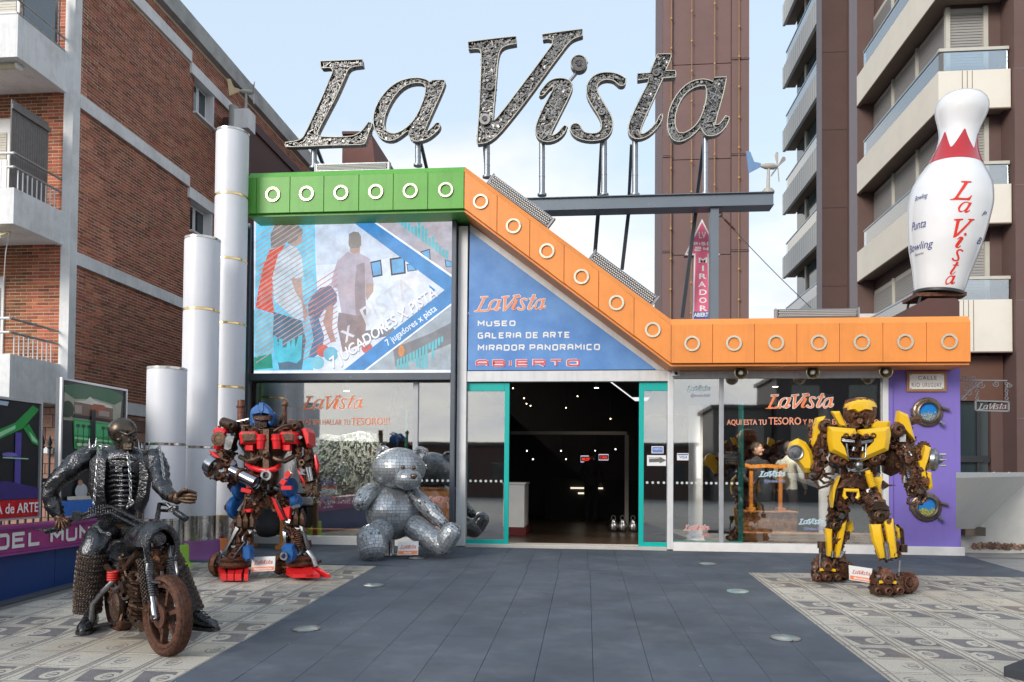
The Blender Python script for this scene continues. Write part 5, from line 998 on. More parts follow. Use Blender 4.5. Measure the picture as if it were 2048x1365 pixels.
# ---- pink arrow sign
ar = thing('arrow_sign', 'pink arrow sign reading MIRADOR behind the grey post', 'sign', P(1405, 640, 1.5)); AY = 1.5
PINK = mat('pink_sign', (.70, .13, .24), .45, var=.08); 
def ap_(l): return [V((P(x, y, AY).x, AY - l, P(x, y, AY).z)) for x, y in ((1385, 640), (1388, 511), (1369, 511), (1404, 438), (1440, 511), (1418, 511), (1421, 640))]
mb = MB(); mb.prism(ap_(0), (0, .16, 0)); mb.build('sign_box', mat('plum_side', (.26, .03, .10), .5), ar)
mb = MB(); mb.poly(ap_(.002)); mb.build('sign_edge', VINW, ar)
c_ = V((P(1404, 540, AY).x, AY, P(1404, 540, AY).z)); mb = MB(); mb.poly([V((P(x, y, AY).x, AY - .004, P(x, y, AY).z)) for x, y in ((1388, 640), (1391, 507.5), (1374, 507.5), (1404, 444.5), (1435, 507.5), (1415, 507.5), (1418, 640))]); mb.build('sign_face', PINK, ar)
mb = MB(); mb.poly([V((P(x, y, AY).x, AY - .006, P(x, y, AY).z)) for x, y in ((1387, 640), (1387, 624), (1419, 624), (1419, 640))]); mb.build('blue_strip', mat('sign_navy', (.05, .09, .36), .5), ar)
def awords(s_, x0, yb, x1, h): a, b_ = P(x0, yb, AY), P(x1, yb, AY); text_obj('sign_words', s_, face_mtx(V((a.x, AY - .008, a.z)), XX, ZZ_), (a.z - P(x0, yb + h, AY).z) / .73, VINW, ar, .0003, 0, .003, b_.x - a.x)
for i, ch in enumerate('MIRADOR'): awords(ch, 1396 + i * .35 + (6 if ch == 'I' else 0), 526.5 + i * 16, (1413 if ch == 'M' else 1411) + i * .35 - (5 if ch == 'I' else 0), 11)
awords('LV', 1397, 477, 1411, 13)
for s_, x0, yb, x1, hh in (('PISO', 1387, 492, 1422, 7), ('24', 1389, 503, 1419, 8.5)):
    a, b_ = P(x0, yb, AY), P(x1, yb, AY); pr_ = MB(); w1 = tech_text(pr_, s_, a, XX, ZZ_, .1, 1., .28, .02, OUT * .003) - .28; kk = (b_.x - a.x) / w1; mb = MB(); tech_text(mb, s_, V((a.x, AY - .004, a.z)), XX, ZZ_, a.z - P(x0, yb + hh, AY).z, kk, .28 * kk, .018, OUT * .004); mb.build('sign_words', VINW, ar)
awords('ABIERTO', 1388, 634, 1424, 8)
# ---- bowling pin
pin = thing('bowling_pin', 'giant white bowling pin with red neck standing above the purple wall', 'bowling pin', P(1878, 590, .55)); PY = .55
prof = [(1836, 1917, 588, .0), (1834, 1919, 584, 0), (1829, 1928, 545, 0), (1824, 1948, 500, 0), (1821.5, 1962, 455, 0), (1826, 1972, 405, 0), (1845, 1970, 360, 0), (1862, 1960, 338, 0), (1873, 1951, 310, 0), (1885, 1946, 285, 0), (1886, 1949, 265, 0), (1882, 1957, 245, 0), (1880, 1971, 222, 0), (1886, 1974, 205, 0), (1897, 1966, 192, 0), (1912, 1948, 184, 0), (1924, 1934, 182, 0)]
# symmetric body about a slightly leaning axis
b0, b1 = P(1877, 588, PY), P(1928, 182, PY); axis = (b1 - b0); H = axis.length; axis = axis / H
rad = [(.0, .33), (.012, .345), (.11, .405), (.22, .497), (.33, .555), (.44, .59), (.52, .56), (.58, .475), (.62, .40), (.655, .345), (.70, .295), (.745, .265), (.79, .27), (.84, .315), (.885, .365), (.92, .375), (.95, .345), (.975, .27), (.992, .15), (1.0, .02)]
def rad_at(t):
    for (a, ra), (b_, rb) in zip(rad, rad[1:]):
        if a <= t <= b_: return ra + (rb - ra) * (t - a) / (b_ - a)
GLW = mat('pin_gloss', (.72, .73, .75), .18, var=.02, coat=.6); GLR = mat('pin_red', (.42, .012, .018), .18, coat=.6)
mb = MB(); fine = []; ts = [i / 60 for i in range(61)]
def smooth_r(t): return sum(rad_at(min(max(t + d, 0), 1)) for d in (-.02, -.01, 0, .01, .02)) / 5
x_, y_, z_ = frame(axis, (1, 0, 0))
mb.rings([[b0 + axis * (t * H) + (x_ * math.cos(a) + y_ * math.sin(a)) * max(smooth_r(t) if 0 < t < .985 else rad_at(t), .01) for a in (2 * math.pi * i / 56 for i in range(56))] for t in ts]); mb.build('body', GLW, pin, 60)
def on_pin(t, ang, lift): return b0 + axis * (t * H) + (x_ * math.cos(ang) + y_ * math.sin(ang)) * (smooth_r(t) + lift)
mb = MB(); n = 96
for i in range(n):                           # red neck with sawtooth top
    a0_, a1_ = 2 * math.pi * i / n, 2 * math.pi * (i + 1) / n
    def top(a): f = (a / (2 * math.pi) * 6 + .1) % 1; return .680 + .10 * (1 - abs(2 * f - 1))
    K = 6
    for j in range(K):
        q = []
        for a, jj in ((a0_, j), (a1_, j), (a1_, j + 1), (a0_, j + 1)): q.append(on_pin(.620 + (top(a) - .620) * jj / K, a, .004))
        mb.poly(q)
mb.build('red_neck', GLR, pin, 60)
mb = MB(); mb.lathe(b0, [(.36, -.03), (.36, .012), (.30, .013)], axis, 40); mb.build('base_ring', BLACK, pin, 40)
mb = MB(); mb.b2((b0.x - .42, PY - .25, b0.z - .09), (b0.x + .30, PY + .3, b0.z - .032)); mb.build('base_plate', RUST, pin)
for dx, dy in ((-.36, -.22), (-.36, .2), (.26, .2)): mb = MB(); mb.bar(b0 + V((dx, dy, -.09)), b0 + V((dx * 1.15, dy, -.34)), .03, .03); mb.build('base_leg', BLACK, pin)
def wrap_word(nm, contours, mt, t0, ang0, h, lean=0., wsc=1.):
    me = curve_mesh(nm, contours, 0., 0.); bm = bmesh.new(); bm.from_mesh(me); bmesh.ops.triangulate(bm, faces=bm.faces); bmesh.ops.subdivide_edges(bm, edges=[e for e in bm.edges if e.calc_length() > .25], cuts=2, use_grid_fill=False); bm.to_mesh(me); bm.free()
    for v in me.vertices:
        t = t0 + v.co.y * h / H; r = smooth_r(min(max(t, 0), 1)); v.co = on_pin(t, ang0 + (v.co.x * h * wsc + lean * v.co.y * h) / r, .006)
    me.materials.clear(); me.materials.append(mt); o = bpy.data.objects.new(nm, me); COL.objects.link(o); attach(o, pin)
REDP = mat('red_lettering', (.68, .035, .02), .3)
front = -math.pi / 2
def glyph_norm(key):
    cs = GLYPH[key]; x0 = min(p.x for p in cs[0]); y1 = max(p.y for p in cs[0]); y0 = min(p.y for c in cs for p in c); hh = y1 - y0; return [[((p.x - x0) / hh, (y1 - p.y) / hh) for p in c] for c in cs]
for key, yb, hpx, xc in (('L', 402, 37, 1920), ('a', 427, 20, 1926), ('V', 478, 37, 1922), ('i', 498, 28, 1917), ('s', 524, 22, 1911), ('t', 551, 24, 1905), ('A', 571, 18, 1898)):
    gl = glyph_norm(key); wid = max(p[0] for c in gl for p in c); hh = hpx * kpx * .96; r = .45
    for _ in range(3): q = P(xc, yb, PY - r * .95); t0 = (q - b0).dot(axis) / H; r = smooth_r(min(max(t0, 0), 1))
    dx = (q - (b0 + axis * (t0 * H))).dot(x_)
    wrap_word('pin_letter', gl, REDP, t0, front + math.asin(max(-.95, min(.95, dx / r))) - wid * hh / 2 / r, hh)
def cursive(s_, yb, xc, hpx, wpx, mt):
    cu = bpy.data.curves.new('w', 'FONT'); cu.body = s_; cu.shear = .35; cu.size = 1.; tmp = bpy.data.objects.new('w', cu); COL.objects.link(tmp); bpy.context.view_layer.update(); me = bpy.data.meshes.new_from_object(tmp.evaluated_get(bpy.context.evaluated_depsgraph_get())); bpy.data.objects.remove(tmp)
    xs = [v.co.x for v in me.vertices]; w0 = max(xs) - min(xs); t0 = (P(xc, yb, PY - .5) - b0).dot(axis) / H; r = smooth_r(t0); q = P(xc, yb, PY - .5); dx = (q - (b0 + axis * (t0 * H))).dot(x_); a0 = front + math.asin(max(-.93, min(.93, dx / r)))
    for v in me.vertices:
        u = (v.co.x - min(xs)) / w0 - .5; t = t0 + v.co.y * hpx * kpx / H; v.co = on_pin(t, a0 + u * wpx * kpx / smooth_r(t), .006)
    me.materials.clear(); me.materials.append(mt); o = bpy.data.objects.new('pin_script', me); COL.objects.link(o); attach(o, pin)
NAVY = mat('navy_script', (.03, .05, .22), .4)
cursive('Bowling', 486, 1846, 19, 58, NAVY); cursive('Punta', 443, 1828, 22, 34, NAVY); cursive('Bowling', 387, 1856, 13, 28, NAVY); cursive('Esporte', 497, 1848, 6, 20, MATS['grey_print']); cursive('P', 432, 1970, 14, 12, NAVY); cursive('B', 484, 1965, 18, 14, NAVY)
# roof-top curb under the pin
cb = thing('roof_curb', 'brown roof curb that carries the bowling pin', 'curb', (5.4, .6, 3.3)); a = P(1919, 600, .2); mb = MB()
mb.prism([V((P(1795, 640, .2).x, .2, 3.2)), V((P(1919, 640, .2).x, .2, 3.2)), P(1919, 603, .2), P(1912, 597, .2), P(1856, 597, .2), P(1815, 618, .2)], (0, .8, 0)); mb.build('curb_wall', BROWN, cb)
# ---- lamps under the soffit, camera, plaque, portholes, bracket sign
for x, y, lab in ((1482, 746, 'nearest the sliding door'), (1625.5, 745, 'in the middle of the window head'), (1771.5, 744, 'at the purple wall')):
    c = P(x, y, -.35); L = thing('spot_lamp', 'round brass spot lamp under the orange fascia, ' + lab, 'spot lamp', c, 'round spot lamps over the window'); c = V(c)
    mb = MB(); mb.lathe(c, [(.03, -.14), (.06, -.12), (.088, -.03), (.098, .0), (.098, .012), (.086, .014), (.070, -.02), (.03, -.05)], (0, -1, 0), 28); mb.build('reflector', mat('bronze_bowl', (.46, .38, .24), .25, metal=.9), L, 60)
    mb = MB(); mb.ball(c + V((0, .01, 0)), (.038, .05, .038), 14, 10); mb.build('bulb', mat('clear_bulb', (.62, .62, .55), .1, spec=.9), L, 90); mb = MB(); mb.cyl(c + V((0, .12, .02)), c + V((0, .2, .10)), .02); mb.build('stem', STEEL, L)
L = thing('security_camera', 'small white security camera at the fascia corner by the door', 'camera', P(1352, 747, -.1)); c = P(1352, 747, -.14); mb = MB(); mb.b2((c.x - .05, -.14, c.z - .04), (c.x + .06, -.06, c.z + .05)); mb.build('housing', WHITE, L, None, .008); mb = MB(); mb.cyl(c + V((0, 0, 0)), c + V((0, -.02, 0)), .024, n=18); mb.build('lens', BLACK, L, 40)
pl = thing('street_plaque', 'white street plaque CALLE RIO URUGUAY in a wooden frame', 'plaque', P(1853, 784, -.04)); a, b_ = P(1813.5, 784, -.04), P(1893.5, 742.5, -.04)
mb = MB(); mb.b2((a.x, -.045, a.z), (b_.x, -.021, b_.z)); mb.build('wooden_frame', mat('plaque_wood', (.36, .17, .08), .5, var=.2), pl, None, .005); a, b_ = P(1819, 779, -.05), P(1888, 748, -.05); mb = MB(); mb.b2((a.x, -.056, a.z), (b_.x, -.046, b_.z)); mb.build('plate', mat('enamel', (.84, .83, .80), .3), pl, None, .004)
GP = mat('plaque_print', (.12, .12, .12), .5)
for s_, x0, yb, x1, h in (('CALLE', 1836, 760, 1873, 8), ('RIO', 1823, 774.5, 1839, 9), ('URUGUAY', 1845, 774.5, 1883, 9)): a, b_ = P(x0, yb, -.06), P(x1, yb, -.06); text_obj('plaque_words', s_, face_mtx(V((a.x, -.058, a.z)), XX, ZZ_), (a.z - P(x0, yb + h, -.06).z) / .73, GP, pl, .0003, 0, 0, b_.x - a.x, spacing=1.25)
for x, y in ((1821.5, 750), (1885.5, 750), (1821.5, 777), (1885.5, 777)): q = P(x, y, -.056); mb = MB(); mb.cyl(q, q + V((0, -.004, 0)), .008, n=10); mb.build('screw', BLACK, pl)
for x, y, lab, kk in ((1855.5, 824.5, 'upper bronze porthole with blue reef view on the purple wall', 0), (1852.5, 1014, 'lower bronze porthole with yellow reef view on the purple wall', 1)):
    c = P(x, y, -.05); L = thing('porthole', lab, 'porthole', c, 'portholes on the purple wall'); BRZ = mat('old_bronze', (.20, .155, .12), .4, metal=.8, var=.3, scale=14, rvar=.15); F_ = V((0, -1, 0))
    mb = MB(); mb.lathe(V((c.x, -.02, c.z)), [(.215, 0), (.215, .03), (.20, .045), (.18, .05), (.165, .075), (.145, .085), (.130, .07), (.128, .03)], F_, 48, False); mb.build('ring', BRZ, L, 40)
    M = bpy.data.materials.get('reef_%d' % kk) or bpy.data.materials.new('reef_%d' % kk); M.use_nodes = True; t = NT(M.node_tree); pos = t.node('ShaderNodeNewGeometry').outputs['Position']; sp_ = t.node('ShaderNodeSeparateXYZ'); t.l.new(pos, sp_.inputs[0])
    hgt = t.maprange(sp_.outputs[2], c.z - .13, c.z + .10, 0, 1); reef = t.math('LESS_THAN', t.math('ADD', hgt, t.math('MULTIPLY', t.noise(pos, 34, 5), .9)), .92 if kk == 0 else .88)
    col = t.mix(reef, t.mix(hgt, (.02, .22, .48), (.02, .20, .62)), t.mix(t.ramp(t.noise(pos, 60, 4), (.4, 0.), (.6, 1.)), (.03, .08, .14) if kk == 0 else (.10, .16, .04), (.42, .46, .42) if kk == 0 else (.50, .46, .12))); t.l.new(col, t.n['Principled BSDF'].inputs['Base Color']); t.n['Principled BSDF'].inputs['Roughness'].default_value = .12
    mb = MB(); mb.lathe(V((c.x, -.02, c.z)), [(.1285, 0), (.1285, .028)], F_, 40); mb.build('reef_picture', M, L)
    for i in range(12): a = i * math.pi / 6; mb = MB(); mb.bolt(V((c.x + math.cos(a) * .19, -.067, c.z + math.sin(a) * .19)), F_, .011); mb.build('rivet', BRZ, L)
    mb = MB(); mb.cyl(V((c.x + .19, -.07, c.z + .06)), V((c.x + .29, -.08, c.z + .03)), .022); mb.build('latch', BRZ, L, 40); mb = MB(); mb.cyl(V((c.x + .15, -.09, c.z - .14)), V((c.x + .2, -.1, c.z - .19)), .03); mb.build('wing_nut', STEEL, L, 40); mb = MB(); mb.b2((c.x - .23, -.06, c.z - .05), (c.x - .17, -.022, c.z + .05)); mb.build('hinge', BRZ, L)
hs = thing('hanging_sign', 'wrought iron bracket sign with La Vista letters beside the purple wall', 'sign', P(1985, 806, .05)); HY = .08; HG = mat('hanging_grey', (.20, .20, .21), .5)
def hp_(x, y, l=0.): q = P(x, y, HY); return V((q.x, HY - l, q.z))
mb = MB(); mb.tube([hp_(1921, 761), hp_(2014, 762)], .012, 8); mb.build('bracket_bar', HG, hs); 
for k, (cx_, cy_, r_, s_) in enumerate(((1932, 775, 9, 1), (1945, 768, 8, -1), (1930, 756, 8, 1), (1946, 757, 7, -1), (1962, 770, 8, 1), (1992, 768, 7, -1), (2018, 770, 6, 1), (1926, 795, 7, 1), (1938, 785, 7, -1))):
    mb = MB(); mb.tube([hp_(cx_ + s_ * r_ * (1 - i / 16) * math.cos(i * .62), cy_ + r_ * (1 - i / 16) * math.sin(i * .62)) for i in range(14)], .007, 6); mb.build('scroll', HG, hs, 60)
mb = MB(); mb.tube([hp_(1922, 800), hp_(1936, 785), hp_(1956, 770), hp_(1966, 762)], .009, 6); mb.build('bracket_stay', HG, hs)
for x0, x1 in ((1954, 1954), (2013, 2013)):
    for i in range(5): mb = MB(); mb.torus(hp_(x0, 768 + i * 7.2), (1, .0, 0) if i % 2 else (0, 1, 0), .022, .006, 12, 6); mb.build('chain_link', HG, hs, 60)
for a, b_ in (((1951, 802), (2017, 804)), ((1951, 821), (2017, 823)), ((1951, 802), (1951, 821)), ((2017, 804), (2017, 823))): mb = MB(); mb.bar(hp_(*a), hp_(*b_), .022, .022); mb.build('sign_frame', HG, hs)
logo(hs, hp_(1955, 819.5), XX, ZZ_, hp_(2013, 819).x - hp_(1955, 819).x, mat('hanging_letters', (.34, .34, .35), .5), None, OUT)
# ================================================================== SCULPTURES
YEL = mat('yellow_paint', (.74, .44, .012), .35, var=.06, scale=5, coat=.3, col2=(.40, .20, .03), spread=(.72, .85)); RED = mat('red_paint', (.68, .016, .02), .35, var=.1, scale=6, coat=.3, col2=(.12, .02, .015), spread=(.68, .82)); BLU = mat('blue_paint', (.012, .105, .34), .35, var=.12, scale=6, coat=.3, col2=(.03, .05, .09), spread=(.66, .8))
class Sk:
    """Sketch space of one sculpture: picture crop coordinates -> world, dy is metres behind (+) / before (-) its own plane."""
    def __init__(s, x0, y0, k, Y): s.x0, s.y0, s.k, s.Y = x0, y0, k, Y; a, b_ = P(x0, y0, Y), P(x0 + 100 * k, y0, Y); s.m = (b_ - a).length / 100   # metres per crop unit
    def __call__(s, x, y, dy=0.): return P(s.x0 + x * s.k, s.y0 + y * s.k, s.Y + dy)
def plate(mb, sk, pts, dy, th=.03, bulge=.03):
    """Curved sheet: outline pushed back by th, with a raised middle ridge ring."""
    n = len(pts); cx = sum(p[0] for p in pts) / n; cy = sum(p[1] for p in pts) / n; pts = [(cx + (x - cx) * 1.09, cy + (y - cy) * 1.06) for x, y in pts]
    o = [sk(x, y, dy) for x, y in pts]; i_ = [sk(cx + (x - cx) * .72, cy + (y - cy) * .72, dy - bulge) for x, y in pts]; bk = [p + V((0, th, 0)) for p in o]
    mb.rings([bk, o, i_], True, True)
def scrap_limb(mb, a, b_, r0, r1, n, rg, dens=1.):
    """Tangle of rods, springs, gears, nuts and blocks around a bone a-b."""
    a, b_ = V(a), V(b_); d = b_ - a; L = d.length; x, y, z = frame(d); mb.cyl(a, b_, r0 * .62, r1 * .62, 10)
    for i in range(n):
        mb.k = 1 if rg.random() < .13 else 0; t = rg.random(); r = r0 + (r1 - r0) * t; ang = rg.uniform(0, 2 * math.pi); c = a + d * t + (x * math.cos(ang) + y * math.sin(ang)) * r * rg.uniform(.6, .95); q = rg.random(); s_ = rg.uniform(.016, .036) * (1 + r * 2)
        if q < .30: e = d.normalized() * rg.uniform(.03, .10) + V((rg.uniform(-.03, .03), rg.uniform(-.03, .03), rg.uniform(-.03, .03))); mb.cyl(c - e, c + e, s_ * .45, n=7)
        elif q < .48: mb.box(c, (s_ * 2, s_ * 1.4, s_ * 2.2), Euler((rg.random() * 3, rg.random() * 3, rg.random() * 3)).to_matrix())
        elif q < .64: mb.band(c, V((rg.uniform(-1, 1), -1.2, rg.uniform(-1, 1))), s_ * .55, s_ * 1.15, s_ * .7, 12)
        elif q < .78: mb.cyl(c, c + V((rg.uniform(-.5, .5), -1, rg.uniform(-.5, .5))).normalized() * s_ * 1.2, s_ * .8, n=6)
        elif q < .86: e = d.normalized() * rg.uniform(.03, .07); mb.spring(c - e, c + e, s_ * .7, s_ * .18, 5, 4)
        else: e = V((rg.uniform(-1, 1), rg.uniform(-1, .2), rg.uniform(-1, 1))).normalized() * rg.uniform(.03, .06); mb.tube([c - e, c + (x * .02), c + e], s_ * .3, 6)
    mb.k = 0
def gear(mb, c, axis, R, th, teeth=12):
    c = V(c); x, y, z = frame(axis); ps = []
    for i in range(teeth):
        for a, r in ((0, R * .84), (.25, R), (.55, R), (.8, R * .84)): t = 2 * math.pi * (i + a) / teeth; ps.append(c + (x * math.cos(t) + y * math.sin(t)) * r)
    mb.prism(ps[::-1], z * th); mb.cyl(c, c + z * th * 1.6, R * .35, n=14); mb.band(c, z, R * .5, R * .62, th * 1.3, 20)
def drum(mb, c, axis, R, th):
    """hub with stepped rings and a bore"""
    mb.lathe(V(c), [(R, 0), (R, th * .5), (R * .86, th * .6), (R * .8, th * .9), (R * .5, th), (R * .46, th * .7), (R * .22, th * .68), (R * .2, th * .3)], axis, 22)
def claw(mb, pts, r):
    for a, b_ in zip(pts, pts[1:]): mb.cyl(a, b_, r * .8, r * .65, 8)
    for p in pts: mb.ball(p, r, 8, 6)
FWD = V((0, -1, 0))
def placard(lab, px, py, x1, top, Y, words_, tilt=0.):
    L = thing('placard', lab, 'placard', P((px + x1) / 2, py, Y), 'small white name placards'); a, b_ = P(px, py, Y), P(x1, py + tilt, Y); up = P(px, top, Y) - a; ux = b_ - a; w_ = ux.length; h_ = up.z; up = V((0, .12, 1)).normalized() * h_
    n = ux.normalized().cross(up.normalized())
    mb = MB(); mb.prism([a, b_, b_ + up, a + up], -n * .012); mb.build('board', PAPER, L); mb = MB(); mb.poly([a + ux * .03 + up * .05 + n * .002, a + ux * .97 + up * .05 + n * .002, a + ux * .97 + up * .31 + n * .002, a + ux * .03 + up * .31 + n * .002]); mb.build('orange_strip', VINO, L)
    logo(L, a + ux * .10 + up * .46, ux, up, w_ * .80, mat('placard_red', (.55, .06, .03), .5), None, n, name='placard_logo'); text_obj('placard_words', words_, face_mtx(a + ux * .5 + up * .12 + n * .004, ux, up), h_ * .2, VINW, L, .0002, 0, .0008, None, 'CENTER')
    mb = MB(); mb.bar(a + ux * .5 + up * .8 - n * .02, a + ux * .5 - n * .16, .02, .02); mb.build('prop', STEEL, L)
# ------------------------------------------------------------------ yellow robot
sk = Sk(1560, 780, .3077, -2.95); rg = random.Random(21); u = sk.m
base = V(((sk(420, 1250).x), -2.95, gz(-2.95)))
rob = thing('scrap_robot', 'yellow and rust robot sculpture welded from car parts, before the purple wall', 'robot sculpture', base, 'welded robot sculptures')
def mk(nm, mt, fn, pa=None, sm=40): mb = MB(); fn(mb); return mb.build(nm, [mt, STEEL] if any(mb.m) else mt, rob, sm)
# torso
def torso(mb):
    scrap_limb(mb, sk(510, 270, .05), sk(505, 470, .05), .30, .22, 130, rg); scrap_limb(mb, sk(350, 430, .1), sk(660, 430, .1), .10, .10, 60, rg); scrap_limb(mb, sk(505, 470, .05), sk(485, 650, .05), .18, .20, 110, rg)
    for x, y in ((415, 302), (462, 305), (545, 305), (590, 300)): drum(mb, sk(x, y, -.22), FWD, 22 * u, .09)
    for x, y, r in ((395, 465, 32), (350, 450, 34), (605, 455, 32), (650, 440, 26), (505, 490, 26)): drum(mb, sk(x, y, -.16), FWD, r * u, .08)
    mb.lathe(sk(720, 455, .15), [(.02, -.1), (.15, -.08), (.19, 0), (.15, .08), (.02, .1)], (1, -.2, 0), 24)
    plate(mb, sk, [(385, 640), (420, 590), (480, 570), (560, 600), (540, 650), (460, 625)], -.18, .05, .02); drum(mb, sk(462, 628, -.20), FWD, 20 * u, .05); mb.cyl(sk(670, 620, .05), sk(700, 622, .05), .055, .02); mb.cyl(sk(700, 622, .05), sk(755, 620, .05), .012, .002)
to = mk('torso', RUST, torso)
def steel_bits(mb):
    mb.tube([sk(300, 300, -.14), sk(420, 335, -.27), sk(485, 340, -.29)], .012, 8); mb.tube([sk(303, 292, -.14), sk(420, 325, -.27), sk(485, 332, -.29)], .010, 8); mb.tube([sk(735, 290, -.14), sk(610, 325, -.27), sk(525, 340, -.29)], .012, 8); mb.tube([sk(735, 298, -.14), sk(610, 335, -.27), sk(525, 348, -.29)], .010, 8)
    mb.tube([sk(432, 350, -.28), sk(440, 430, -.28), sk(450, 447, -.28), sk(540, 450, -.28), sk(556, 435, -.28), sk(560, 350, -.28)], .011, 8); mb.tube([sk(440, 515, -.2), sk(480, 530, -.22), sk(530, 528, -.22), sk(570, 510, -.2)], .012, 8); mb.tube([sk(445, 530, -.2), sk(480, 518, -.22), sk(530, 515, -.22), sk(560, 530, -.2)], .01, 8); mb.ball(sk(510, 492, -.22), (.05, .05, .06))
    mb.cyl(sk(480, 375, -.24), sk(474, 400, -.25), .02); mb.cyl(sk(540, 375, -.24), sk(536, 400, -.25), .02)
sub_o = mk('chrome_bars', STEEL, steel_bits)
for pts, dy in (([(322, 245), (482, 258), (492, 286), (398, 290), (392, 332), (425, 385), (446, 458), (425, 445), (335, 398), (322, 330)], -.24), ([(520, 264), (705, 245), (712, 292), (696, 390), (600, 432), (540, 458), (556, 390), (612, 335), (612, 292), (520, 286)], -.24)): mk('chest_plate', YEL, lambda mb: plate(mb, sk, pts, dy, .05, .05), sm=30)
mk('collar_wing', YEL, lambda mb: plate(mb, sk, [(338, 142), (388, 142), (440, 252), (388, 235)], -.10, .04, .02), sm=30); mk('collar_wing', YEL, lambda mb: plate(mb, sk, [(583, 252), (628, 205), (712, 206), (706, 248), (640, 252)], -.10, .04, .02), sm=30)
# head: plain welded helmet
def head(mb):
    mb.lathe(sk(518, 235, -.02), [(.10, 0), (.14, .05), (.165, .12), (.165, .22), (.14, .29), (.02, .32)], (0, 0, 1), 14, True, (1.05, 1)); mb.cyl(sk(515, 265, 0), sk(518, 235, 0), .09)
    for x in (482, 540): drum(mb, sk(x, 165, -.16), FWD, 20 * u, .05)
    scrap_limb(mb, sk(518, 235, -.08), sk(518, 190, -.10), .09, .11, 30, rg); mb.cyl(sk(518, 200, -.15), sk(518, 202, -.22), .045, .03)
hd = mk('head', RUST, head)
def cap(mb):
    plate(mb, sk, [(452, 100), (480, 84), (560, 82), (590, 98), (596, 132), (560, 128), (510, 150), (478, 128), (452, 130)], -.20, .05, .03); mb.lathe(sk(520, 118, -.03), [(.175, 0), (.165, .04), (.13, .085), (.06, .11), (.0, .115)], (0, 0, 1), 16)
mk('head_shell', YEL, cap, sm=35)
# arms
def armL(mb):
    scrap_limb(mb, sk(285, 235, 0), sk(250, 410, -.03), .14, .11, 85, rg); drum(mb, sk(290, 240, -.12), FWD, 45 * u, .09); mb.cyl(sk(180, 240, .05), sk(260, 225, .03), .035)
def foreL(mb): scrap_limb(mb, sk(245, 420, -.03), sk(220, 570, -.1), .10, .085, 80, rg); mb.cyl(sk(160, 360, -.02), sk(230, 410, -.02), .03)
mk('upper_arm', RUST, armL); mk('forearm', RUST, foreL)
def handL(mb):
    drum(mb, sk(222, 555, -.14), FWD, 24 * u, .05); mb.ball(sk(222, 560, -.10), (.06, .05, .06))
    for pts in ([(235, 525), (290, 500), (318, 478), (352, 520), (345, 545)], [(240, 545), (295, 548), (340, 545)], [(235, 560), (285, 605), (320, 600), (342, 588)], [(222, 575), (258, 638), (305, 625), (338, 604)], [(240, 550), (300, 565), (325, 575)]): claw(mb, [sk(x, y, -.12) for x, y in pts], .018)
mk('hand', DRUST, handL)
mk('shoulder_plate', YEL, lambda mb: plate(mb, sk, [(240, 185), (292, 175), (270, 270), (222, 370), (205, 345), (222, 250)], -.10, .08, .03), sm=30)
fp = mk('forearm_plate', YEL, lambda mb: plate(mb, sk, [(66, 392), (78, 345), (120, 322), (165, 345), (200, 400), (216, 470), (208, 535), (165, 532), (125, 475), (80, 440)], -.13, .08, .05), sm=30)
mk('wheel_hub', STEEL, lambda mb: (mb.lathe(sk(100, 408, -.19), [(.085, -.02), (.085, .01), (.078, .018), (.066, .012), (.06, .004), (.042, .006), (.036, .02), (.015, .022)], FWD, 30)))
def armR(mb): scrap_limb(mb, sk(755, 262, 0), sk(835, 420, -.05), .13, .11, 95, rg); drum(mb, sk(757, 262, -.14), FWD, 46 * u, .09); mb.cyl(sk(830, 215, 0), sk(895, 190, .02), .045); mb.box(sk(880, 200, .02), (.09, .08, .08))
def foreR(mb): scrap_limb(mb, sk(840, 430, -.05), sk(885, 610, -.1), .125, .11, 120, rg); gear(mb, sk(925, 375, -.05), FWD, .07, .05); scrap_limb(mb, sk(900, 400, -.03), sk(910, 520, -.03), .06, .05, 30, rg)
def handR(mb):
    scrap_limb(mb, sk(880, 610, -.1), sk(895, 680, -.12), .09, .07, 50, rg)
    for pts in ([(850, 610), (828, 650), (835, 680), (880, 690)], [(900, 690), (850, 695), (835, 710), (832, 735)], [(940, 660), (950, 700), (920, 740), (870, 735)], [(910, 690), (905, 730), (880, 750), (842, 738)]): claw(mb, [sk(x, y, -.15) for x, y in pts], .02)
mk('upper_arm', RUST, armR); mk('forearm', RUST, foreR); mk('hand', DRUST, handR)
mk('shoulder_plate', YEL, lambda mb: plate(mb, sk, [(775, 140), (832, 165), (852, 235), (876, 332), (822, 275), (768, 208)], -.12, .08, .03), sm=30)
mk('forearm_plate', YEL, lambda mb: plate(mb, sk, [(942, 365), (978, 382), (968, 440), (942, 520), (958, 618), (925, 600), (898, 468), (920, 450)], -.16, .08, .03), sm=30); mk('forearm_plate', YEL, lambda mb: plate(mb, sk, [(955, 535), (982, 540), (994, 630), (972, 652), (956, 600)], -.14, .08, .02), sm=30); mk('forearm_plate', YEL, lambda mb: plate(mb, sk, [(965, 400), (1000, 390), (1020, 440), (1010, 500), (975, 515)], -.02, .08, .03), sm=30)
mk('wheel_hub', STEEL, lambda mb: (mb.lathe(sk(998, 455, -.05), [(.125, -.02), (.125, .02), (.09, .045), (.05, .05), (.03, .09)], (1, -.55, 0), 26), [mb.cyl(sk(1015, 455, -.08) + V((.03, -.02, 0)) + V((0, .0, .07 * math.sin(a))) + V((-.03, -.07, 0)) * math.cos(a), sk(1015, 455, -.08) + V((.08, -.05, .07 * math.sin(a))) + V((-.03, -.07, 0)) * math.cos(a), .012, n=6) for a in (0, 1.05, 2.1, 3.14, 4.2, 5.2)]))
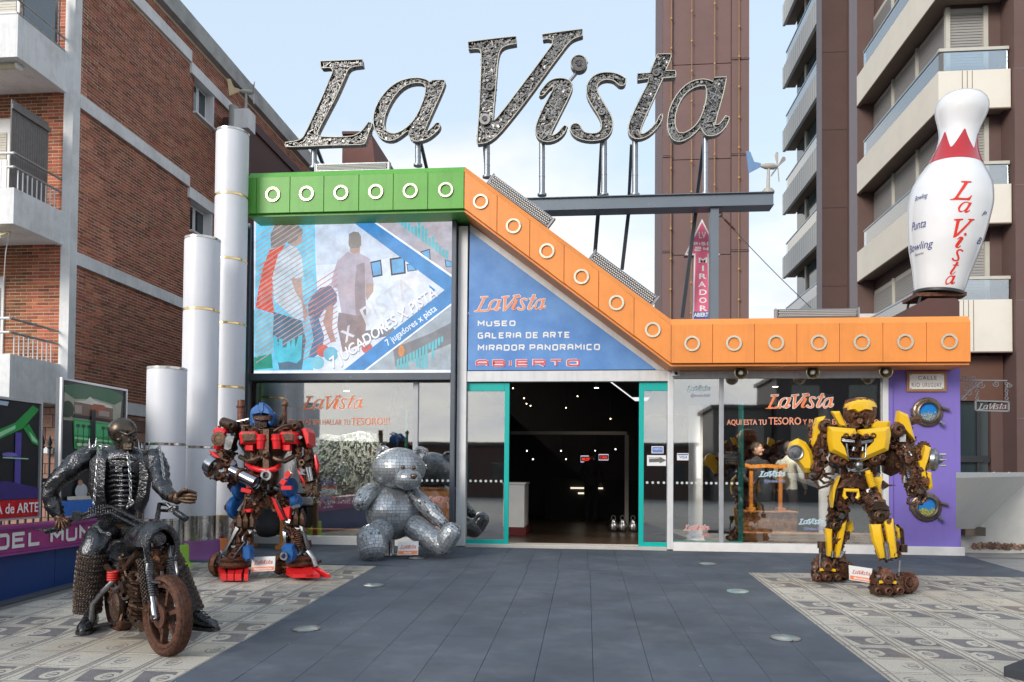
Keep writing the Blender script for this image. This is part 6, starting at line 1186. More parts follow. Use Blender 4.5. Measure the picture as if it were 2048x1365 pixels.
# hips
mk('hip_plate', YEL, lambda mb: plate(mb, sk, [(345, 612), (392, 562), (380, 600), (362, 650), (346, 760), (338, 700)], -.08, .10, .03), sm=30); mk('hip_plate', YEL, lambda mb: plate(mb, sk, [(605, 575), (668, 570), (655, 620), (662, 690), (682, 735), (655, 742), (628, 690), (615, 630)], -.10, .10, .03), sm=30)
mk('pelvis_bar', YEL, lambda mb: mb.tube([sk(430, 705, -.24), sk(418, 690, -.24), sk(420, 652, -.24), sk(505, 655, -.24), sk(510, 690, -.24), sk(498, 708, -.24)], .022, 10)); mk('shock_absorber', YEL, lambda mb: (mb.cyl(sk(568, 525, -.22), sk(602, 630, -.24), .03), mb.spring(sk(575, 545, -.22), sk(603, 635, -.24), .036, .008, 9)))
def thigh(hx, hy, kx, ky, dy): 
    def f(mb): scrap_limb(mb, sk(hx, hy, .0), sk(kx, ky, dy), .12, .10, 95, rg); mb.spring(sk(hx - 5, hy + 30, dy - .10), sk((hx + kx) / 2, (hy + ky) / 2 + 20, dy - .12), .035, .009, 6)
    return f
mk('thigh', RUST, thigh(410, 665, 362, 850, .30)); mk('thigh', RUST, thigh(560, 665, 640, 800, -.35))
mk('thigh_rods', STEEL, lambda mb: (mb.tube([sk(410, 660, -.1), sk(425, 700, -.08), sk(395, 790, .1)], .011, 6), mb.tube([sk(370, 655, -.1), sk(365, 720, .0), sk(385, 800, .1)], .011, 6), mb.tube([sk(540, 665, -.16), sk(545, 700, -.25), sk(590, 745, -.4)], .011, 6), mb.tube([sk(580, 655, -.16), sk(605, 710, -.3), sk(600, 740, -.4)], .011, 6)))
def knee(cx, cy, dy, rx, ry):
    def f(mb): mb.ball(sk(cx, cy, dy), (rx * u, .10, ry * u), 18, 12); drum(mb, sk(cx, cy + ry * .3, dy - .085), FWD, rx * .62 * u, .07); plate(mb, sk, [(cx - rx, cy - ry * .2), (cx - rx * .6, cy - ry * .95), (cx + rx * .6, cy - ry * .95), (cx + rx, cy - ry * .2)], dy - .1, .04, .02)
    return f
mk('knee', DRUST, knee(357, 865, .28, 55, 55)); mk('knee', DRUST, knee(645, 800, -.38, 62, 72))
def shin(ax, ay, bx, by, dy): return lambda mb: scrap_limb(mb, sk(ax, ay, dy), sk(bx, by, dy), .115, .10, 95, rg)
mk('shin', RUST, shin(372, 900, 345, 1095, .30)); mk('shin', RUST, shin(660, 860, 705, 1100, -.38))
for pts, dy in (([(297, 905), (338, 912), (340, 1080), (310, 1076)], .18), ([(385, 902), (432, 850), (425, 905), (388, 1086), (360, 1080)], .18), ([(432, 850), (470, 855), (478, 905), (440, 960), (425, 930)], .30), ([(592, 882), (655, 880), (690, 1085), (650, 1090), (605, 975)], -.50), ([(678, 858), (735, 845), (760, 1080), (716, 1086)], -.50), ([(745, 880), (775, 900), (782, 960), (760, 985)], -.36)): mk('shin_plate', YEL, lambda mb: plate(mb, sk, pts, dy, .05, .02), sm=30)
mk('piston', STEEL, lambda mb: (mb.cyl(sk(686, 990, -.52), sk(700, 1100, -.52), .025), mb.cyl(sk(345, 1050, .16), sk(342, 1090, .16), .022), mb.tube([sk(262, 1060, .2), sk(258, 1130, .2), sk(262, 1160, .2)], .012), mb.cyl(sk(778, 1110, -.42), sk(772, 1235, -.42), .014)))
mk('damper', DRUST, lambda mb: (mb.cyl(sk(268, 985, .22), sk(268, 1030, .22), 26 * u), mb.cyl(sk(268, 1030, .22), sk(266, 1060, .22), 15 * u), mb.cyl(sk(798, 1005, -.3), sk(798, 1055, -.3), 28 * u), mb.tube([sk(760, 885, -.35), sk(790, 910, -.32), sk(798, 1000, -.3)], .022)))
def foot(ox, oy, k, dy):
    def f(mb):
        s_ = lambda x, y, d=0.: sk(ox + x * k, oy + y * k, dy + d)
        scrap_limb(mb, s_(0, -110), s_(0, -20, .05), .17, .15, 80, rg); mb.cyl(s_(0, -130, -.04), s_(0, -80, -.10), 40 * u * k, n=18); drum(mb, s_(-2, -95, -.14), FWD, 36 * u * k, .07)
        for x, y, r in ((-66, -25, 30), (-5, -26, 32), (62, -28, 30)): mb.cyl(s_(x, y - 18, -.03), s_(x, y + 26, -.05), r * u * k, r * u * k * .95, 14); drum(mb, s_(x, y, -.20 if x == -5 else -.16), FWD, r * .9 * u * k, .10)
        mb.cyl(s_(100, -70, .02), s_(135, -75, .08), 62 * u * k, n=22); gear(mb, s_(118, -72, -.02), (.4, -1, 0), 58 * u * k, .04, 16); scrap_limb(mb, s_(60, -70, .1), s_(130, -20, .12), .09, .07, 30, rg); scrap_limb(mb, s_(-60, -60, .1), s_(60, -30, .12), .12, .12, 40, rg)
    return f
fl, fr_ = (302, 1243), (692, 1328)
mk('foot', RUST, foot(fl[0], fl[1], 1., .36)); mk('foot', RUST, foot(fr_[0], fr_[1], 1.08, -.42))
for (ox, oy), k, dy in ((fl, 1, .18), (fr_, 1.08, -.60)): mk('foot_band', YEL, lambda mb: mb.rings([[sk(ox + x * k, oy - 62 * k - 14 * k * math.cos(x / 55) + yy * k, dy + d) for yy, d in ((-9, .0), (9, .0), (9, .04), (-9, .04))] for x in (-45, -30, -15, 0, 15, 30, 45, 60)]))
# ------------------------------------------------------------------ red and blue robot
sk = Sk(400, 760, .3077, -3.2); u = sk.m; rg = random.Random(33)
rob = thing('scrap_robot', 'red, blue and rust robot sculpture holding a steel tube, before the white pillars', 'robot sculpture', V((sk(420, 1280).x, -3.2, gz(-3.2))), 'welded robot sculptures')
def torso(mb):
    scrap_limb(mb, sk(245, 330, .05), sk(610, 330, .05), .13, .13, 90, rg); scrap_limb(mb, sk(425, 330, .05), sk(428, 560, .05), .27, .16, 170, rg)
    mb.rings([[sk(425 + w_ * math.cos(a), y, .06 + d * math.sin(a)) for a in (2 * math.pi * i / 18 for i in range(18))] for y, w_, d in ((345, 165, .20), (420, 175, .22), (490, 130, .2), (560, 85, .16), (640, 90, .16), (700, 75, .15))])
    for x, s_ in ((345, 1), (520, -1)): mb.tube([sk(x - 85 * s_, 500, -.12), sk(x - 30 * s_, 530, -.2), sk(x + 10 * s_, 520, -.22), sk(x + 45 * s_, 505, -.2)], .03, 8); mb.ball(sk(x, 515, -.2), .035, 8, 6)
    mb.bar(sk(435, 320, -.2), sk(435, 590, -.2), .07, .06); drum(mb, sk(437, 490, -.24), FWD, 22 * u, .05); scrap_limb(mb, sk(430, 600, .02), sk(438, 730, .02), .16, .12, 110, rg)
mk('torso', DRUST, torso)
def chest(mb, pts, dy): plate(mb, sk, pts, dy, .10, .03)
for pts in ([(258, 352), (272, 338), (362, 336), (374, 350), (372, 412), (268, 418)], [(522, 350), (535, 338), (604, 338), (622, 352), (622, 416), (540, 412)]):
    o = mk('chest_box', RED, lambda mb: plate(mb, sk, pts, -.22, .16, .03), sm=30); cx = sum(p[0] for p in pts) / 6; cy = sum(p[1] for p in pts) / 6
    mb = MB(); plate(mb, sk, [(cx + (x - cx) * .72, cy + (y - cy) * .68) for x, y in pts], -.262, .005, .004); mb.build('vent', DRUST, rob)
for cx, s_ in ((400, 1), (497, -1)): mk('chest_canister', RED, lambda mb: (mb.cyl(sk(cx, 355, -.22), sk(cx - 4 * s_, 450, -.22), 30 * u, 24 * u, 18), mb.cyl(sk(cx - s_, 380, -.22), sk(cx - s_, 392, -.22), 33 * u, n=18)))
for x in (322, 562): mk('chest_tab', RED, lambda mb: (plate(mb, sk, [(x - 26, 420), (x + 26, 420), (x + 24, 465), (x - 24, 462)], -.19, .04, .015)))
mk('waist_band', RED, lambda mb: mb.tube([sk(308, 545, -.02), sk(340, 572, -.14), sk(390, 588, -.2), sk(440, 590, -.21), sk(490, 580, -.19), sk(515, 560, -.1)], .033, 10))
mk('belt_disc', STEEL, lambda mb: (mb.band(sk(437, 620, -.20), FWD, 20 * u, 33 * u, .04, 26), mb.cyl(sk(437, 620, -.20), sk(437, 620, -.23), 10 * u, n=14), [mb.cyl(sk(437 + 15 * math.cos(a), 620 + 15 * math.sin(a), -.2), sk(437 + 15 * math.cos(a), 620 + 15 * math.sin(a), -.225), 4 * u, n=8) for a in (0, 1.26, 2.5, 3.8, 5)]))
for pts in ([(90, 332), (104, 314), (150, 316), (166, 335), (160, 432), (108, 452), (92, 440)], [(662, 322), (690, 316), (708, 345), (709, 420), (694, 436)]): o = mk('shoulder_box', RED, lambda mb: plate(mb, sk, pts, -.14, .2, .03), sm=30)
mk('shoulder_vent', DRUST, lambda mb: (mb.lathe(sk(122, 385, -.175), [(.085, -.01), (.085, .012), (.05, .014), (.045, .006), (.01, .008)], FWD, 20)))
mk('shoulder_tank', CHROME, lambda mb: (plate(mb, sk, [(158, 375), (175, 352), (215, 355), (228, 372), (205, 460), (178, 472), (148, 462)], -.18, .08, .04), plate(mb, sk, [(618, 372), (650, 360), (672, 368), (660, 388), (630, 385)], -.16, .08, .03)), sm=30)
mk('shoulder_joint', DRUST, lambda mb: (mb.cyl(sk(150, 275, 0), sk(240, 310, -.08), .06, .07), drum(mb, sk(220, 298, -.12), FWD, 26 * u, .07), mb.cyl(sk(590, 300, 0), sk(650, 300, -.06), .06), drum(mb, sk(630, 302, -.12), FWD, 26 * u, .07), mb.tube([sk(265, 300, -.1), sk(330, 300, -.14), sk(400, 330, -.15)], .016), mb.tube([sk(600, 290, -.1), sk(540, 300, -.14), sk(480, 335, -.15)], .016)))
mk('exhaust_stack', RUST, lambda mb: (mb.cyl(sk(270, 300, .08), sk(268, 132, .08), .05, .042), mb.cyl(sk(268, 180, .08), sk(268, 170, .08), .056))); mk('exhaust_stack', RUST, lambda mb: (mb.cyl(sk(548, 300, .08), sk(552, 170, .08), .032, .024), mb.ball(sk(553, 158, .08), .04), mb.cyl(sk(556, 150, .08), sk(560, 130, .08), .008)))
# plain blue helmet head
def headb(mb): mb.lathe(sk(398, 318, 0), [(.09, 0), (.115, .03), (.125, .10), (.125, .17), (.115, .22), (.075, .26), (.02, .27)], (0, 0, 1), 10, True, (1, 1.1)); [mb.bar(sk(398 + d, 165 + abs(d) * .5, -.10), sk(398 + d * .9, 158 + abs(d) * .4, .08), .02, .03) for d in (-30, 0, 30)]
mk('head', BLU, headb, sm=20); mk('visor', DRUST, lambda mb: (plate(mb, sk, [(345, 235), (398, 228), (455, 235), (450, 262), (398, 268), (350, 262)], -.15, .05, .01), mb.bar(sk(388, 270, -.165), sk(388, 308, -.16), .03, .02), [mb.bar(sk(x, 275, -.155), sk(x, 305, -.15), .012, .02) for x in (360, 372, 405, 418, 430)]), sm=30); mk('brow_plate', BLU, lambda mb: plate(mb, sk, [(340, 200), (370, 165), (420, 160), (455, 195), (462, 228), (400, 215), (340, 228)], -.15, .06, .03), sm=30)
mk('crest', BLU, lambda mb: plate(mb, sk, [(385, 150), (412, 150), (416, 195), (398, 225), (380, 195)], -.175, .08, .015), sm=20); mk('cheek_guard', BLU, lambda mb: (plate(mb, sk, [(338, 215), (352, 205), (356, 285), (342, 295)], -.12, .16, .01), plate(mb, sk, [(446, 205), (462, 215), (458, 295), (442, 285)], -.12, .16, .01)), sm=20)
def arm1(mb): scrap_limb(mb, sk(185, 345, 0), sk(165, 510, -.05), .11, .09, 90, rg); mb.ball(sk(150, 515, -.08), .07)
def arm1f(mb): mb.cyl(sk(75, 555, -.16), sk(175, 605, -.18), .135, .10, 18); scrap_limb(mb, sk(85, 560, -.16), sk(215, 610, -.2), .14, .10, 90, rg)
mk('upper_arm', RUST, arm1); mk('forearm', RUST, arm1f); mk('hand', RUST, lambda mb: ([claw(mb, [sk(x, y, -.24) for x, y in q], .022) for q in ([(200, 590), (225, 640), (205, 655)], [(185, 600), (205, 650), (185, 655)], [(165, 605), (180, 645), (165, 655)], [(215, 580), (240, 615), (225, 640)])],))
mk('steel_tube', CHROME, lambda mb: (mb.cyl(sk(60, 545, -.22), sk(100, 570, -.24), .11, .12, 18), mb.cyl(sk(205, 590, -.25), sk(370, 672, -.32), .065, .08, 20, False), mb.cyl(sk(205, 590, -.25), sk(360, 667, -.31), .05, .06, 20), mb.tube([sk(215, 578, -.2), sk(300, 580, -.22)], .014)), sm=40); mk('tube_collar', RUST, lambda mb: mb.cyl(sk(262, 618, -.27), sk(275, 625, -.28), .088, n=18))
mk('forearm_fin', RED, lambda mb: (plate(mb, sk, [(60, 462), (90, 470), (135, 510), (130, 528), (95, 515)], -.22, .05, .015), plate(mb, sk, [(64, 596), (85, 600), (120, 640), (105, 640), (70, 615)], -.2, .05, .01)), sm=30)
def arm2(mb): scrap_limb(mb, sk(635, 345, 0), sk(680, 520, -.02), .11, .10, 100, rg)
def arm2f(mb): scrap_limb(mb, sk(685, 530, -.02), sk(730, 690, -.05), .11, .09, 110, rg); mb.box(sk(735, 700, -.06), (.15, .14, .09)); [claw(mb, [sk(x, 715, -.08), sk(x + 8, 740, -.12), sk(x, 752, -.12)], .018) for x in (700, 722, 745, 765)]
mk('upper_arm', RUST, arm2); mk('forearm', DRUST, arm2f); mk('forearm_fin', RED, lambda mb: (plate(mb, sk, [(634, 588), (645, 590), (690, 675), (682, 690), (645, 620)], -.12, .05, .01), plate(mb, sk, [(742, 490), (752, 490), (768, 560), (762, 605), (748, 560)], -.1, .05, .01)), sm=30); mk('forearm_rod', STEEL, lambda mb: (mb.cyl(sk(695, 570, -.14), sk(715, 660, -.15), .02), mb.cyl(sk(712, 568, -.14), sk(728, 655, -.15), .018), mb.tube([sk(670, 440, -.12), sk(668, 490, -.13), sk(645, 520, -.1)], .013)))
for x, y, rx, ry, dy in ((262, 712, 26, 58, .0), (240, 830, 28, 70, .05), (586, 700, 24, 58, .0), (625, 790, 24, 40, .02)): mk('hip_wheel', BLU, lambda mb: (mb.lathe(sk(x, y, dy), [(ry * u * .7, -rx * u), (ry * u, -rx * u * .7), (ry * u, rx * u * .7), (ry * u * .7, rx * u), (.02, rx * u)], (1, -.35, 0), 24), [mb.torus(sk(x, y, dy) + V((k_ * rx * u, -.35 * k_ * rx * u, 0)), (1, -.35, 0), ry * u, .008, 24, 6) for k_ in (-.4, 0, .4)]))
mk('hip_gear', RUST, lambda mb: (gear(mb, sk(225, 690, -.02), (-1, -.7, 0), .07, .05), gear(mb, sk(205, 830, .02), (-1, -.7, 0), .075, .05)))
mk('hip_tab', RED, lambda mb: (mb.box(sk(305, 720, -.2), (.12, .05, .045), Euler((0, .2, 0)).to_matrix()), mb.box(sk(325, 690, -.18), (.07, .05, .045)), mb.box(sk(572, 618, -.12), (.055, .05, .08), Euler((0, .6, 0)).to_matrix()), mb.box(sk(542, 665, -.16), (.06, .05, .06), Euler((0, .5, 0)).to_matrix()), mb.box(sk(565, 702, -.18), (.12, .05, .045))), sm=None)
def th(hx, hy, kx, ky, dy): return lambda mb: scrap_limb(mb, sk(hx, hy, 0), sk(kx, ky, dy), .12, .11, 120, rg)
mk('thigh', RUST, th(378, 735, 292, 930, -.12)); mk('thigh', RUST, th(485, 745, 605, 915, .10))
for pts in ([(463, 765), (492, 778), (548, 905), (520, 908)], [(540, 835), (588, 824), (582, 908), (560, 890)]): mk('thigh_plate', RED, lambda mb: plate(mb, sk, pts, -.10, .04, .015), sm=30)
mk('thigh_plate', RED, lambda mb: plate(mb, sk, [(285, 842), (338, 838), (330, 862), (290, 866)], -.24, .04, .015), sm=30); mk('thigh_rod', STEEL, lambda mb: (mb.tube([sk(490, 765, -.14), sk(530, 850, -.1), sk(560, 905, -.06)], .009), mb.tube([sk(350, 750, -.15), sk(335, 775, -.2), sk(300, 770, -.2)], .009), mb.bar(sk(596, 832, -.12), sk(648, 815, -.1), .035, .03)))
for cx, cy, dy in ((295, 920, -.22), (622, 905, .0)): mk('knee_guard', DRUST, lambda mb: ([plate(mb, sk, [(cx + d - 16, cy + 45), (cx + d - 20, cy - 10), (cx + d, cy - 65 - 8 * (d == 0)), (cx + d + 20, cy - 10), (cx + d + 16, cy + 45)], dy - .03 * (d == 0), .05, .03) for d in (-40, 0, 38)], mb.ball(sk(cx, cy + 15, dy + .1), (60 * u, .12, 45 * u), 14, 10)), sm=50)
mk('shin', RUST, lambda mb: scrap_limb(mb, sk(285, 960, -.12), sk(235, 1190, -.12), .125, .13, 130, rg)); mk('shin', RUST, lambda mb: scrap_limb(mb, sk(605, 960, .1), sk(650, 1185, .1), .125, .14, 130, rg))
for pts, dy in (([(228, 958), (248, 972), (175, 1110), (150, 1118)], -.26), ([(648, 952), (666, 960), (706, 1088), (690, 1100)], -.04), ([(535, 985), (560, 985), (560, 1065), (540, 1065)], -.04), ([(200, 1075), (238, 1078), (225, 1095), (200, 1092)], -.26)): mk('shin_plate', STEEL, lambda mb: plate(mb, sk, pts, dy, .04, .01), sm=30)
mk('shin_spring', RUST, lambda mb: (mb.spring(sk(632, 980, -.08), sk(645, 1090, -.08), .035, .009, 8), mb.cyl(sk(632, 975, -.08), sk(645, 1095, -.08), .018), mb.lathe(sk(232, 1215, -.12), [(.17, 0), (.19, .03), (.16, .06), (.18, .09), (.12, .12)], (0, 0, 1), 20), mb.lathe(sk(655, 1205, .08), [(.17, 0), (.19, .03), (.16, .06), (.18, .09), (.12, .12)], (0, 0, 1), 20)))
for x, y, rx, ry, dy in ((304, 1130, 24, 50, -.18), (572, 1128, 38, 60, -.06)): mk('ankle_shield', BLU, lambda mb: plate(mb, sk, [(x - rx, y - ry * .7), (x - rx * .3, y - ry), (x + rx * .8, y - ry * .9), (x + rx, y), (x + rx * .8, y + ry * .8), (x, y + ry), (x - rx, y + ry * .5)], dy - .1, .10, .03), sm=30)
mk('ankle_bearing', STEEL, lambda mb: (mb.band(sk(550, 1145, -.2), FWD, 14 * u, 24 * u, .03, 20), mb.tube([sk(125, 1190, -.15), sk(140, 1120, -.16), sk(165, 1150, -.16), sk(150, 1215, -.15)], .028), mb.tube([sk(700, 1115, .0), sk(735, 1160, -.02), sk(752, 1215, -.03)], .03)))
def wedge(mb, pts, ytop, ybot, d0, d1):
    """toe: top outline slopes to the ground toward the viewer"""
    (x0, x1), (x2, x3) = pts; mb.hexa([sk(x0, ybot[0], d0), sk(x1, ybot[0], d0), sk(x3, ybot[1], d1), sk(x2, ybot[1], d1), sk(x0, ytop[0], d0), sk(x1, ytop[0], d0), sk(x3, ytop[1], d1), sk(x2, ytop[1], d1)][::1])
for q in (((120, 150), (135, 172)), ((182, 232), (178, 218)), ((232, 285), (225, 268)), ((295, 318), (285, 312))): mk('toe', RED, lambda mb: wedge(mb, q, (1212, 1262), (1262, 1306), -.12, -.38), sm=None)
mk('foot', RUST, lambda mb: (scrap_limb(mb, sk(130, 1225, -.05), sk(300, 1225, -.05), .10, .10, 60, rg), mb.lathe(sk(122, 1200, .0), [(.02, -.05), (.13, -.04), (.15, 0), (.13, .04), (.02, .05)], (1, -.3, 0), 22)))
for q in (((545, 610), (600, 720)), ((600, 660), (690, 760)), ((650, 700), (720, 780)), ((715, 740), (820, 848))): mk('toe', RED, lambda mb: wedge(mb, q, (1200, 1265), (1262, 1288), .06, -.22), sm=None)
mk('foot', RUST, lambda mb: (scrap_limb(mb, sk(530, 1215, .08), sk(740, 1215, .08), .09, .09, 70, rg), mb.lathe(sk(520, 1195, .05), [(.02, -.05), (.11, -.04), (.13, 0), (.11, .04), (.02, .05)], (1, -.3, 0), 22)))
# ------------------------------------------------------------------ metal teddy bear
sk = Sk(640, 860, .2052, -1.15); u = sk.m; rgb = random.Random(8)
bear = thing('metal_bear', 'seated teddy bear sculpture clad in small steel plates', 'bear sculpture', V((sk(700, 1200).x, -1.2, gz(-1.2))))
BP = mat('bear_plate', (.42, .445, .475), .38, metal=.6, var=.12, scale=20, island=.22, rvar=.1); BJ = mat('bear_joint', (.07, .074, .08), .7, metal=.3)
def plated(nm, rings_, cell=.044):
    """rings_: list of rings (lists of points) of a smooth body; builds dark core + separate plates laid in courses."""
    core = MB(); core.rings([[p for p in r] for r in rings_]); o = core.build(nm, BJ, bear, 60)
    mb = MB(); K = len(rings_[0])
    def pt(v, s_):  # v along rings 0..n-1, s_ around 0..1
        i = min(int(v), len(rings_) - 2); f = v - i; j = s_ % 1 * K; a = int(j) % K; b_ = (a + 1) % K; g_ = j - int(j)
        return (rings_[i][a].lerp(rings_[i][b_], g_)).lerp(rings_[i + 1][a].lerp(rings_[i + 1][b_], g_), f)
    n = len(rings_); v = 0.
    cent = sum((p for r in rings_ for p in r), V()) / (n * K); cr = [sum(r, V()) / K for r in rings_]
    while v < n - 1.001:
        stp = (pt(min(v + .2, n - 1.001), .1) - pt(v, .1)).length / .2; dv = min(cell * rgb.uniform(.8, 1.1) / max(stp, 1e-3), n - 1.001 - v)
        if n - 1.001 - v - dv < .15: dv = n - 1.001 - v
        vm = v + dv / 2; circ = sum((pt(vm, k / 12) - pt(vm, (k + 1) / 12)).length for k in range(12)); m_ = max(3, int(circ / (cell * 1.15))); off = rgb.random(); cuts = [off + (k + rgb.uniform(-.18, .18)) / m_ for k in range(m_)]; cuts.append(cuts[0] + 1)
        for s0, s1 in zip(cuts, cuts[1:]):
            gs = .0017 / max(circ, .05); gv = .0017 / max(stp, 1e-3); q = [pt(v + gv, s0 + gs), pt(v + gv, s1 - gs), pt(v + dv - gv, s1 - gs), pt(v + dv - gv, s0 + gs)]
            sm_ = [pt(vm, (s0 + s1) / 2)]; c = sum(q, V()) / 4; nn = (q[1] - q[0]).cross(q[3] - q[0])
            if nn.length < 1e-9: continue
            nn.normalize(); i = min(int(vm), n - 1); nn = nn if nn.dot(c - cr[i].lerp(cent, .3)) > 0 else -nn; t = V((rgb.uniform(-1, 1), rgb.uniform(-1, 1), rgb.uniform(-1, 1))) * .0014
            lift = .004; a = [p + nn * lift for p in q]; a[0] += nn * t.x; a[2] += nn * t.y; k0 = mb.pts(a + [p - nn * .006 for p in q])
            flip = (a[1] - a[0]).cross(a[3] - a[0]).dot(nn) < 0
            mb.face(*((k0 + 3, k0 + 2, k0 + 1, k0) if flip else (k0, k0 + 1, k0 + 2, k0 + 3)))
            for e in range(4): f_ = (e + 1) % 4; mb.face(k0 + f_, k0 + e, k0 + 4 + e, k0 + 4 + f_)
        v += dv
    pl_ = mb.build('plating', BP, None); pl_.parent = o; pl_['kind'] = 'stuff'; return o
def ellip(c, r, n=18, K=32, pear=None):
    c = V(c); out = []
    for i in range(n):
        a = math.pi * (i + .35) / (n - .3) - math.pi / 2; f = pear(math.sin(a)) if pear else 1.; out.append([c + V((math.cos(t) * math.cos(a) * r[0] * f, math.sin(t) * math.cos(a) * r[1] * f, math.sin(a) * r[2])) for t in (2 * math.pi * j / K for j in range(K))])
    return out
def limb(pts, rr, K=22):
    pts = [V(p) for p in pts]; out = []; px = None
    # resample
    P_, R_ = [], []
    for (a, b_), (ra, rb) in zip(zip(pts, pts[1:]), zip(rr, rr[1:])):
        k = max(2, int((b_ - a).length / .05))
        for i in range(k): P_.append(a.lerp(b_, i / k)); R_.append(ra + (rb - ra) * i / k)
    P_.append(pts[-1]); R_.append(rr[-1])
    for _ in range(3): P_ = [P_[0]] + [(P_[i - 1] + P_[i] * 2 + P_[i + 1]) / 4 for i in range(1, len(P_) - 1)] + [P_[-1]]; R_ = [R_[0]] + [(R_[i - 1] + R_[i] * 2 + R_[i + 1]) / 4 for i in range(1, len(R_) - 1)] + [R_[-1]]
    d0, d1 = (P_[0] - P_[1]).normalized(), (P_[-1] - P_[-2]).normalized()
    caps0 = [(P_[0] + d0 * R_[0] * math.sin(t), R_[0] * max(math.cos(t), .04)) for t in (1.5, 1.1, .7, .35)]; caps1 = [(P_[-1] + d1 * R_[-1] * math.sin(t), R_[-1] * max(math.cos(t), .04)) for t in (.35, .7, 1.1, 1.5)]
    al = caps0 + list(zip(P_, R_)) + caps1
    for i, (p, r) in enumerate(al):
        a = al[max(i - 1, 0)][0]; b_ = al[min(i + 1, len(al) - 1)][0]; z = (b_ - a).normalized(); x, y, z = frame(z, px) if px is not None else frame(z); px = x
        out.append([p + (x * math.cos(t) + y * math.sin(t)) * r for t in (2 * math.pi * j / K for j in range(K))])
    return out
plated('head', ellip(sk(770, 378, 0), (247 * u, .40, 195 * u)), .046); plated('torso', ellip(sk(705, 800, .02), (245 * u, .38, 262 * u), 20, 32, lambda s_: 1. if s_ < .1 else 1 - .32 * (s_ - .1)), .048)
plated('snout', ellip(sk(858, 482, -.30), (122 * u, .20, 98 * u), 12, 22), .038)
for ex, ey, dx in ((618, 232, -1), (972, 240, 1)):
    c = sk(ex, ey, .02); rs = []
    for i in range(26): 
        t = 2 * math.pi * i / 26; d = V((math.cos(t), .25 * dx * math.cos(t), math.sin(t))); rs.append([c + d * (48 * u + .042 * math.cos(a)) + V((0, .055 * math.sin(a), 0)) for a in (2 * math.pi * j / 12 for j in range(12))])
    rs.append(rs[0]); plated('ear', rs, .036); mb = MB(); mb.lathe(c + V((0, .03, 0)), [(46 * u, 0), (46 * u, .02)], (0, -1, 0), 20); mb.build('ear_inside', BP, bear)
DBR = mat('bronze_bead', (.14, .09, .07), .25, metal=.6)
for x, y, dy in ((808, 366, -.365), (915, 370, -.345)): mk2 = MB(); mk2.ball(sk(x, y, dy), (20 * u, .03, 18 * u)); mk2.build('eye', DBR, bear, 60)
mb = MB(); mb.rings([[sk(912 + x * s_, 455 + y * s_, -.475 - d) for x, y in ((-36, -18), (-20, -26), (25, -26), (40, -14), (28, 12), (12, 26), (-14, 24), (-28, 8))] for s_, d in ((1, -.03), (1, 0), (.8, .02), (.3, .028))]); mb.build('nose', DBR, bear, 50)
plated('arm', limb([sk(640, 600, .0), sk(520, 590, -.1), sk(440, 640, -.22), sk(400, 710, -.30)], [.10, .125, .135, .115])); plated('arm', limb([sk(900, 600, .02), sk(1010, 720, -.08), sk(1120, 830, -.14), sk(1200, 915, -.18)], [.085, .11, .105, .075]))
plated('leg', limb([sk(640, 930, -.1), sk(590, 1000, -.32), sk(520, 1080, -.48)], [.17, .18, .18])); plated('foot', limb([sk(505, 1065, -.5), sk(515, 1150, -.55)], [.205, .19])); plated('leg', limb([sk(930, 950, -.1), sk(1060, 1050, -.22), sk(1190, 1120, -.32)], [.17, .165, .15])); plated('foot', limb([sk(1195, 1130, -.34), sk(1240, 1060, -.36), sk(1280, 1000, -.36)], [.13, .15, .135]))
mb = MB(); b0_ = sk(690, 1180, -.05); z0_ = gz(-1.2); mb.lathe((b0_.x, -1.2, z0_), [(.16, 0), (.16, .012), (.06, .02), (.055, .05), (.055, .4), (.12, .42)], (0, 0, 1), 24); mb.build('stand', CHROME, bear, 40)
# ------------------------------------------------------------------ placards
placard('placard between the feet of the red and blue robot', 502, 1144, 549, 1115, -3.35, '#optimusprime', -2); placard('placard leaning between the feet of the yellow robot', 1699, 1160, 1746, 1131, -2.75, '#bumblebee', 7); placard('placard at the feet of the metal teddy bear', 795, 1111, 836, 1084, -1.58, '#teddy', -1)
# ------------------------------------------------------------------ motorcycle sculpture (local frame: x forward, y left, z up)
sk = Sk(80, 820, .3734, -5.72); u = sk.m; rg = random.Random(51)
BLK = mat('blackened_steel', (.075, .078, .085), .24, metal=.9, var=.5, scale=14, rvar=.12, col2=(.13, .085, .06), spread=(.6, .75), bump=.9, bscale=34); CHAINM = mat('chain_steel', (.36, .37, .38), .35, metal=.9, var=.2); WRUST = mat('wheel_rust', (.13, .048, .026), .75, metal=.3, var=.35, scale=22, bump=.5, bscale=80, col2=(.05, .028, .02)); MESH = mat('chain_mesh', (.10, .065, .05), .45, metal=.75, var=.4, scale=40, col2=(.2, .19, .18), spread=(.5, .7), island=.4)
wc = G(333, 1311); HDG = math.radians(-42); fwd = V((math.cos(HDG), math.sin(HDG), 0)); lft = V((-fwd.y, fwd.x, 0)); RW_ = .29
bike = thing('motorcycle_sculpture', 'welded scrap motorcycle with a rusty front wheel', 'motorcycle sculpture', wc)
def B(x, y, z): return V((wc.x, wc.y, gz(wc.y))) + fwd * x + lft * y + V((0, 0, z))
def bk(nm, mt, fn, sm=40): mb = MB(); fn(mb); return mb.build(nm, [mt, STEEL] if any(mb.m) else mt, bike, sm)
ST = math.radians(8); wf = V((math.cos(HDG + ST), math.sin(HDG + ST), 0)); wl = V((-wf.y, wf.x, 0))
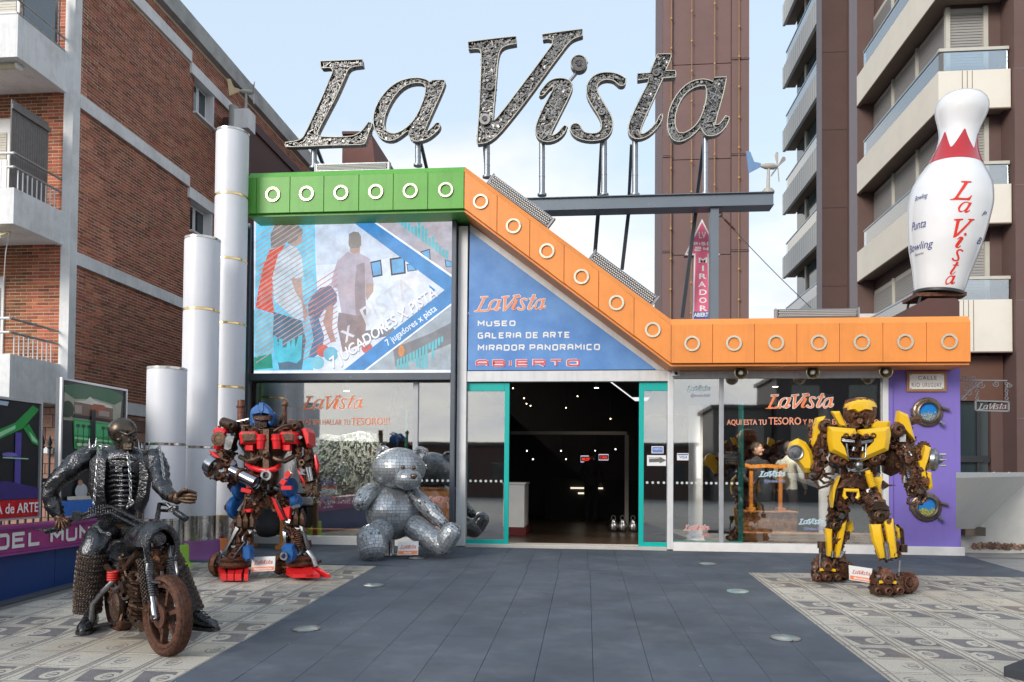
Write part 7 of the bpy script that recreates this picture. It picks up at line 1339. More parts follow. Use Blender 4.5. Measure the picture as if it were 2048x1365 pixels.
def wheel(nm, c, f_, l_, mt):
    o = bk(nm, mt, lambda mb: mb.cyl(c - l_ * .06, c + l_ * .06, .055, n=18)); mb = MB(); rs = []
    for i in range(48):
        t = 2 * math.pi * i / 48; d = f_ * math.cos(t) + V((0, 0, 1)) * math.sin(t); rs.append([c + d * (RW_ - .06) + l_ * .035, c + d * (RW_ - .055) - l_ * .035, c + d * (RW_ - .03) - l_ * .058, c + d * (RW_ - .006) - l_ * .045, c + d * RW_ - l_ * .0, c + d * (RW_ - .006) + l_ * .045, c + d * (RW_ - .03) + l_ * .058])
    mb.rings(rs, closed=True); q = mb.build('tyre', mt, None, 60); q.parent = o
    mb = MB()
    for i in range(90):
        t = 2 * math.pi * i / 90; d = f_ * math.cos(t) + V((0, 0, 1)) * math.sin(t); tn = f_ * -math.sin(t) + V((0, 0, 1)) * math.cos(t)
        for k in range(-2, 3): mb.box(c + d * (RW_ - .001 - .0016 * k * k) + l_ * (k * .019), (.012, .012, .006), Matrix((tn, l_, d)).transposed())
    q = mb.build('tread', mt, None); q.parent = o; q['kind'] = 'stuff'
    for k in range(6):
        t = k * math.pi / 3 + .3; d = f_ * math.cos(t) + V((0, 0, 1)) * math.sin(t); mb = MB(); mb.bar(c + d * .045, c + d * (RW_ - .05), .045, .03, l_); q = mb.build('spoke', mt, None); q.parent = o
    for s_ in (-1, 1): mb = MB(); mb.band(c + l_ * s_ * .025, l_ * s_, RW_ - .085, RW_ - .058, .012, 40); q = mb.build('rim', mt, None); q.parent = o
    mb = MB(); mb.band(c - l_ * .05, -l_, .03, .085, .015, 24); q = mb.build('hub_disc', mt, None); q.parent = o
    return o
fc = V((wc.x, wc.y, gz(wc.y) + RW_)); wheel('front_wheel', fc, wf, wl, WRUST); rc = B(-1.12, 0, RW_); wheel('rear_wheel', rc, fwd, lft, WRUST)
hsx, hsz = -.30, .86          # steering head (above and behind the axle)
def fork(mb):
    for s_ in (-1, 1):
        a = fc + wl * s_ * .085; b_ = B(hsx, 0, hsz) + wl * s_ * .085; mb.cyl(a - V((0, 0, .02)), a.lerp(b_, .5), .028, .026, 12); mb.cyl(a.lerp(b_, .48), b_ + (b_ - a) * .08, .019, n=12)
        for i in range(16): q = a.lerp(b_, .25 + i * .028); mb.torus(q, b_ - a, .034, .007, 14, 6)
    mb.cyl(fc - wl * .12, fc + wl * .12, .016); a0 = B(hsx, 0, hsz - .02); mb.bar(a0 - wl * .13, a0 + wl * .13, .06, .03); mb.tube([fc.lerp(B(hsx, 0, hsz), .42) - wl * .10, fc.lerp(B(hsx, 0, hsz), .42) + wf * .12 - wl * .07, fc.lerp(B(hsx, 0, hsz), .42) + wf * .12 + wl * .07, fc.lerp(B(hsx, 0, hsz), .42) + wl * .10], .009, 6)
bk('fork', STEEL, fork)
bk('fork_chain', MESH, lambda mb: [[mb.torus(fc.lerp(B(hsx, 0, hsz), .18 + i * .022) - wl * (.13 + .012 * j), V((1, 0, 0)) if (i + j) % 2 else wl, .012, .004, 8, 5) for i in range(24)] for j in (0, 1, 2)])
def nacelle(mb):   # open headlamp cowl, horseshoe shaped
    c = B(hsx + .12, 0, hsz - .10); ps = [];
    for t in [math.pi * (1 + .18) - i * (math.pi * 1.36) / 20 for i in range(21)]: ps.append(c + wl * .115 * math.cos(t) + V((0, 0, .16 * math.sin(t))) + wf * .03)
    mb.tube(ps, [.012 + .016 * math.sin(math.pi * i / 20) for i in range(21)], 8); mb.rings([[c + wl * w_ * math.cos(a) + V((0, 0, .02 + h_ * math.sin(a))) + wf * d for a in (math.pi * j / 12 for j in range(13))] for w_, h_, d in ((.13, .16, .03), (.15, .19, -.05), (.13, .17, -.16), (.08, .10, -.24))], False, False)
bk('headlamp_cowl', BLK, nacelle); bk('headlamp_core', RUST, lambda mb: (scrap_limb(mb, B(hsx + .02, 0, hsz - .03), B(hsx + .06, 0, hsz - .24), .06, .05, 40, rg)))
bk('cowl_trim', STEEL, lambda mb: mb.tube([B(hsx + .16, .10, hsz - .20), B(hsx + .17, .11, hsz - .28), B(hsx + .18, .085, hsz - .33), B(hsx + .18, .0, hsz - .34), B(hsx + .18, -.085, hsz - .33), B(hsx + .17, -.11, hsz - .28), B(hsx + .16, -.10, hsz - .20)], .009, 6))
gl_, gr_ = sk(60, 645, .0), sk(760, 570, -.35)
def bars(mb):
    c = B(hsx, 0, hsz + .04)
    for q, g_ in ((sk(385, 520, -.15), gl_), (sk(640, 505, -.30), gr_)): mb.tube([c, q, q.lerp(g_, .35) + V((0, 0, .03)), g_], .016, 10); mb.tube([c - V((0, 0, .05)), q - V((0, 0, .05)), q.lerp(g_, .45) - V((0, 0, .01))], .014, 8)
    for g_, d in ((gl_, V((-1, .1, -.25))), (gr_, V((1, -.2, -.55)))): e = d.normalized() * .12; mb.cyl(g_ - e * .6, g_ + e * .4, .026, n=14); mb.tube([g_ - e * .7 + V((0, -.03, 0)), g_ + V((0, -.07, .01)), g_ + e * .8 + V((0, -.06, .03))], .008, 6)
    for i in range(12): a = sk(262 + i * 13, 520 - 14 * math.sin(i / 11 * math.pi), -.14); mb.cyl(a, a - V((0, 0, .075)), .006, n=6)
    mb.box(sk(200, 570, -.08), (.07, .06, .07), Euler((.2, .3, .4)).to_matrix()); mb.box(sk(715, 530, -.34), (.06, .05, .05))
bk('handlebar', BLK, bars)
bk('tank', BLK, lambda mb: (mb.rings([[B(x, w_ * math.cos(a), z + h_ * math.sin(a)) for a in (2 * math.pi * j / 18 for j in range(18))] for x, w_, z, h_ in ((hsx + .10, .05, .83, .05), (hsx + .03, .12, .845, .09), (hsx - .12, .15, .84, .11), (hsx - .32, .13, .80, .10), (hsx - .5, .08, .74, .07))])))
def engine(mb):
    scrap_limb(mb, B(-.50, 0, .22), B(-.62, 0, .62), .19, .17, 170, rg); scrap_limb(mb, B(-.25, 0, .28), B(-.9, 0, .30), .13, .13, 120, rg)
    for i in range(9): mb.box(B(-.36, 0, .24 + i * .032), (.20, .26, .010), Euler((0, 0, HDG)).to_matrix())
    for s_ in (-1, 1): mb.lathe(B(-.55, s_ * .17, .30), [(.11, 0), (.11, .03), (.08, .05), (.03, .055)], lft * s_, 20)
    mb.tube([B(-.25, 0, .75), B(-.22, .0, .4), B(-.35, 0, .14), B(-.9, 0, .14), B(-1.12, .08, .29)], .025, 8); mb.tube([B(-.32, -.12, .72), B(-.7, -.14, .5), B(-1.1, -.12, .55)], .025, 8)
bk('engine', DRUST, engine); bk('coil', mat('red_coil', (.55, .02, .012), .5), lambda mb: [mb.torus(B(-.62, -.20, .50 + i * .018), (0, 0, 1), .035, .010, 14, 6) for i in range(4)])
bk('exhaust_pipe', STEEL, lambda mb: (mb.tube([sk(545, 1085, -.25), sk(470, 1050, -.22), sk(400, 1030, -.15), sk(380, 1020, -.05)], .03, 10), mb.tube([sk(480, 820, -.22), sk(430, 880, -.28), sk(330, 980, -.25), sk(282, 1040, -.22), sk(270, 1165, -.20)], .022, 10), mb.cyl(sk(270, 1165, -.2), sk(395, 1140, -.05), .014), mb.cyl(sk(398, 1150, -.08), sk(415, 1050, -.12), .016)))
bk('seat', BLK, lambda mb: mb.rings([[B(x, w_ * math.cos(a), z + .045 * math.sin(a)) for a in (2 * math.pi * j / 14 for j in range(14))] for x, w_, z in ((-.55, .08, .66), (-.7, .13, .63), (-.95, .14, .64), (-1.12, .08, .70))])); bk('rear_fender', BLK, lambda mb: mb.rings([[rc + (fwd * math.cos(t) + V((0, 0, 1)) * math.sin(t)) * r_ + lft * y for y, r_ in ((-.08, RW_ + .01), (-.05, RW_ + .04), (.05, RW_ + .04), (.08, RW_ + .01))] for t in [math.pi * (.2 + .7 * i / 12) for i in range(13)]], False, False)); bk('crash_bar', RUST, lambda mb: mb.cyl(sk(262, 1180, -.2), sk(268, 1172, -.2), .02))
# ------------------------------------------------------------------ the rider, a skeleton in a steel jacket
rider = thing('skeleton_rider', 'blackened steel skeleton biker draped with chains, astride the scrap motorcycle', 'rider sculpture', V((sk(420, 1000).x, -5.9, gz(-5.9))))
from mathutils import noise as mnoise
def crumple(mb, amp, fq, k0=0):
    c = sum(mb.v[k0:], V()) / max(1, len(mb.v) - k0)
    for i in range(k0, len(mb.v)):
        p = mb.v[i]; a = mnoise.noise_vector(p * fq); b_ = mnoise.noise_vector(p * fq * 2.7 + V((3, 1, 7))); mb.v[i] = p + a * amp + b_ * amp * .5
def refine(ps, rr, step=.022):
    P_, R_ = [], []
    for (a, b_), (ra, rb) in zip(zip(ps, ps[1:]), zip(rr, rr[1:])):
        k = max(1, int((b_ - a).length / step))
        for i in range(k): P_.append(a.lerp(b_, i / k)); R_.append(ra + (rb - ra) * i / k)
    P_.append(ps[-1]); R_.append(rr[-1])
    for _ in range(4): P_ = [P_[0]] + [(P_[i - 1] + P_[i] * 2 + P_[i + 1]) / 4 for i in range(1, len(P_) - 1)] + [P_[-1]]
    return P_, R_
def rd(nm, mt, fn, sm=50): mb = MB(); fn(mb); return mb.build(nm, [mt, STEEL] if any(mb.m) else mt, rider, sm)
def loft(mb, rows, K=20):  # rows: (cx, cy, dy, rx, rdepth) ellipses in sketch units
    mb.rings([[sk(cx + rx * math.cos(t), cy, dy + rd_ * math.sin(t)) for t in (2 * math.pi * j / K for j in range(K))] for cx, cy, dy, rx, rd_ in rows])
# jacket torso, open over the ribs
def jacket(mb):
    loft(mb, [(400, 660, .22, 92, .11), (405, 600, .2, 100, .13), (415, 520, .17, 118, .14), (425, 420, .13, 140, .15), (430, 320, .1, 160, .16), (432, 260, .08, 165, .15), (435, 220, .08, 130, .12), (438, 195, .08, 60, .08)]); crumple(mb, .02, 9); crumple(mb, .008, 26)
rd('jacket', BLK, jacket)
def lapels(mb):
    for pts in ([(330, 215), (362, 250), (350, 420), (355, 500), (300, 520), (262, 430), (270, 280)], [(520, 225), (560, 250), (590, 330), (570, 480), (540, 545), (505, 520), (530, 380), (528, 270)]): plate(mb, sk, pts, -.04, .03, .03)
rd('lapel', BLK, lapels, 30)
def ribs(mb):
    for i in range(9): y = 300 + i * 27; w_ = 78 - abs(i - 3) * 5; mb.tube([sk(440 - w_, y + 6, -.02), sk(440 - w_ * .5, y - 3, -.065), sk(440, y, -.08), sk(440 + w_ * .5, y - 3, -.065), sk(440 + w_, y + 6, -.02)], .016 if i != 1 else .02, 8)
    mb.bar(sk(438, 290, -.07), sk(436, 540, -.06), .03, .03); mb.box(sk(425, 318, -.10), (.06, .02, .045)); mb.tube([sk(370, 265, -.03), sk(440, 255, -.08), sk(520, 268, -.03)], .018, 8)
rd('ribs', BLK, ribs)
def skull(mb):
    c = sk(445, 125, -.02); mb.ball(sk(442, 112, .0), (66 * u, .115, 66 * u), 22, 16)
    loft(mb, [(470, 210, -.06, 26, .03), (468, 195, -.06, 34, .05), (466, 170, -.055, 40, .06), (462, 140, -.04, 52, .08)]); mb.tube([sk(432, 118, -.10), sk(455, 128, -.12), sk(470, 135, -.125), sk(490, 124, -.11), sk(508, 112, -.08)], .012, 8); mb.ball(sk(432, 160, -.06), (.035, .04, .025), 10, 8); mb.ball(sk(498, 155, -.06), (.03, .04, .025), 10, 8)
    for i in range(6): mb.box(sk(452 + i * 7, 192 - abs(i - 2.5), -.118), (.015, .012, .028)); mb.box(sk(453 + i * 7, 205, -.105), (.014, .012, .022))
    mb.cyl(sk(438, 215, .04), sk(450, 175, .02), .055)
rd('skull', mat('bronze_skull', (.10, .08, .062), .3, metal=.9, var=.4, scale=16, rvar=.12), skull); rd('eye_sockets', BLACK, lambda mb: (mb.ball(sk(450, 140, -.095), (.026, .02, .018), 12, 8), mb.ball(sk(495, 136, -.09), (.022, .02, .018), 12, 8), mb.prism([sk(470, 165, -.122), sk(482, 165, -.122), sk(477, 148, -.122)], (0, .01, 0))))
rd('neck', DRUST, lambda mb: [mb.cyl(sk(430 + i, 225 - i * 9, .05), sk(431 + i, 219 - i * 9, .05), .05, n=12) for i in range(4)])
def arm(mb, pts, rr): a, b_ = refine([sk(*p) for p in pts], rr); mb.tube(a, b_, 26); crumple(mb, .016, 14); crumple(mb, .007, 34)
rd('sleeve', BLK, lambda mb: arm(mb, [(300, 240, .08), (255, 245, .05), (205, 280, .0), (130, 350, -.06), (65, 405, -.08), (52, 440, -.08), (70, 510, -.07), (100, 565, -.05)], [.05, .09, .09, .078, .066, .066, .062, .048]))
rd('sleeve', BLK, lambda mb: arm(mb, [(560, 245, .06), (610, 255, .02), (635, 300, -.05), (640, 360, -.12), (660, 420, -.2), (690, 455, -.26), (712, 468, -.3)], [.05, .085, .08, .07, .064, .056, .045]))
def handg(mb, base, tips, r):
    b_ = sk(*base); mb.ball(b_, (.045, .035, .05), 12, 8)
    for t in tips: p = [b_] + [sk(*q) for q in t]; mb.tube(p, [r * 1.1] + [r] * (len(t) - 1) + [r * .7], 8)
rd('hand', DRUST, lambda mb: handg(mb, (105, 578, -.06), ([(92, 600, -.10), (85, 625, -.10), (92, 640, -.06)], [(108, 605, -.11), (104, 632, -.11), (110, 645, -.06)], [(122, 605, -.11), (124, 630, -.11), (128, 642, -.06)], [(135, 598, -.10), (142, 620, -.10), (145, 632, -.06)], [(125, 580, -.1), (150, 600, -.12), (165, 622, -.1)]), .013))
rd('hand', DRUST, lambda mb: (mb.tube([sk(705, 465, -.29), sk(730, 475, -.32)], [.05, .045], 10), handg(mb, (735, 475, -.32), ([(770, 440, -.33), (800, 436, -.33), (838, 448, -.32)], [(772, 458, -.34), (805, 455, -.35), (840, 462, -.34)], [(772, 474, -.35), (805, 474, -.36), (838, 478, -.35)], [(770, 490, -.35), (802, 494, -.36), (832, 494, -.35)], [(745, 450, -.36), (768, 432, -.38), (790, 430, -.38)]), .016)))
# legs in chain-link trousers
def leg(mb, pts, rr): a, b_ = refine([sk(*p) for p in pts], rr); mb.tube(a, b_, 22); crumple(mb, .012, 12)
rd('trouser', BLK, lambda mb: leg(mb, [(400, 640, .2), (360, 655, .1), (310, 690, -.05), (285, 760, -.12), (275, 850, -.1), (262, 960, -.06), (255, 1085, -.05)], [.09, .115, .115, .11, .108, .105, .098])); rd('trouser', BLK, lambda mb: leg(mb, [(430, 640, .2), (560, 680, .1), (650, 745, -.02), (720, 850, .02), (770, 960, .05), (815, 1085, .06)], [.09, .12, .115, .095, .085, .092]))
def links(mb, pts, rr, step=.020):
    ps = [sk(*p) for p in pts]; segs = list(zip(ps, ps[1:])); tot = sum((b_ - a).length for a, b_ in segs); n = int(tot / step); px = None
    for i in range(n):
        s_ = tot * (i + .5) / n
        for k, (a, b_) in enumerate(segs):
            if s_ <= (b_ - a).length: break
            s_ -= (b_ - a).length
        t = min(s_ / (b_ - a).length, 1); c = a.lerp(b_, t); r = rr[k] + (rr[k + 1] - rr[k]) * t + .004; x, y, z = frame(b_ - a, px) if px is not None else frame(b_ - a); px = x; m_ = int(2 * math.pi * r / .022)
        for j in range(m_): a_ = 2 * math.pi * (j + .5 * (i % 2)) / m_; d = x * math.cos(a_) + y * math.sin(a_); mb.torus(c + d * (r + .002), d + z * (.35 if i % 2 else -.35), .0095, .0028, 6, 4)
o = rd('chain_trouser', MESH, lambda mb: links(mb, [(288, 755, -.12), (275, 850, -.1), (262, 960, -.06), (254, 1085, -.05)], [.112, .110, .107, .100])); o['kind'] = 'stuff'
o = rd('chain_trouser', MESH, lambda mb: links(mb, [(640, 735, -.02), (720, 850, .02), (770, 960, .05), (815, 1085, .06)], [.117, .097, .087, .094])); o['kind'] = 'stuff'
def boot(mb, x, y, dy, dirx, diry):
    a = sk(x, y, dy); zg = gz(a.y); d = V((dirx, diry, 0)).normalized(); s_ = V((-d.y, d.x, 0)); rows = []
    for t, w_, h_ in ((-.10, .03, .07), (-.07, .05, .13), (0, .055, .15), (.06, .055, .11), (.13, .058, .085), (.19, .05, .075), (.225, .02, .05)): c = V((a.x, a.y, zg + .012)) + d * t; rows.append([c + s_ * w_ * math.cos(q) + V((0, 0, h_ * .5 + h_ * .5 * math.sin(q))) for q in (2 * math.pi * j / 16 for j in range(16))])
    mb.rings(rows); c = V((a.x, a.y, zg + .012)); mb.rings([[c + d * t + s_ * w_ + V((0, 0, z)) for w_, z in ((-w2, -.012), (w2, -.012), (w2, .014), (-w2, .014))] for t, w2 in ((-.11, .04), (-.06, .06), (.05, .06), (.14, .064), (.2, .055), (.235, .025))])
    for i in range(4): q = c + d * (.03 + i * .03) + V((0, 0, .14 - i * .018)); mb.tube([q - s_ * .03, q + V((0, 0, .012)), q + s_ * .03], .006, 6)
rd('boot', BLK, lambda mb: boot(mb, 268, 1150, -.12, .35, -1)); rd('boot', BLK, lambda mb: boot(mb, 840, 1140, .02, 1, -.35))
def chain(mb, pts):
    ps = [sk(*p) for p in pts]; k = 0
    for a, b_ in zip(ps, ps[1:]):
        n = max(1, int((b_ - a).length / .026))
        for i in range(n):
            c = a.lerp(b_, (i + .5) / n); x, y, z = frame(b_ - a, (0, 1, 0)); ax = x if k % 2 else y; ux = z; uy = z.cross(ax); k += 1
            mb.tube([c + ux * (.018 * math.cos(t)) + uy * (.010 * math.sin(t)) for t in (2 * math.pi * j / 8 for j in range(8))], .0042, 5, closed=True)
for pts in ([(240, 240, -.06), (262, 215, -.08), (300, 185, -.06), (380, 195, -.06)], [(312, 200, -.09), (312, 260, -.12), (300, 380, -.14), (288, 510, -.15)], [(470, 225, -.13), (482, 330, -.15), (486, 440, -.15), (480, 500, -.15), (465, 530, -.14)], [(620, 215, -.05), (640, 195, -.04), (655, 290, -.14), (665, 370, -.2), (655, 480, -.22)], [(480, 470, -.15), (500, 500, -.15), (478, 520, -.15)], [(300, 620, -.08), (330, 655, -.14), (380, 668, -.12)]): rd('draped_chain', CHAINM, lambda mb: chain(mb, pts))
rd('spike', CHROME, lambda mb: [mb.cyl(sk(x, y, dy), sk(x2, y2, dy), .012, .001, 8) for x, y, x2, y2, dy in ((268, 205, 264, 155, .0), (300, 190, 302, 150, .02), (575, 235, 588, 165, .02), (530, 215, 527, 160, .06), (330, 225, 332, 180, .0), (545, 205, 545, 175, .0))])
rd('belt', DRUST, lambda mb: loft(mb, [(402, 640, .2, 100, .13), (404, 615, .2, 104, .138), (404, 610, .2, 90, .12)]))
# ================================================================== INSIDE THE SHOP
WOOD = mat('honey_wood', (.44, .20, .07), .45, var=.3, scale=8, col2=(.2, .08, .03)); WOODO = mat('orange_wood', (.50, .19, .035), .4, var=.2, scale=8)
def person(lab, base, yaw, top, low, hairc, arms, h=1.72, turn=0.):
    """One skinned body; clothes are colours of the body's zones, hair is a child."""
    L = thing('person', lab, 'person', base); base = V(base); R = Matrix.Rotation(yaw, 3, 'Z'); k = h / 1.72
    def W(x, y, z): return base + R @ V((x, y, z)) * k
    J = {'pel': (0, 0, .95, .135, .10), 'wai': (0, -.01, 1.10, .135, .10), 'che': (0, 0, 1.30, .165, .11), 'nk0': (0, .01, 1.45, .07, .06), 'nk1': (0, -.01, 1.52, .055, .055),
         'hL': (.09, 0, .90, .095, .09), 'kL': (.10, -.03, .49, .065, .065), 'aL': (.10, .02, .09, .045, .05), 'tL': (.11, -.14, .04, .04, .03), 'hR': (-.09, 0, .90, .095, .09), 'kR': (-.10, -.03, .49, .065, .065), 'aR': (-.10, .02, .09, .045, .05), 'tR': (-.11, -.14, .04, .04, .03),
         'sL': (.19, .0, 1.40, .06, .06), 'eL': arms[0] + (.045, .045), 'wL': arms[1] + (.032, .03), 'gL': arms[2] + (.035, .022), 'sR': (-.19, .0, 1.40, .06, .06), 'eR': arms[3] + (.045, .045), 'wR': arms[4] + (.032, .03), 'gR': arms[5] + (.035, .022)}
    E = [('pel', 'wai'), ('wai', 'che'), ('che', 'nk0'), ('nk0', 'nk1'), ('pel', 'hL'), ('hL', 'kL'), ('kL', 'aL'), ('aL', 'tL'), ('pel', 'hR'), ('hR', 'kR'), ('kR', 'aR'), ('aR', 'tR'), ('che', 'sL'), ('sL', 'eL'), ('eL', 'wL'), ('wL', 'gL'), ('che', 'sR'), ('sR', 'eR'), ('eR', 'wR'), ('wR', 'gR')]
    ks = list(J); me = bpy.data.meshes.new('body'); me.from_pydata([tuple(W(*J[q][:3])) for q in ks], [(ks.index(a), ks.index(b_)) for a, b_ in E], []); o = bpy.data.objects.new('body', me); COL.objects.link(o)
    o.modifiers.new('skin', 'SKIN'); o.modifiers.new('sub', 'SUBSURF').levels = 2
    sv = me.skin_vertices[0].data
    for i, q in enumerate(ks): sv[i].radius = (J[q][3] * k, J[q][4] * k); sv[i].use_root = q == 'pel'
    bpy.context.view_layer.update(); m2 = bpy.data.meshes.new_from_object(o.evaluated_get(bpy.context.evaluated_depsgraph_get())); bpy.data.objects.remove(o)
    # head joined to the same body mesh
    bm = bmesh.new(); bm.from_mesh(m2); hb = MB(); RT = R @ Matrix.Rotation(turn, 3, 'Z'); hc = W(0, -.02, 1.62)
    hb.ball(hc, (.078 * k, .098 * k, .118 * k), 16, 12, RT); hb.ball(hc + RT @ V((0, -.10, -.015)) * k, (.014, .022, .022), 8, 6, RT); hb.ball(hc + RT @ V((0, -.045, -.085)) * k, (.045 * k, .05 * k, .035 * k), 10, 8, RT)
    for s_ in (-1, 1): hb.ball(hc + RT @ V((.078 * s_, .01, 0)) * k, (.012, .022, .03), 8, 6, RT)
    for s_, g_ in ((1, 'gL'), (-1, 'gR')):
        c = W(*J[g_][:3]); w_ = W(*J['wL' if s_ > 0 else 'wR'][:3]); d = (c - w_).normalized(); x, y, z = frame(d)
        for f in range(4): hb.tube([c + x * (.014 * (f - 1.5)), c + x * (.016 * (f - 1.5)) + d * .045 - y * .006, c + x * (.015 * (f - 1.5)) + d * (.072 + .006 * (f in (1, 2))) - y * .022], [.010, .009, .007], 6)
        hb.tube([c - d * .02 + x * .025, c + x * .045 + d * .02, c + x * .04 + d * .045], [.011, .010, .008], 6)
    hm = bpy.data.meshes.new('h'); hm.from_pydata([tuple(v) for v in hb.v], [], hb.f); n0 = len(bm.faces); bm.from_mesh(hm); bm.faces.ensure_lookup_table(); hands = [W(*J[g_][:3]) for g_ in ('gL', 'gR')]
    for i, f in enumerate(bm.faces):
        c = f.calc_center_median(); f.smooth = True; hz = (c.z - base.z) / k
        f.material_index = 2 if i >= n0 or hz > 1.505 or min((c - q).length for q in hands) < .06 * k else (1 if hz < .93 else 0)
        if hz < .09: f.material_index = 3
    m3 = bpy.data.meshes.new('body'); bm.to_mesh(m3); bm.free()
    for q in (top, low, mat('skin', (.42, .24, .17), .5), mat('shoe', (.04, .035, .03), .5)): m3.materials.append(q)
    b_ = bpy.data.objects.new('body', m3); COL.objects.link(b_); attach(b_, L)
    mb = MB(); mb.ball(hc + RT @ V((0, .022, .03)) * k, (.088 * k, .100 * k, .105 * k), 16, 10, RT); mb.build('hair', hairc, L, 80); 
    mb = MB()
    for s_ in (-1, 1): mb.ball(hc + RT @ V((.03 * s_, -.090, .012)) * k, (.012, .008, .008), 8, 6, RT)
    mb.ball(hc + RT @ V((0, -.092, -.055)) * k, (.024, .008, .007), 8, 6, RT); mb.build('face_details', mat('dark_features', (.06, .03, .025), .6), L, 60); return L
HAIRB = mat('dark_hair', (.025, .018, .014), .7)
person('man in a dark sweater standing behind the wooden frame in the window', V((P(1513, 960, 1.45).x, 1.45, .005)), .25, mat('dark_sweater', (.022, .026, .034), .9), mat('dark_trousers', (.02, .02, .024), .9), HAIRB, ((.27, -.02, 1.14), (.22, -.20, 1.02), (.16, -.26, 1.0), (-.26, -.02, 1.14), (-.20, -.20, 1.02), (-.14, -.26, 1.0)), 1.66, .9)
person('person in a pale grey hooded top with back turned, inside the window', V((P(1577, 960, 1.15).x, 1.15, .005)), 2.3, mat('grey_hoodie', (.33, .34, .31), .9), mat('black_trousers', (.015, .015, .018), .9), HAIRB, ((.27, -.0, 1.13), (.24, -.16, .95), (.2, -.2, .9), (-.26, .0, 1.13), (-.24, -.14, .95), (-.2, -.2, .9)), 1.66, .3)
person('dark figure standing at the counter deep inside the doorway', V((P(1183, 960, 6.5).x, 6.5, .005)), 2.9, mat('black_coat', (.02, .02, .022), .9), MATS['black_trousers'], HAIRB, ((.27, -.02, 1.14), (.2, -.2, 1.05), (.15, -.28, 1.08), (-.26, .0, 1.13), (-.24, -.14, .95), (-.2, -.2, .9)), 1.7, 0)
# wooden chest and frame with a dark drum
ch = thing('wooden_chest', 'long wooden chest on feet behind the window glass', 'chest', (P(1540, 1078, .75).x, .8, .25)); x0, x1, zc0, zc1 = P(1480, 1070, .75).x, P(1597, 1070, .75).x, P(1540, 1072, .75).z, P(1540, 1023, .75).z
for i in range(3): mb = MB(); h_ = (zc1 - zc0 - .06) / 3; mb.b2((x0 + .02, .76, zc0 + .03 + i * h_), (x1 - .02, 1.2, zc0 + .03 + (i + 1) * h_ - .006)); mb.build('board', WOOD, ch, None, .004)
mb = MB(); mb.b2((x0, .74, zc1 - .03), (x1, 1.22, zc1)); mb.build('lid', WOOD, ch, None, .006)
for x in (x0 + .02, x1 - .09): mb = MB(); mb.b2((x, .75, zc0 - .05), (x + .07, .82, zc0 + .029)); mb.build('foot', WOOD, ch)
wf_ = thing('yoke_stand', 'orange wooden yoke frame standing on the chest', 'stand', (P(1532, 1022, .9).x, .95, zc1)); xa, xb, zt2 = P(1503, 980, .9).x, P(1562, 980, .9).x, P(1530, 937, .9).z
for x in (xa, xb): mb = MB(); mb.b2((x - .03, .92, zc1), (x + .03, .98, zt2)); mb.build('upright', WOODO, wf_, None, .006); mb = MB(); mb.b2((x - .06, .85, zc1 + .001), (x + .06, 1.05, zc1 + .05)); mb.build('foot', WOODO, wf_)
mb = MB(); mb.rings([[V((x, y, z)) for y, z in ((.9, zt2 - .02 + dz), (1.0, zt2 - .02 + dz), (1.0, zt2 + .04 + dz), (.9, zt2 + .04 + dz))] for x, dz in ((xa - .1, .04), (xa, .015), ((xa + xb) / 2, .03), (xb, .015), (xb + .1, .04))]); mb.build('yoke', WOODO, wf_)
dr_ = thing('dark_jar', 'dark ribbed metal jar hanging in the orange wooden frame', 'jar', ((xa + xb) / 2, .95, zc1)); mb = MB(); hj = P(1530, 952, .95).z - zc1; mb.lathe(((xa + xb) / 2, .95, zc1 + .01), [(.10, 0), (.135, hj * .2), (.15, hj * .5), (.14, hj * .8), (.11, hj * .97), (.12, hj)], (0, 0, 1), 26); mb.build('body', mat('gunmetal', (.05, .06, .075), .4, metal=.7), dr_, 60)
for t in (.2, .5, .8): mb = MB(); mb.torus(((xa + xb) / 2, .95, zc1 + .01 + hj * t), (0, 0, 1), .147 - abs(t - .5) * .03, .007, 30, 6); mb.build('hoop', MATS['gunmetal'], dr_, 60)
# white columns inside
for px, Y, y0, lab in ((1391, 1.1, 812, 'pale round column behind the narrow window pane'), (1652, 1.3, 790, 'pale round column behind the yellow robot'), (575, 1.3, 815, 'pale round column inside the window behind the red robot')):
    c = P(px, 1000, Y); L = thing('inner_column', lab, 'column', (c.x, Y, 0), 'pale columns inside the shop'); zt2 = P(px, y0, Y).z; mb = MB(); mb.lathe((c.x, Y, 0), [(.115, .14), (.115, zt2)], (0, 0, 1), 30); mb.build('shaft', PIL, L, 40); mb = MB(); mb.lathe((c.x, Y, 0), [(.18, 0), (.18, .05), (.14, .07), (.14, .14)], (0, 0, 1), 30); mb.build('base', PIL, L, 40)
# the big crystal on its black block
ge = thing('crystal_rock', 'large grey green crystal slab on a black block in the window', 'crystal', (P(690, 1015, 1.0).x, 1., .4)); GEO = mat('crystal_grey', (.25, .29, .275), .45, var=.3, scale=14, island=.5, spec=.7)
out = [(632, 1018), (612, 985), (600, 950), (612, 905), (626, 880), (648, 868), (680, 872), (720, 862), (752, 868), (768, 900), (766, 960), (752, 1005), (700, 1020)]
mb = MB(); mb.prism([P(x, y, .95) for x, y in out], (0, .28, 0)); mb.build('slab', GEO, ge); cen = V((690, 945)); rgq = random.Random(2); pc = [V(p) for p in out]; mb = MB(); cnt = 0
while cnt < 900:
    x, y = rgq.uniform(598, 770), rgq.uniform(860, 1022)
    if not pin_poly(x, y, pc): continue
    cnt += 1; c = P(x, y, .95); d = V((rgq.uniform(-.7, .7), -1, rgq.uniform(-.6, .8))).normalized(); l_ = rgq.uniform(.02, .075); mb.cyl(c + V((0, .01, 0)), c + d * l_, rgq.uniform(.012, .022), .006, 5)
o = mb.build('crystals', GEO, ge); o['kind'] = 'stuff'
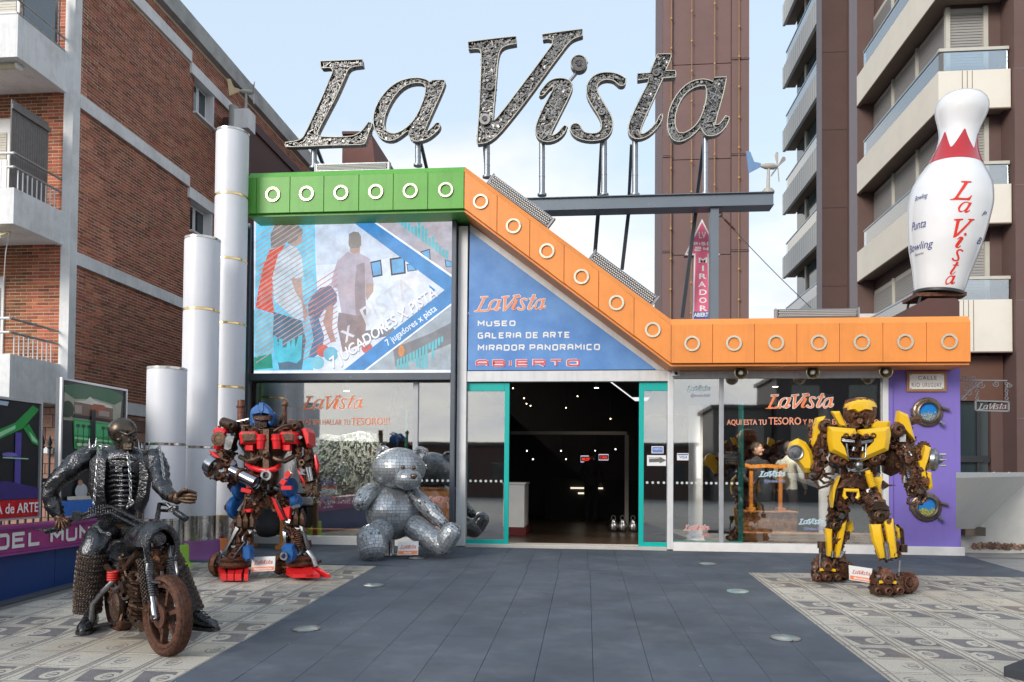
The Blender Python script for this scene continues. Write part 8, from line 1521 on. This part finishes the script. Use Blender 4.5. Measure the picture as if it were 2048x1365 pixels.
bkx = thing('display_block', 'black display block under the crystal slab', 'block', (P(680, 1065, 1.).x, 1.1, 0)); mb = MB(); a, b_ = P(612, 1064, .85), P(748, 1012, .85); mb.b2((a.x, .85, .02), (b_.x, 1.4, b_.z)); mb.build('block', BLACK, bkx, None, .01); mb = MB(); mb.b2((a.x - .02, .84, b_.z + .001), (b_.x + .02, 1.42, b_.z + .03)); mb.build('top_slab', BLACK, bkx)
# lattice frame and dark ribs further in
lt = thing('lattice_frame', 'dark iron lattice frame hanging behind the window lettering', 'frame', P(795, 880, 1.6))
for x0, y0, x1, y1 in ((790, 772, 766, 905), (790, 772, 775, 880), (795, 772, 795, 900), (797, 772, 812, 815), (812, 815, 815, 900), (780, 815, 803, 815), (776, 850, 806, 830), (774, 876, 806, 858)): mb = MB(); mb.cyl(P(x0, y0, 1.6), P(x1, y1, 1.6), .018, n=8); mb.build('strut', BLACK, lt)
tb = thing('display_case', 'brown wooden display case behind the bear', 'display case', (P(870, 1060, 2.).x, 2., 0)); a, b_ = P(842, 1062, 2.), P(900, 980, 2.)
mb = MB(); mb.b2((a.x, 2., .01), (b_.x, 2.5, b_.z)); mb.build('cabinet', WOODO, tb); mb = MB(); mb.b2((a.x - .03, 1.97, b_.z + .001), (b_.x + .03, 2.53, b_.z + .04)); mb.build('top', WOOD, tb)
# cauldron on a wooden stand outside, behind the red robot
cu_ = thing('iron_cauldron', 'riveted dark iron cauldron behind the legs of the red robot', 'cauldron', V((P(535, 1075, -.7).x, -.7, gz(-.7)))); c = P(535, 1046, -.7); mb = MB(); mb.lathe(V((c.x, -.7, c.z - .22)), [(.02, 0), (.12, .02), (.18, .09), (.20, .2), (.195, .42), (.205, .43), (.18, .44)], (0, 0, 1), 30); mb.build('bowl', mat('cauldron_iron', (.05, .052, .055), .55, metal=.5), cu_, 60)
mb = MB()
for i in range(26): a = 2 * math.pi * i / 26; [mb.ball((c.x + math.cos(a) * .199, -.7 + math.sin(a) * .199, z), .009, 6, 5) for z in (c.z - .02, c.z + .17)]
o = mb.build('rivets', MATS['cauldron_iron'], cu_, 60); o['kind'] = 'stuff'
ws = thing('wooden_stand', 'orange wooden stand holding the iron cauldron', 'stand', V((c.x, -.7, gz(-.7))))
for dx in (-.26, .24): mb = MB(); mb.b2((c.x + dx - .035, -.74, gz(-.7)), (c.x + dx + .035, -.66, c.z + .35)); mb.build('leg', WOODO, ws, None, .006); mb = MB(); mb.b2((c.x + dx - .05, -.86, gz(-.7)), (c.x + dx + .05, -.56, gz(-.7) + .06)); mb.build('foot', WOODO, ws)
mb = MB(); mb.b2((c.x - .32, -.73, c.z + .351), (c.x + .31, -.67, c.z + .41)); mb.build('crossbar', WOODO, ws)
# hall behind the open door
cn = thing('white_counter', 'white counter with dark red base inside the doorway', 'counter', (P(1034, 1022, 2.).x, 2.2, 0)); a, b_ = P(1006, 1020, 2.), P(1049, 969, 2.); mb = MB(); mb.b2((a.x, 2., .16), (b_.x, 3., b_.z)); mb.build('body', WHITE, cn); mb = MB(); mb.b2((a.x - .02, 1.98, .01), (b_.x + .03, 3.02, .159)); mb.build('base', mat('dark_red', (.12, .01, .012), .5), cn); mb = MB(); mb.b2((a.x - .02, 1.98, b_.z + .001), (b_.x + .02, 3.02, b_.z + .03)); mb.build('top', WHITE, cn)
bc = thing('service_counter', 'dark service counter with light strips deep inside', 'counter', (0, 7.4, 0)); mb = MB(); mb.b2((-1.0, 7.2, 0), (1.6, 7.9, 1.0)); mb.build('body', mat('matt_black', (.01, .01, .01), .9), bc)
for x0, x1, y in ((1141, 1168, 976.5), (1189, 1206, 977), (1156, 1168, 987)): a, b_ = P(x0, y, 7.1), P(x1, y, 7.1); mb = MB(); mb.b2((a.x, 7.1, a.z - .02), (b_.x, 7.19, a.z + .02)); mb.build('light_strip', emit('strip_white', (1, .9, .7), .5), bc)
bm_ = thing('portal_frame', 'grey painted steel portal frame inside the hall', 'frame', (.2, 4.6, 0)); g5 = mat('portal_grey', (.22, .2, .19), .6); a, b_ = P(1021, 866, 4.6), P(1254, 866, 4.6)
mb = MB(); mb.b2((a.x, 4.6, a.z - .035), (b_.x, 4.75, a.z + .035)); mb.build('crossbeam', g5, bm_); mb = MB(); mb.b2((b_.x - .04, 4.6, .01), (b_.x + .04, 4.75, a.z - .036)); mb.build('upright', g5, bm_)
for x0, y0, x1, y1, s_, lab in ((1196, 908, 1218, 922, 'CAJA', 'red neon sign CAJA with white border deep inside'), (1160, 911, 1189, 926, 'MUSEO', 'wider red neon sign beside the cashier sign')):
    a, b_ = P(x0, y1, 6.9), P(x1, y0, 6.9); L = thing('neon_sign', lab, 'neon sign', V(((a.x + b_.x) / 2, 6.9, a.z)), 'red neon signs'); mb = MB(); mb.b2((a.x, 6.9, a.z), (b_.x, 6.95, b_.z)); mb.build('backplate', BLACK, L); mb = MB(); i_ = .02
    mb.tube([V((a.x + i_, 6.885, a.z + i_)), V((b_.x - i_, 6.885, a.z + i_)), V((b_.x - i_, 6.885, b_.z - i_)), V((a.x + i_, 6.885, b_.z - i_))], .009, 6, closed=True); mb.build('border_tube', emit('neon_white', (.8, .75, .9), .5), L); text_obj('neon_words', s_, face_mtx(V((a.x + .05, 6.885, a.z + .055)), XX, ZZ_), .10, emit('neon_red', (1, .05, .03), .6), L, .002, 0, .002, (b_.x - a.x) - .1)
BULB = emit('warm_bulb', (1, .78, .5), 4.); BULBW = emit('cool_bulb', (1, .95, .85), 2.2)
for i, (x, y, Y, m_) in enumerate(((1026, 777, 3.5, BULB), (1048, 797, 4.2, BULB), (1053, 808, 4.6, BULB), (1061, 812, 5, BULB), (1155, 793, 4, BULB), (1132, 816, 5.5, BULB), (1221, 838, 4.5, BULB), (1054, 902, 7, BULBW), (1122, 902, 7, BULBW), (1190, 902, 7, BULBW), (1231, 899, 6.5, BULBW), (1066, 919, 8, BULBW), (1132, 919, 8, BULBW))):
    c = P(x, y, Y); L = thing('ceiling_bulb', ('small warm bulb hanging under the dark sloping ceiling' if m_ is BULB else 'small white spotlight above the far counter'), 'bulb', c, 'warm bulbs under the ceiling' if m_ is BULB else 'white spotlights over the counter'); mb = MB(); mb.ball(c, .012 if m_ is BULB else .017, 10, 8); mb.build('bulb', m_, L, 90); mb = MB(); mb.cyl(c + V((0, 0, .03)), c + V((0, 0, .5)), .006, n=6); mb.build('cord', BLACK, L)
for i, (x, lab) in enumerate(((1227, 'first silver pot on the hall floor from the door opening'), (1245, 'second silver pot on the hall floor from the door opening'), (1266, 'silver pot on the hall floor closest to the narrow door leaf'))):
    c = P(x, 1030, 3.4); L = thing('silver_pot', lab, 'pot', (c.x, 3.4, .005), 'silver pots on the hall floor'); mb = MB(); mb.lathe((c.x, 3.4, .006), [(.06, 0), (.09, .03), (.10, .1), (.08, .17), (.05, .21), (.055, .24), (.03, .25)], (0, 0, 1), 20); mb.build('body', STEEL, L, 60); mb = MB(); mb.torus((c.x, 3.4, .28), (0, 1, 0), .04, .008, 14, 6); mb.build('handle', STEEL, L, 60)
# ================================================================== ACROSS THE STREET (seen mirrored in the glass)
def block(lab, x0, x1, y, h, mt, wn=0, rows=1):
    L = thing('street_block', lab, 'building', ((x0 + x1) / 2, y, -.55), 'buildings across the street'); mb = MB(); mb.b2((x0, y - 6, -.6), (x1, y, h)); mb.build('wall', mt, L); mb = MB(); mb.b2((x0 - .2, y - 6.2, h), (x1 + .2, y + .2, h + .25)); mb.build('cornice', mat('dark_cornice', (.05, .045, .045), .8), L)
    for r in range(rows):
        for i in range(wn): a = x0 + (x1 - x0) * (i + .25) / wn; b_ = x0 + (x1 - x0) * (i + .75) / wn; z = .6 + r * 2.6; mb = MB(); mb.b2((a, y + .005, z), (b_, y + .05, z + 1.3)); mb.build('window', MATS['dark_pane'], L)
block('long low dark brown building across the street', -34, 7.5, -42, 3.1, mat('street_brown', (.06, .035, .028), .8), 14); block('stepped grey building across the street', 8.5, 12.3, -41, 5.6, mat('street_grey', (.10, .095, .09), .8), 2, 2); block('dark tall building across the street', 12.4, 34, -40, 7.6, mat('street_dark', (.045, .04, .042), .8), 6, 3)

# unseen fill lamps added to brighten the two window displays and the hall
for x, y, z, pw, lab in ((-3.9, .36, 2.45, 30, 'unseen lamp added to brighten the crystal display'), (2.9, .32, 2.5, 60, 'unseen lamp added to brighten the wooden chest'), (.2, 4.0, 2.9, 1, 'unseen lamp added in the middle of the hall')):
    L = thing('fill_lamp', lab, 'added fill lamp', (x, y, z), 'added fill lamps inside the shop'); mb = MB(); mb.lathe((x, y, z), [(.05, 0), (.06, .02), (.05, .12), (.02, .14)], (0, 0, 1), 18); mb.build('housing', BLACK, L, 40); mb = MB(); mb.cyl((x, y, z - .004), (x, y, z - .001), .045, n=18); mb.build('lens', emit('lamp_lens', (1, .9, .75), 6.), L)
    ld = bpy.data.lights.new('fill_light', 'SPOT'); ld.energy = pw * 4; ld.spot_size = math.radians(150); ld.spot_blend = .6; ld.color = (1, .88, .72); ld.shadow_soft_size = .08; lo = bpy.data.objects.new('fill_light', ld); COL.objects.link(lo); lo.location = (x, y, z - .02); attach(lo, L)
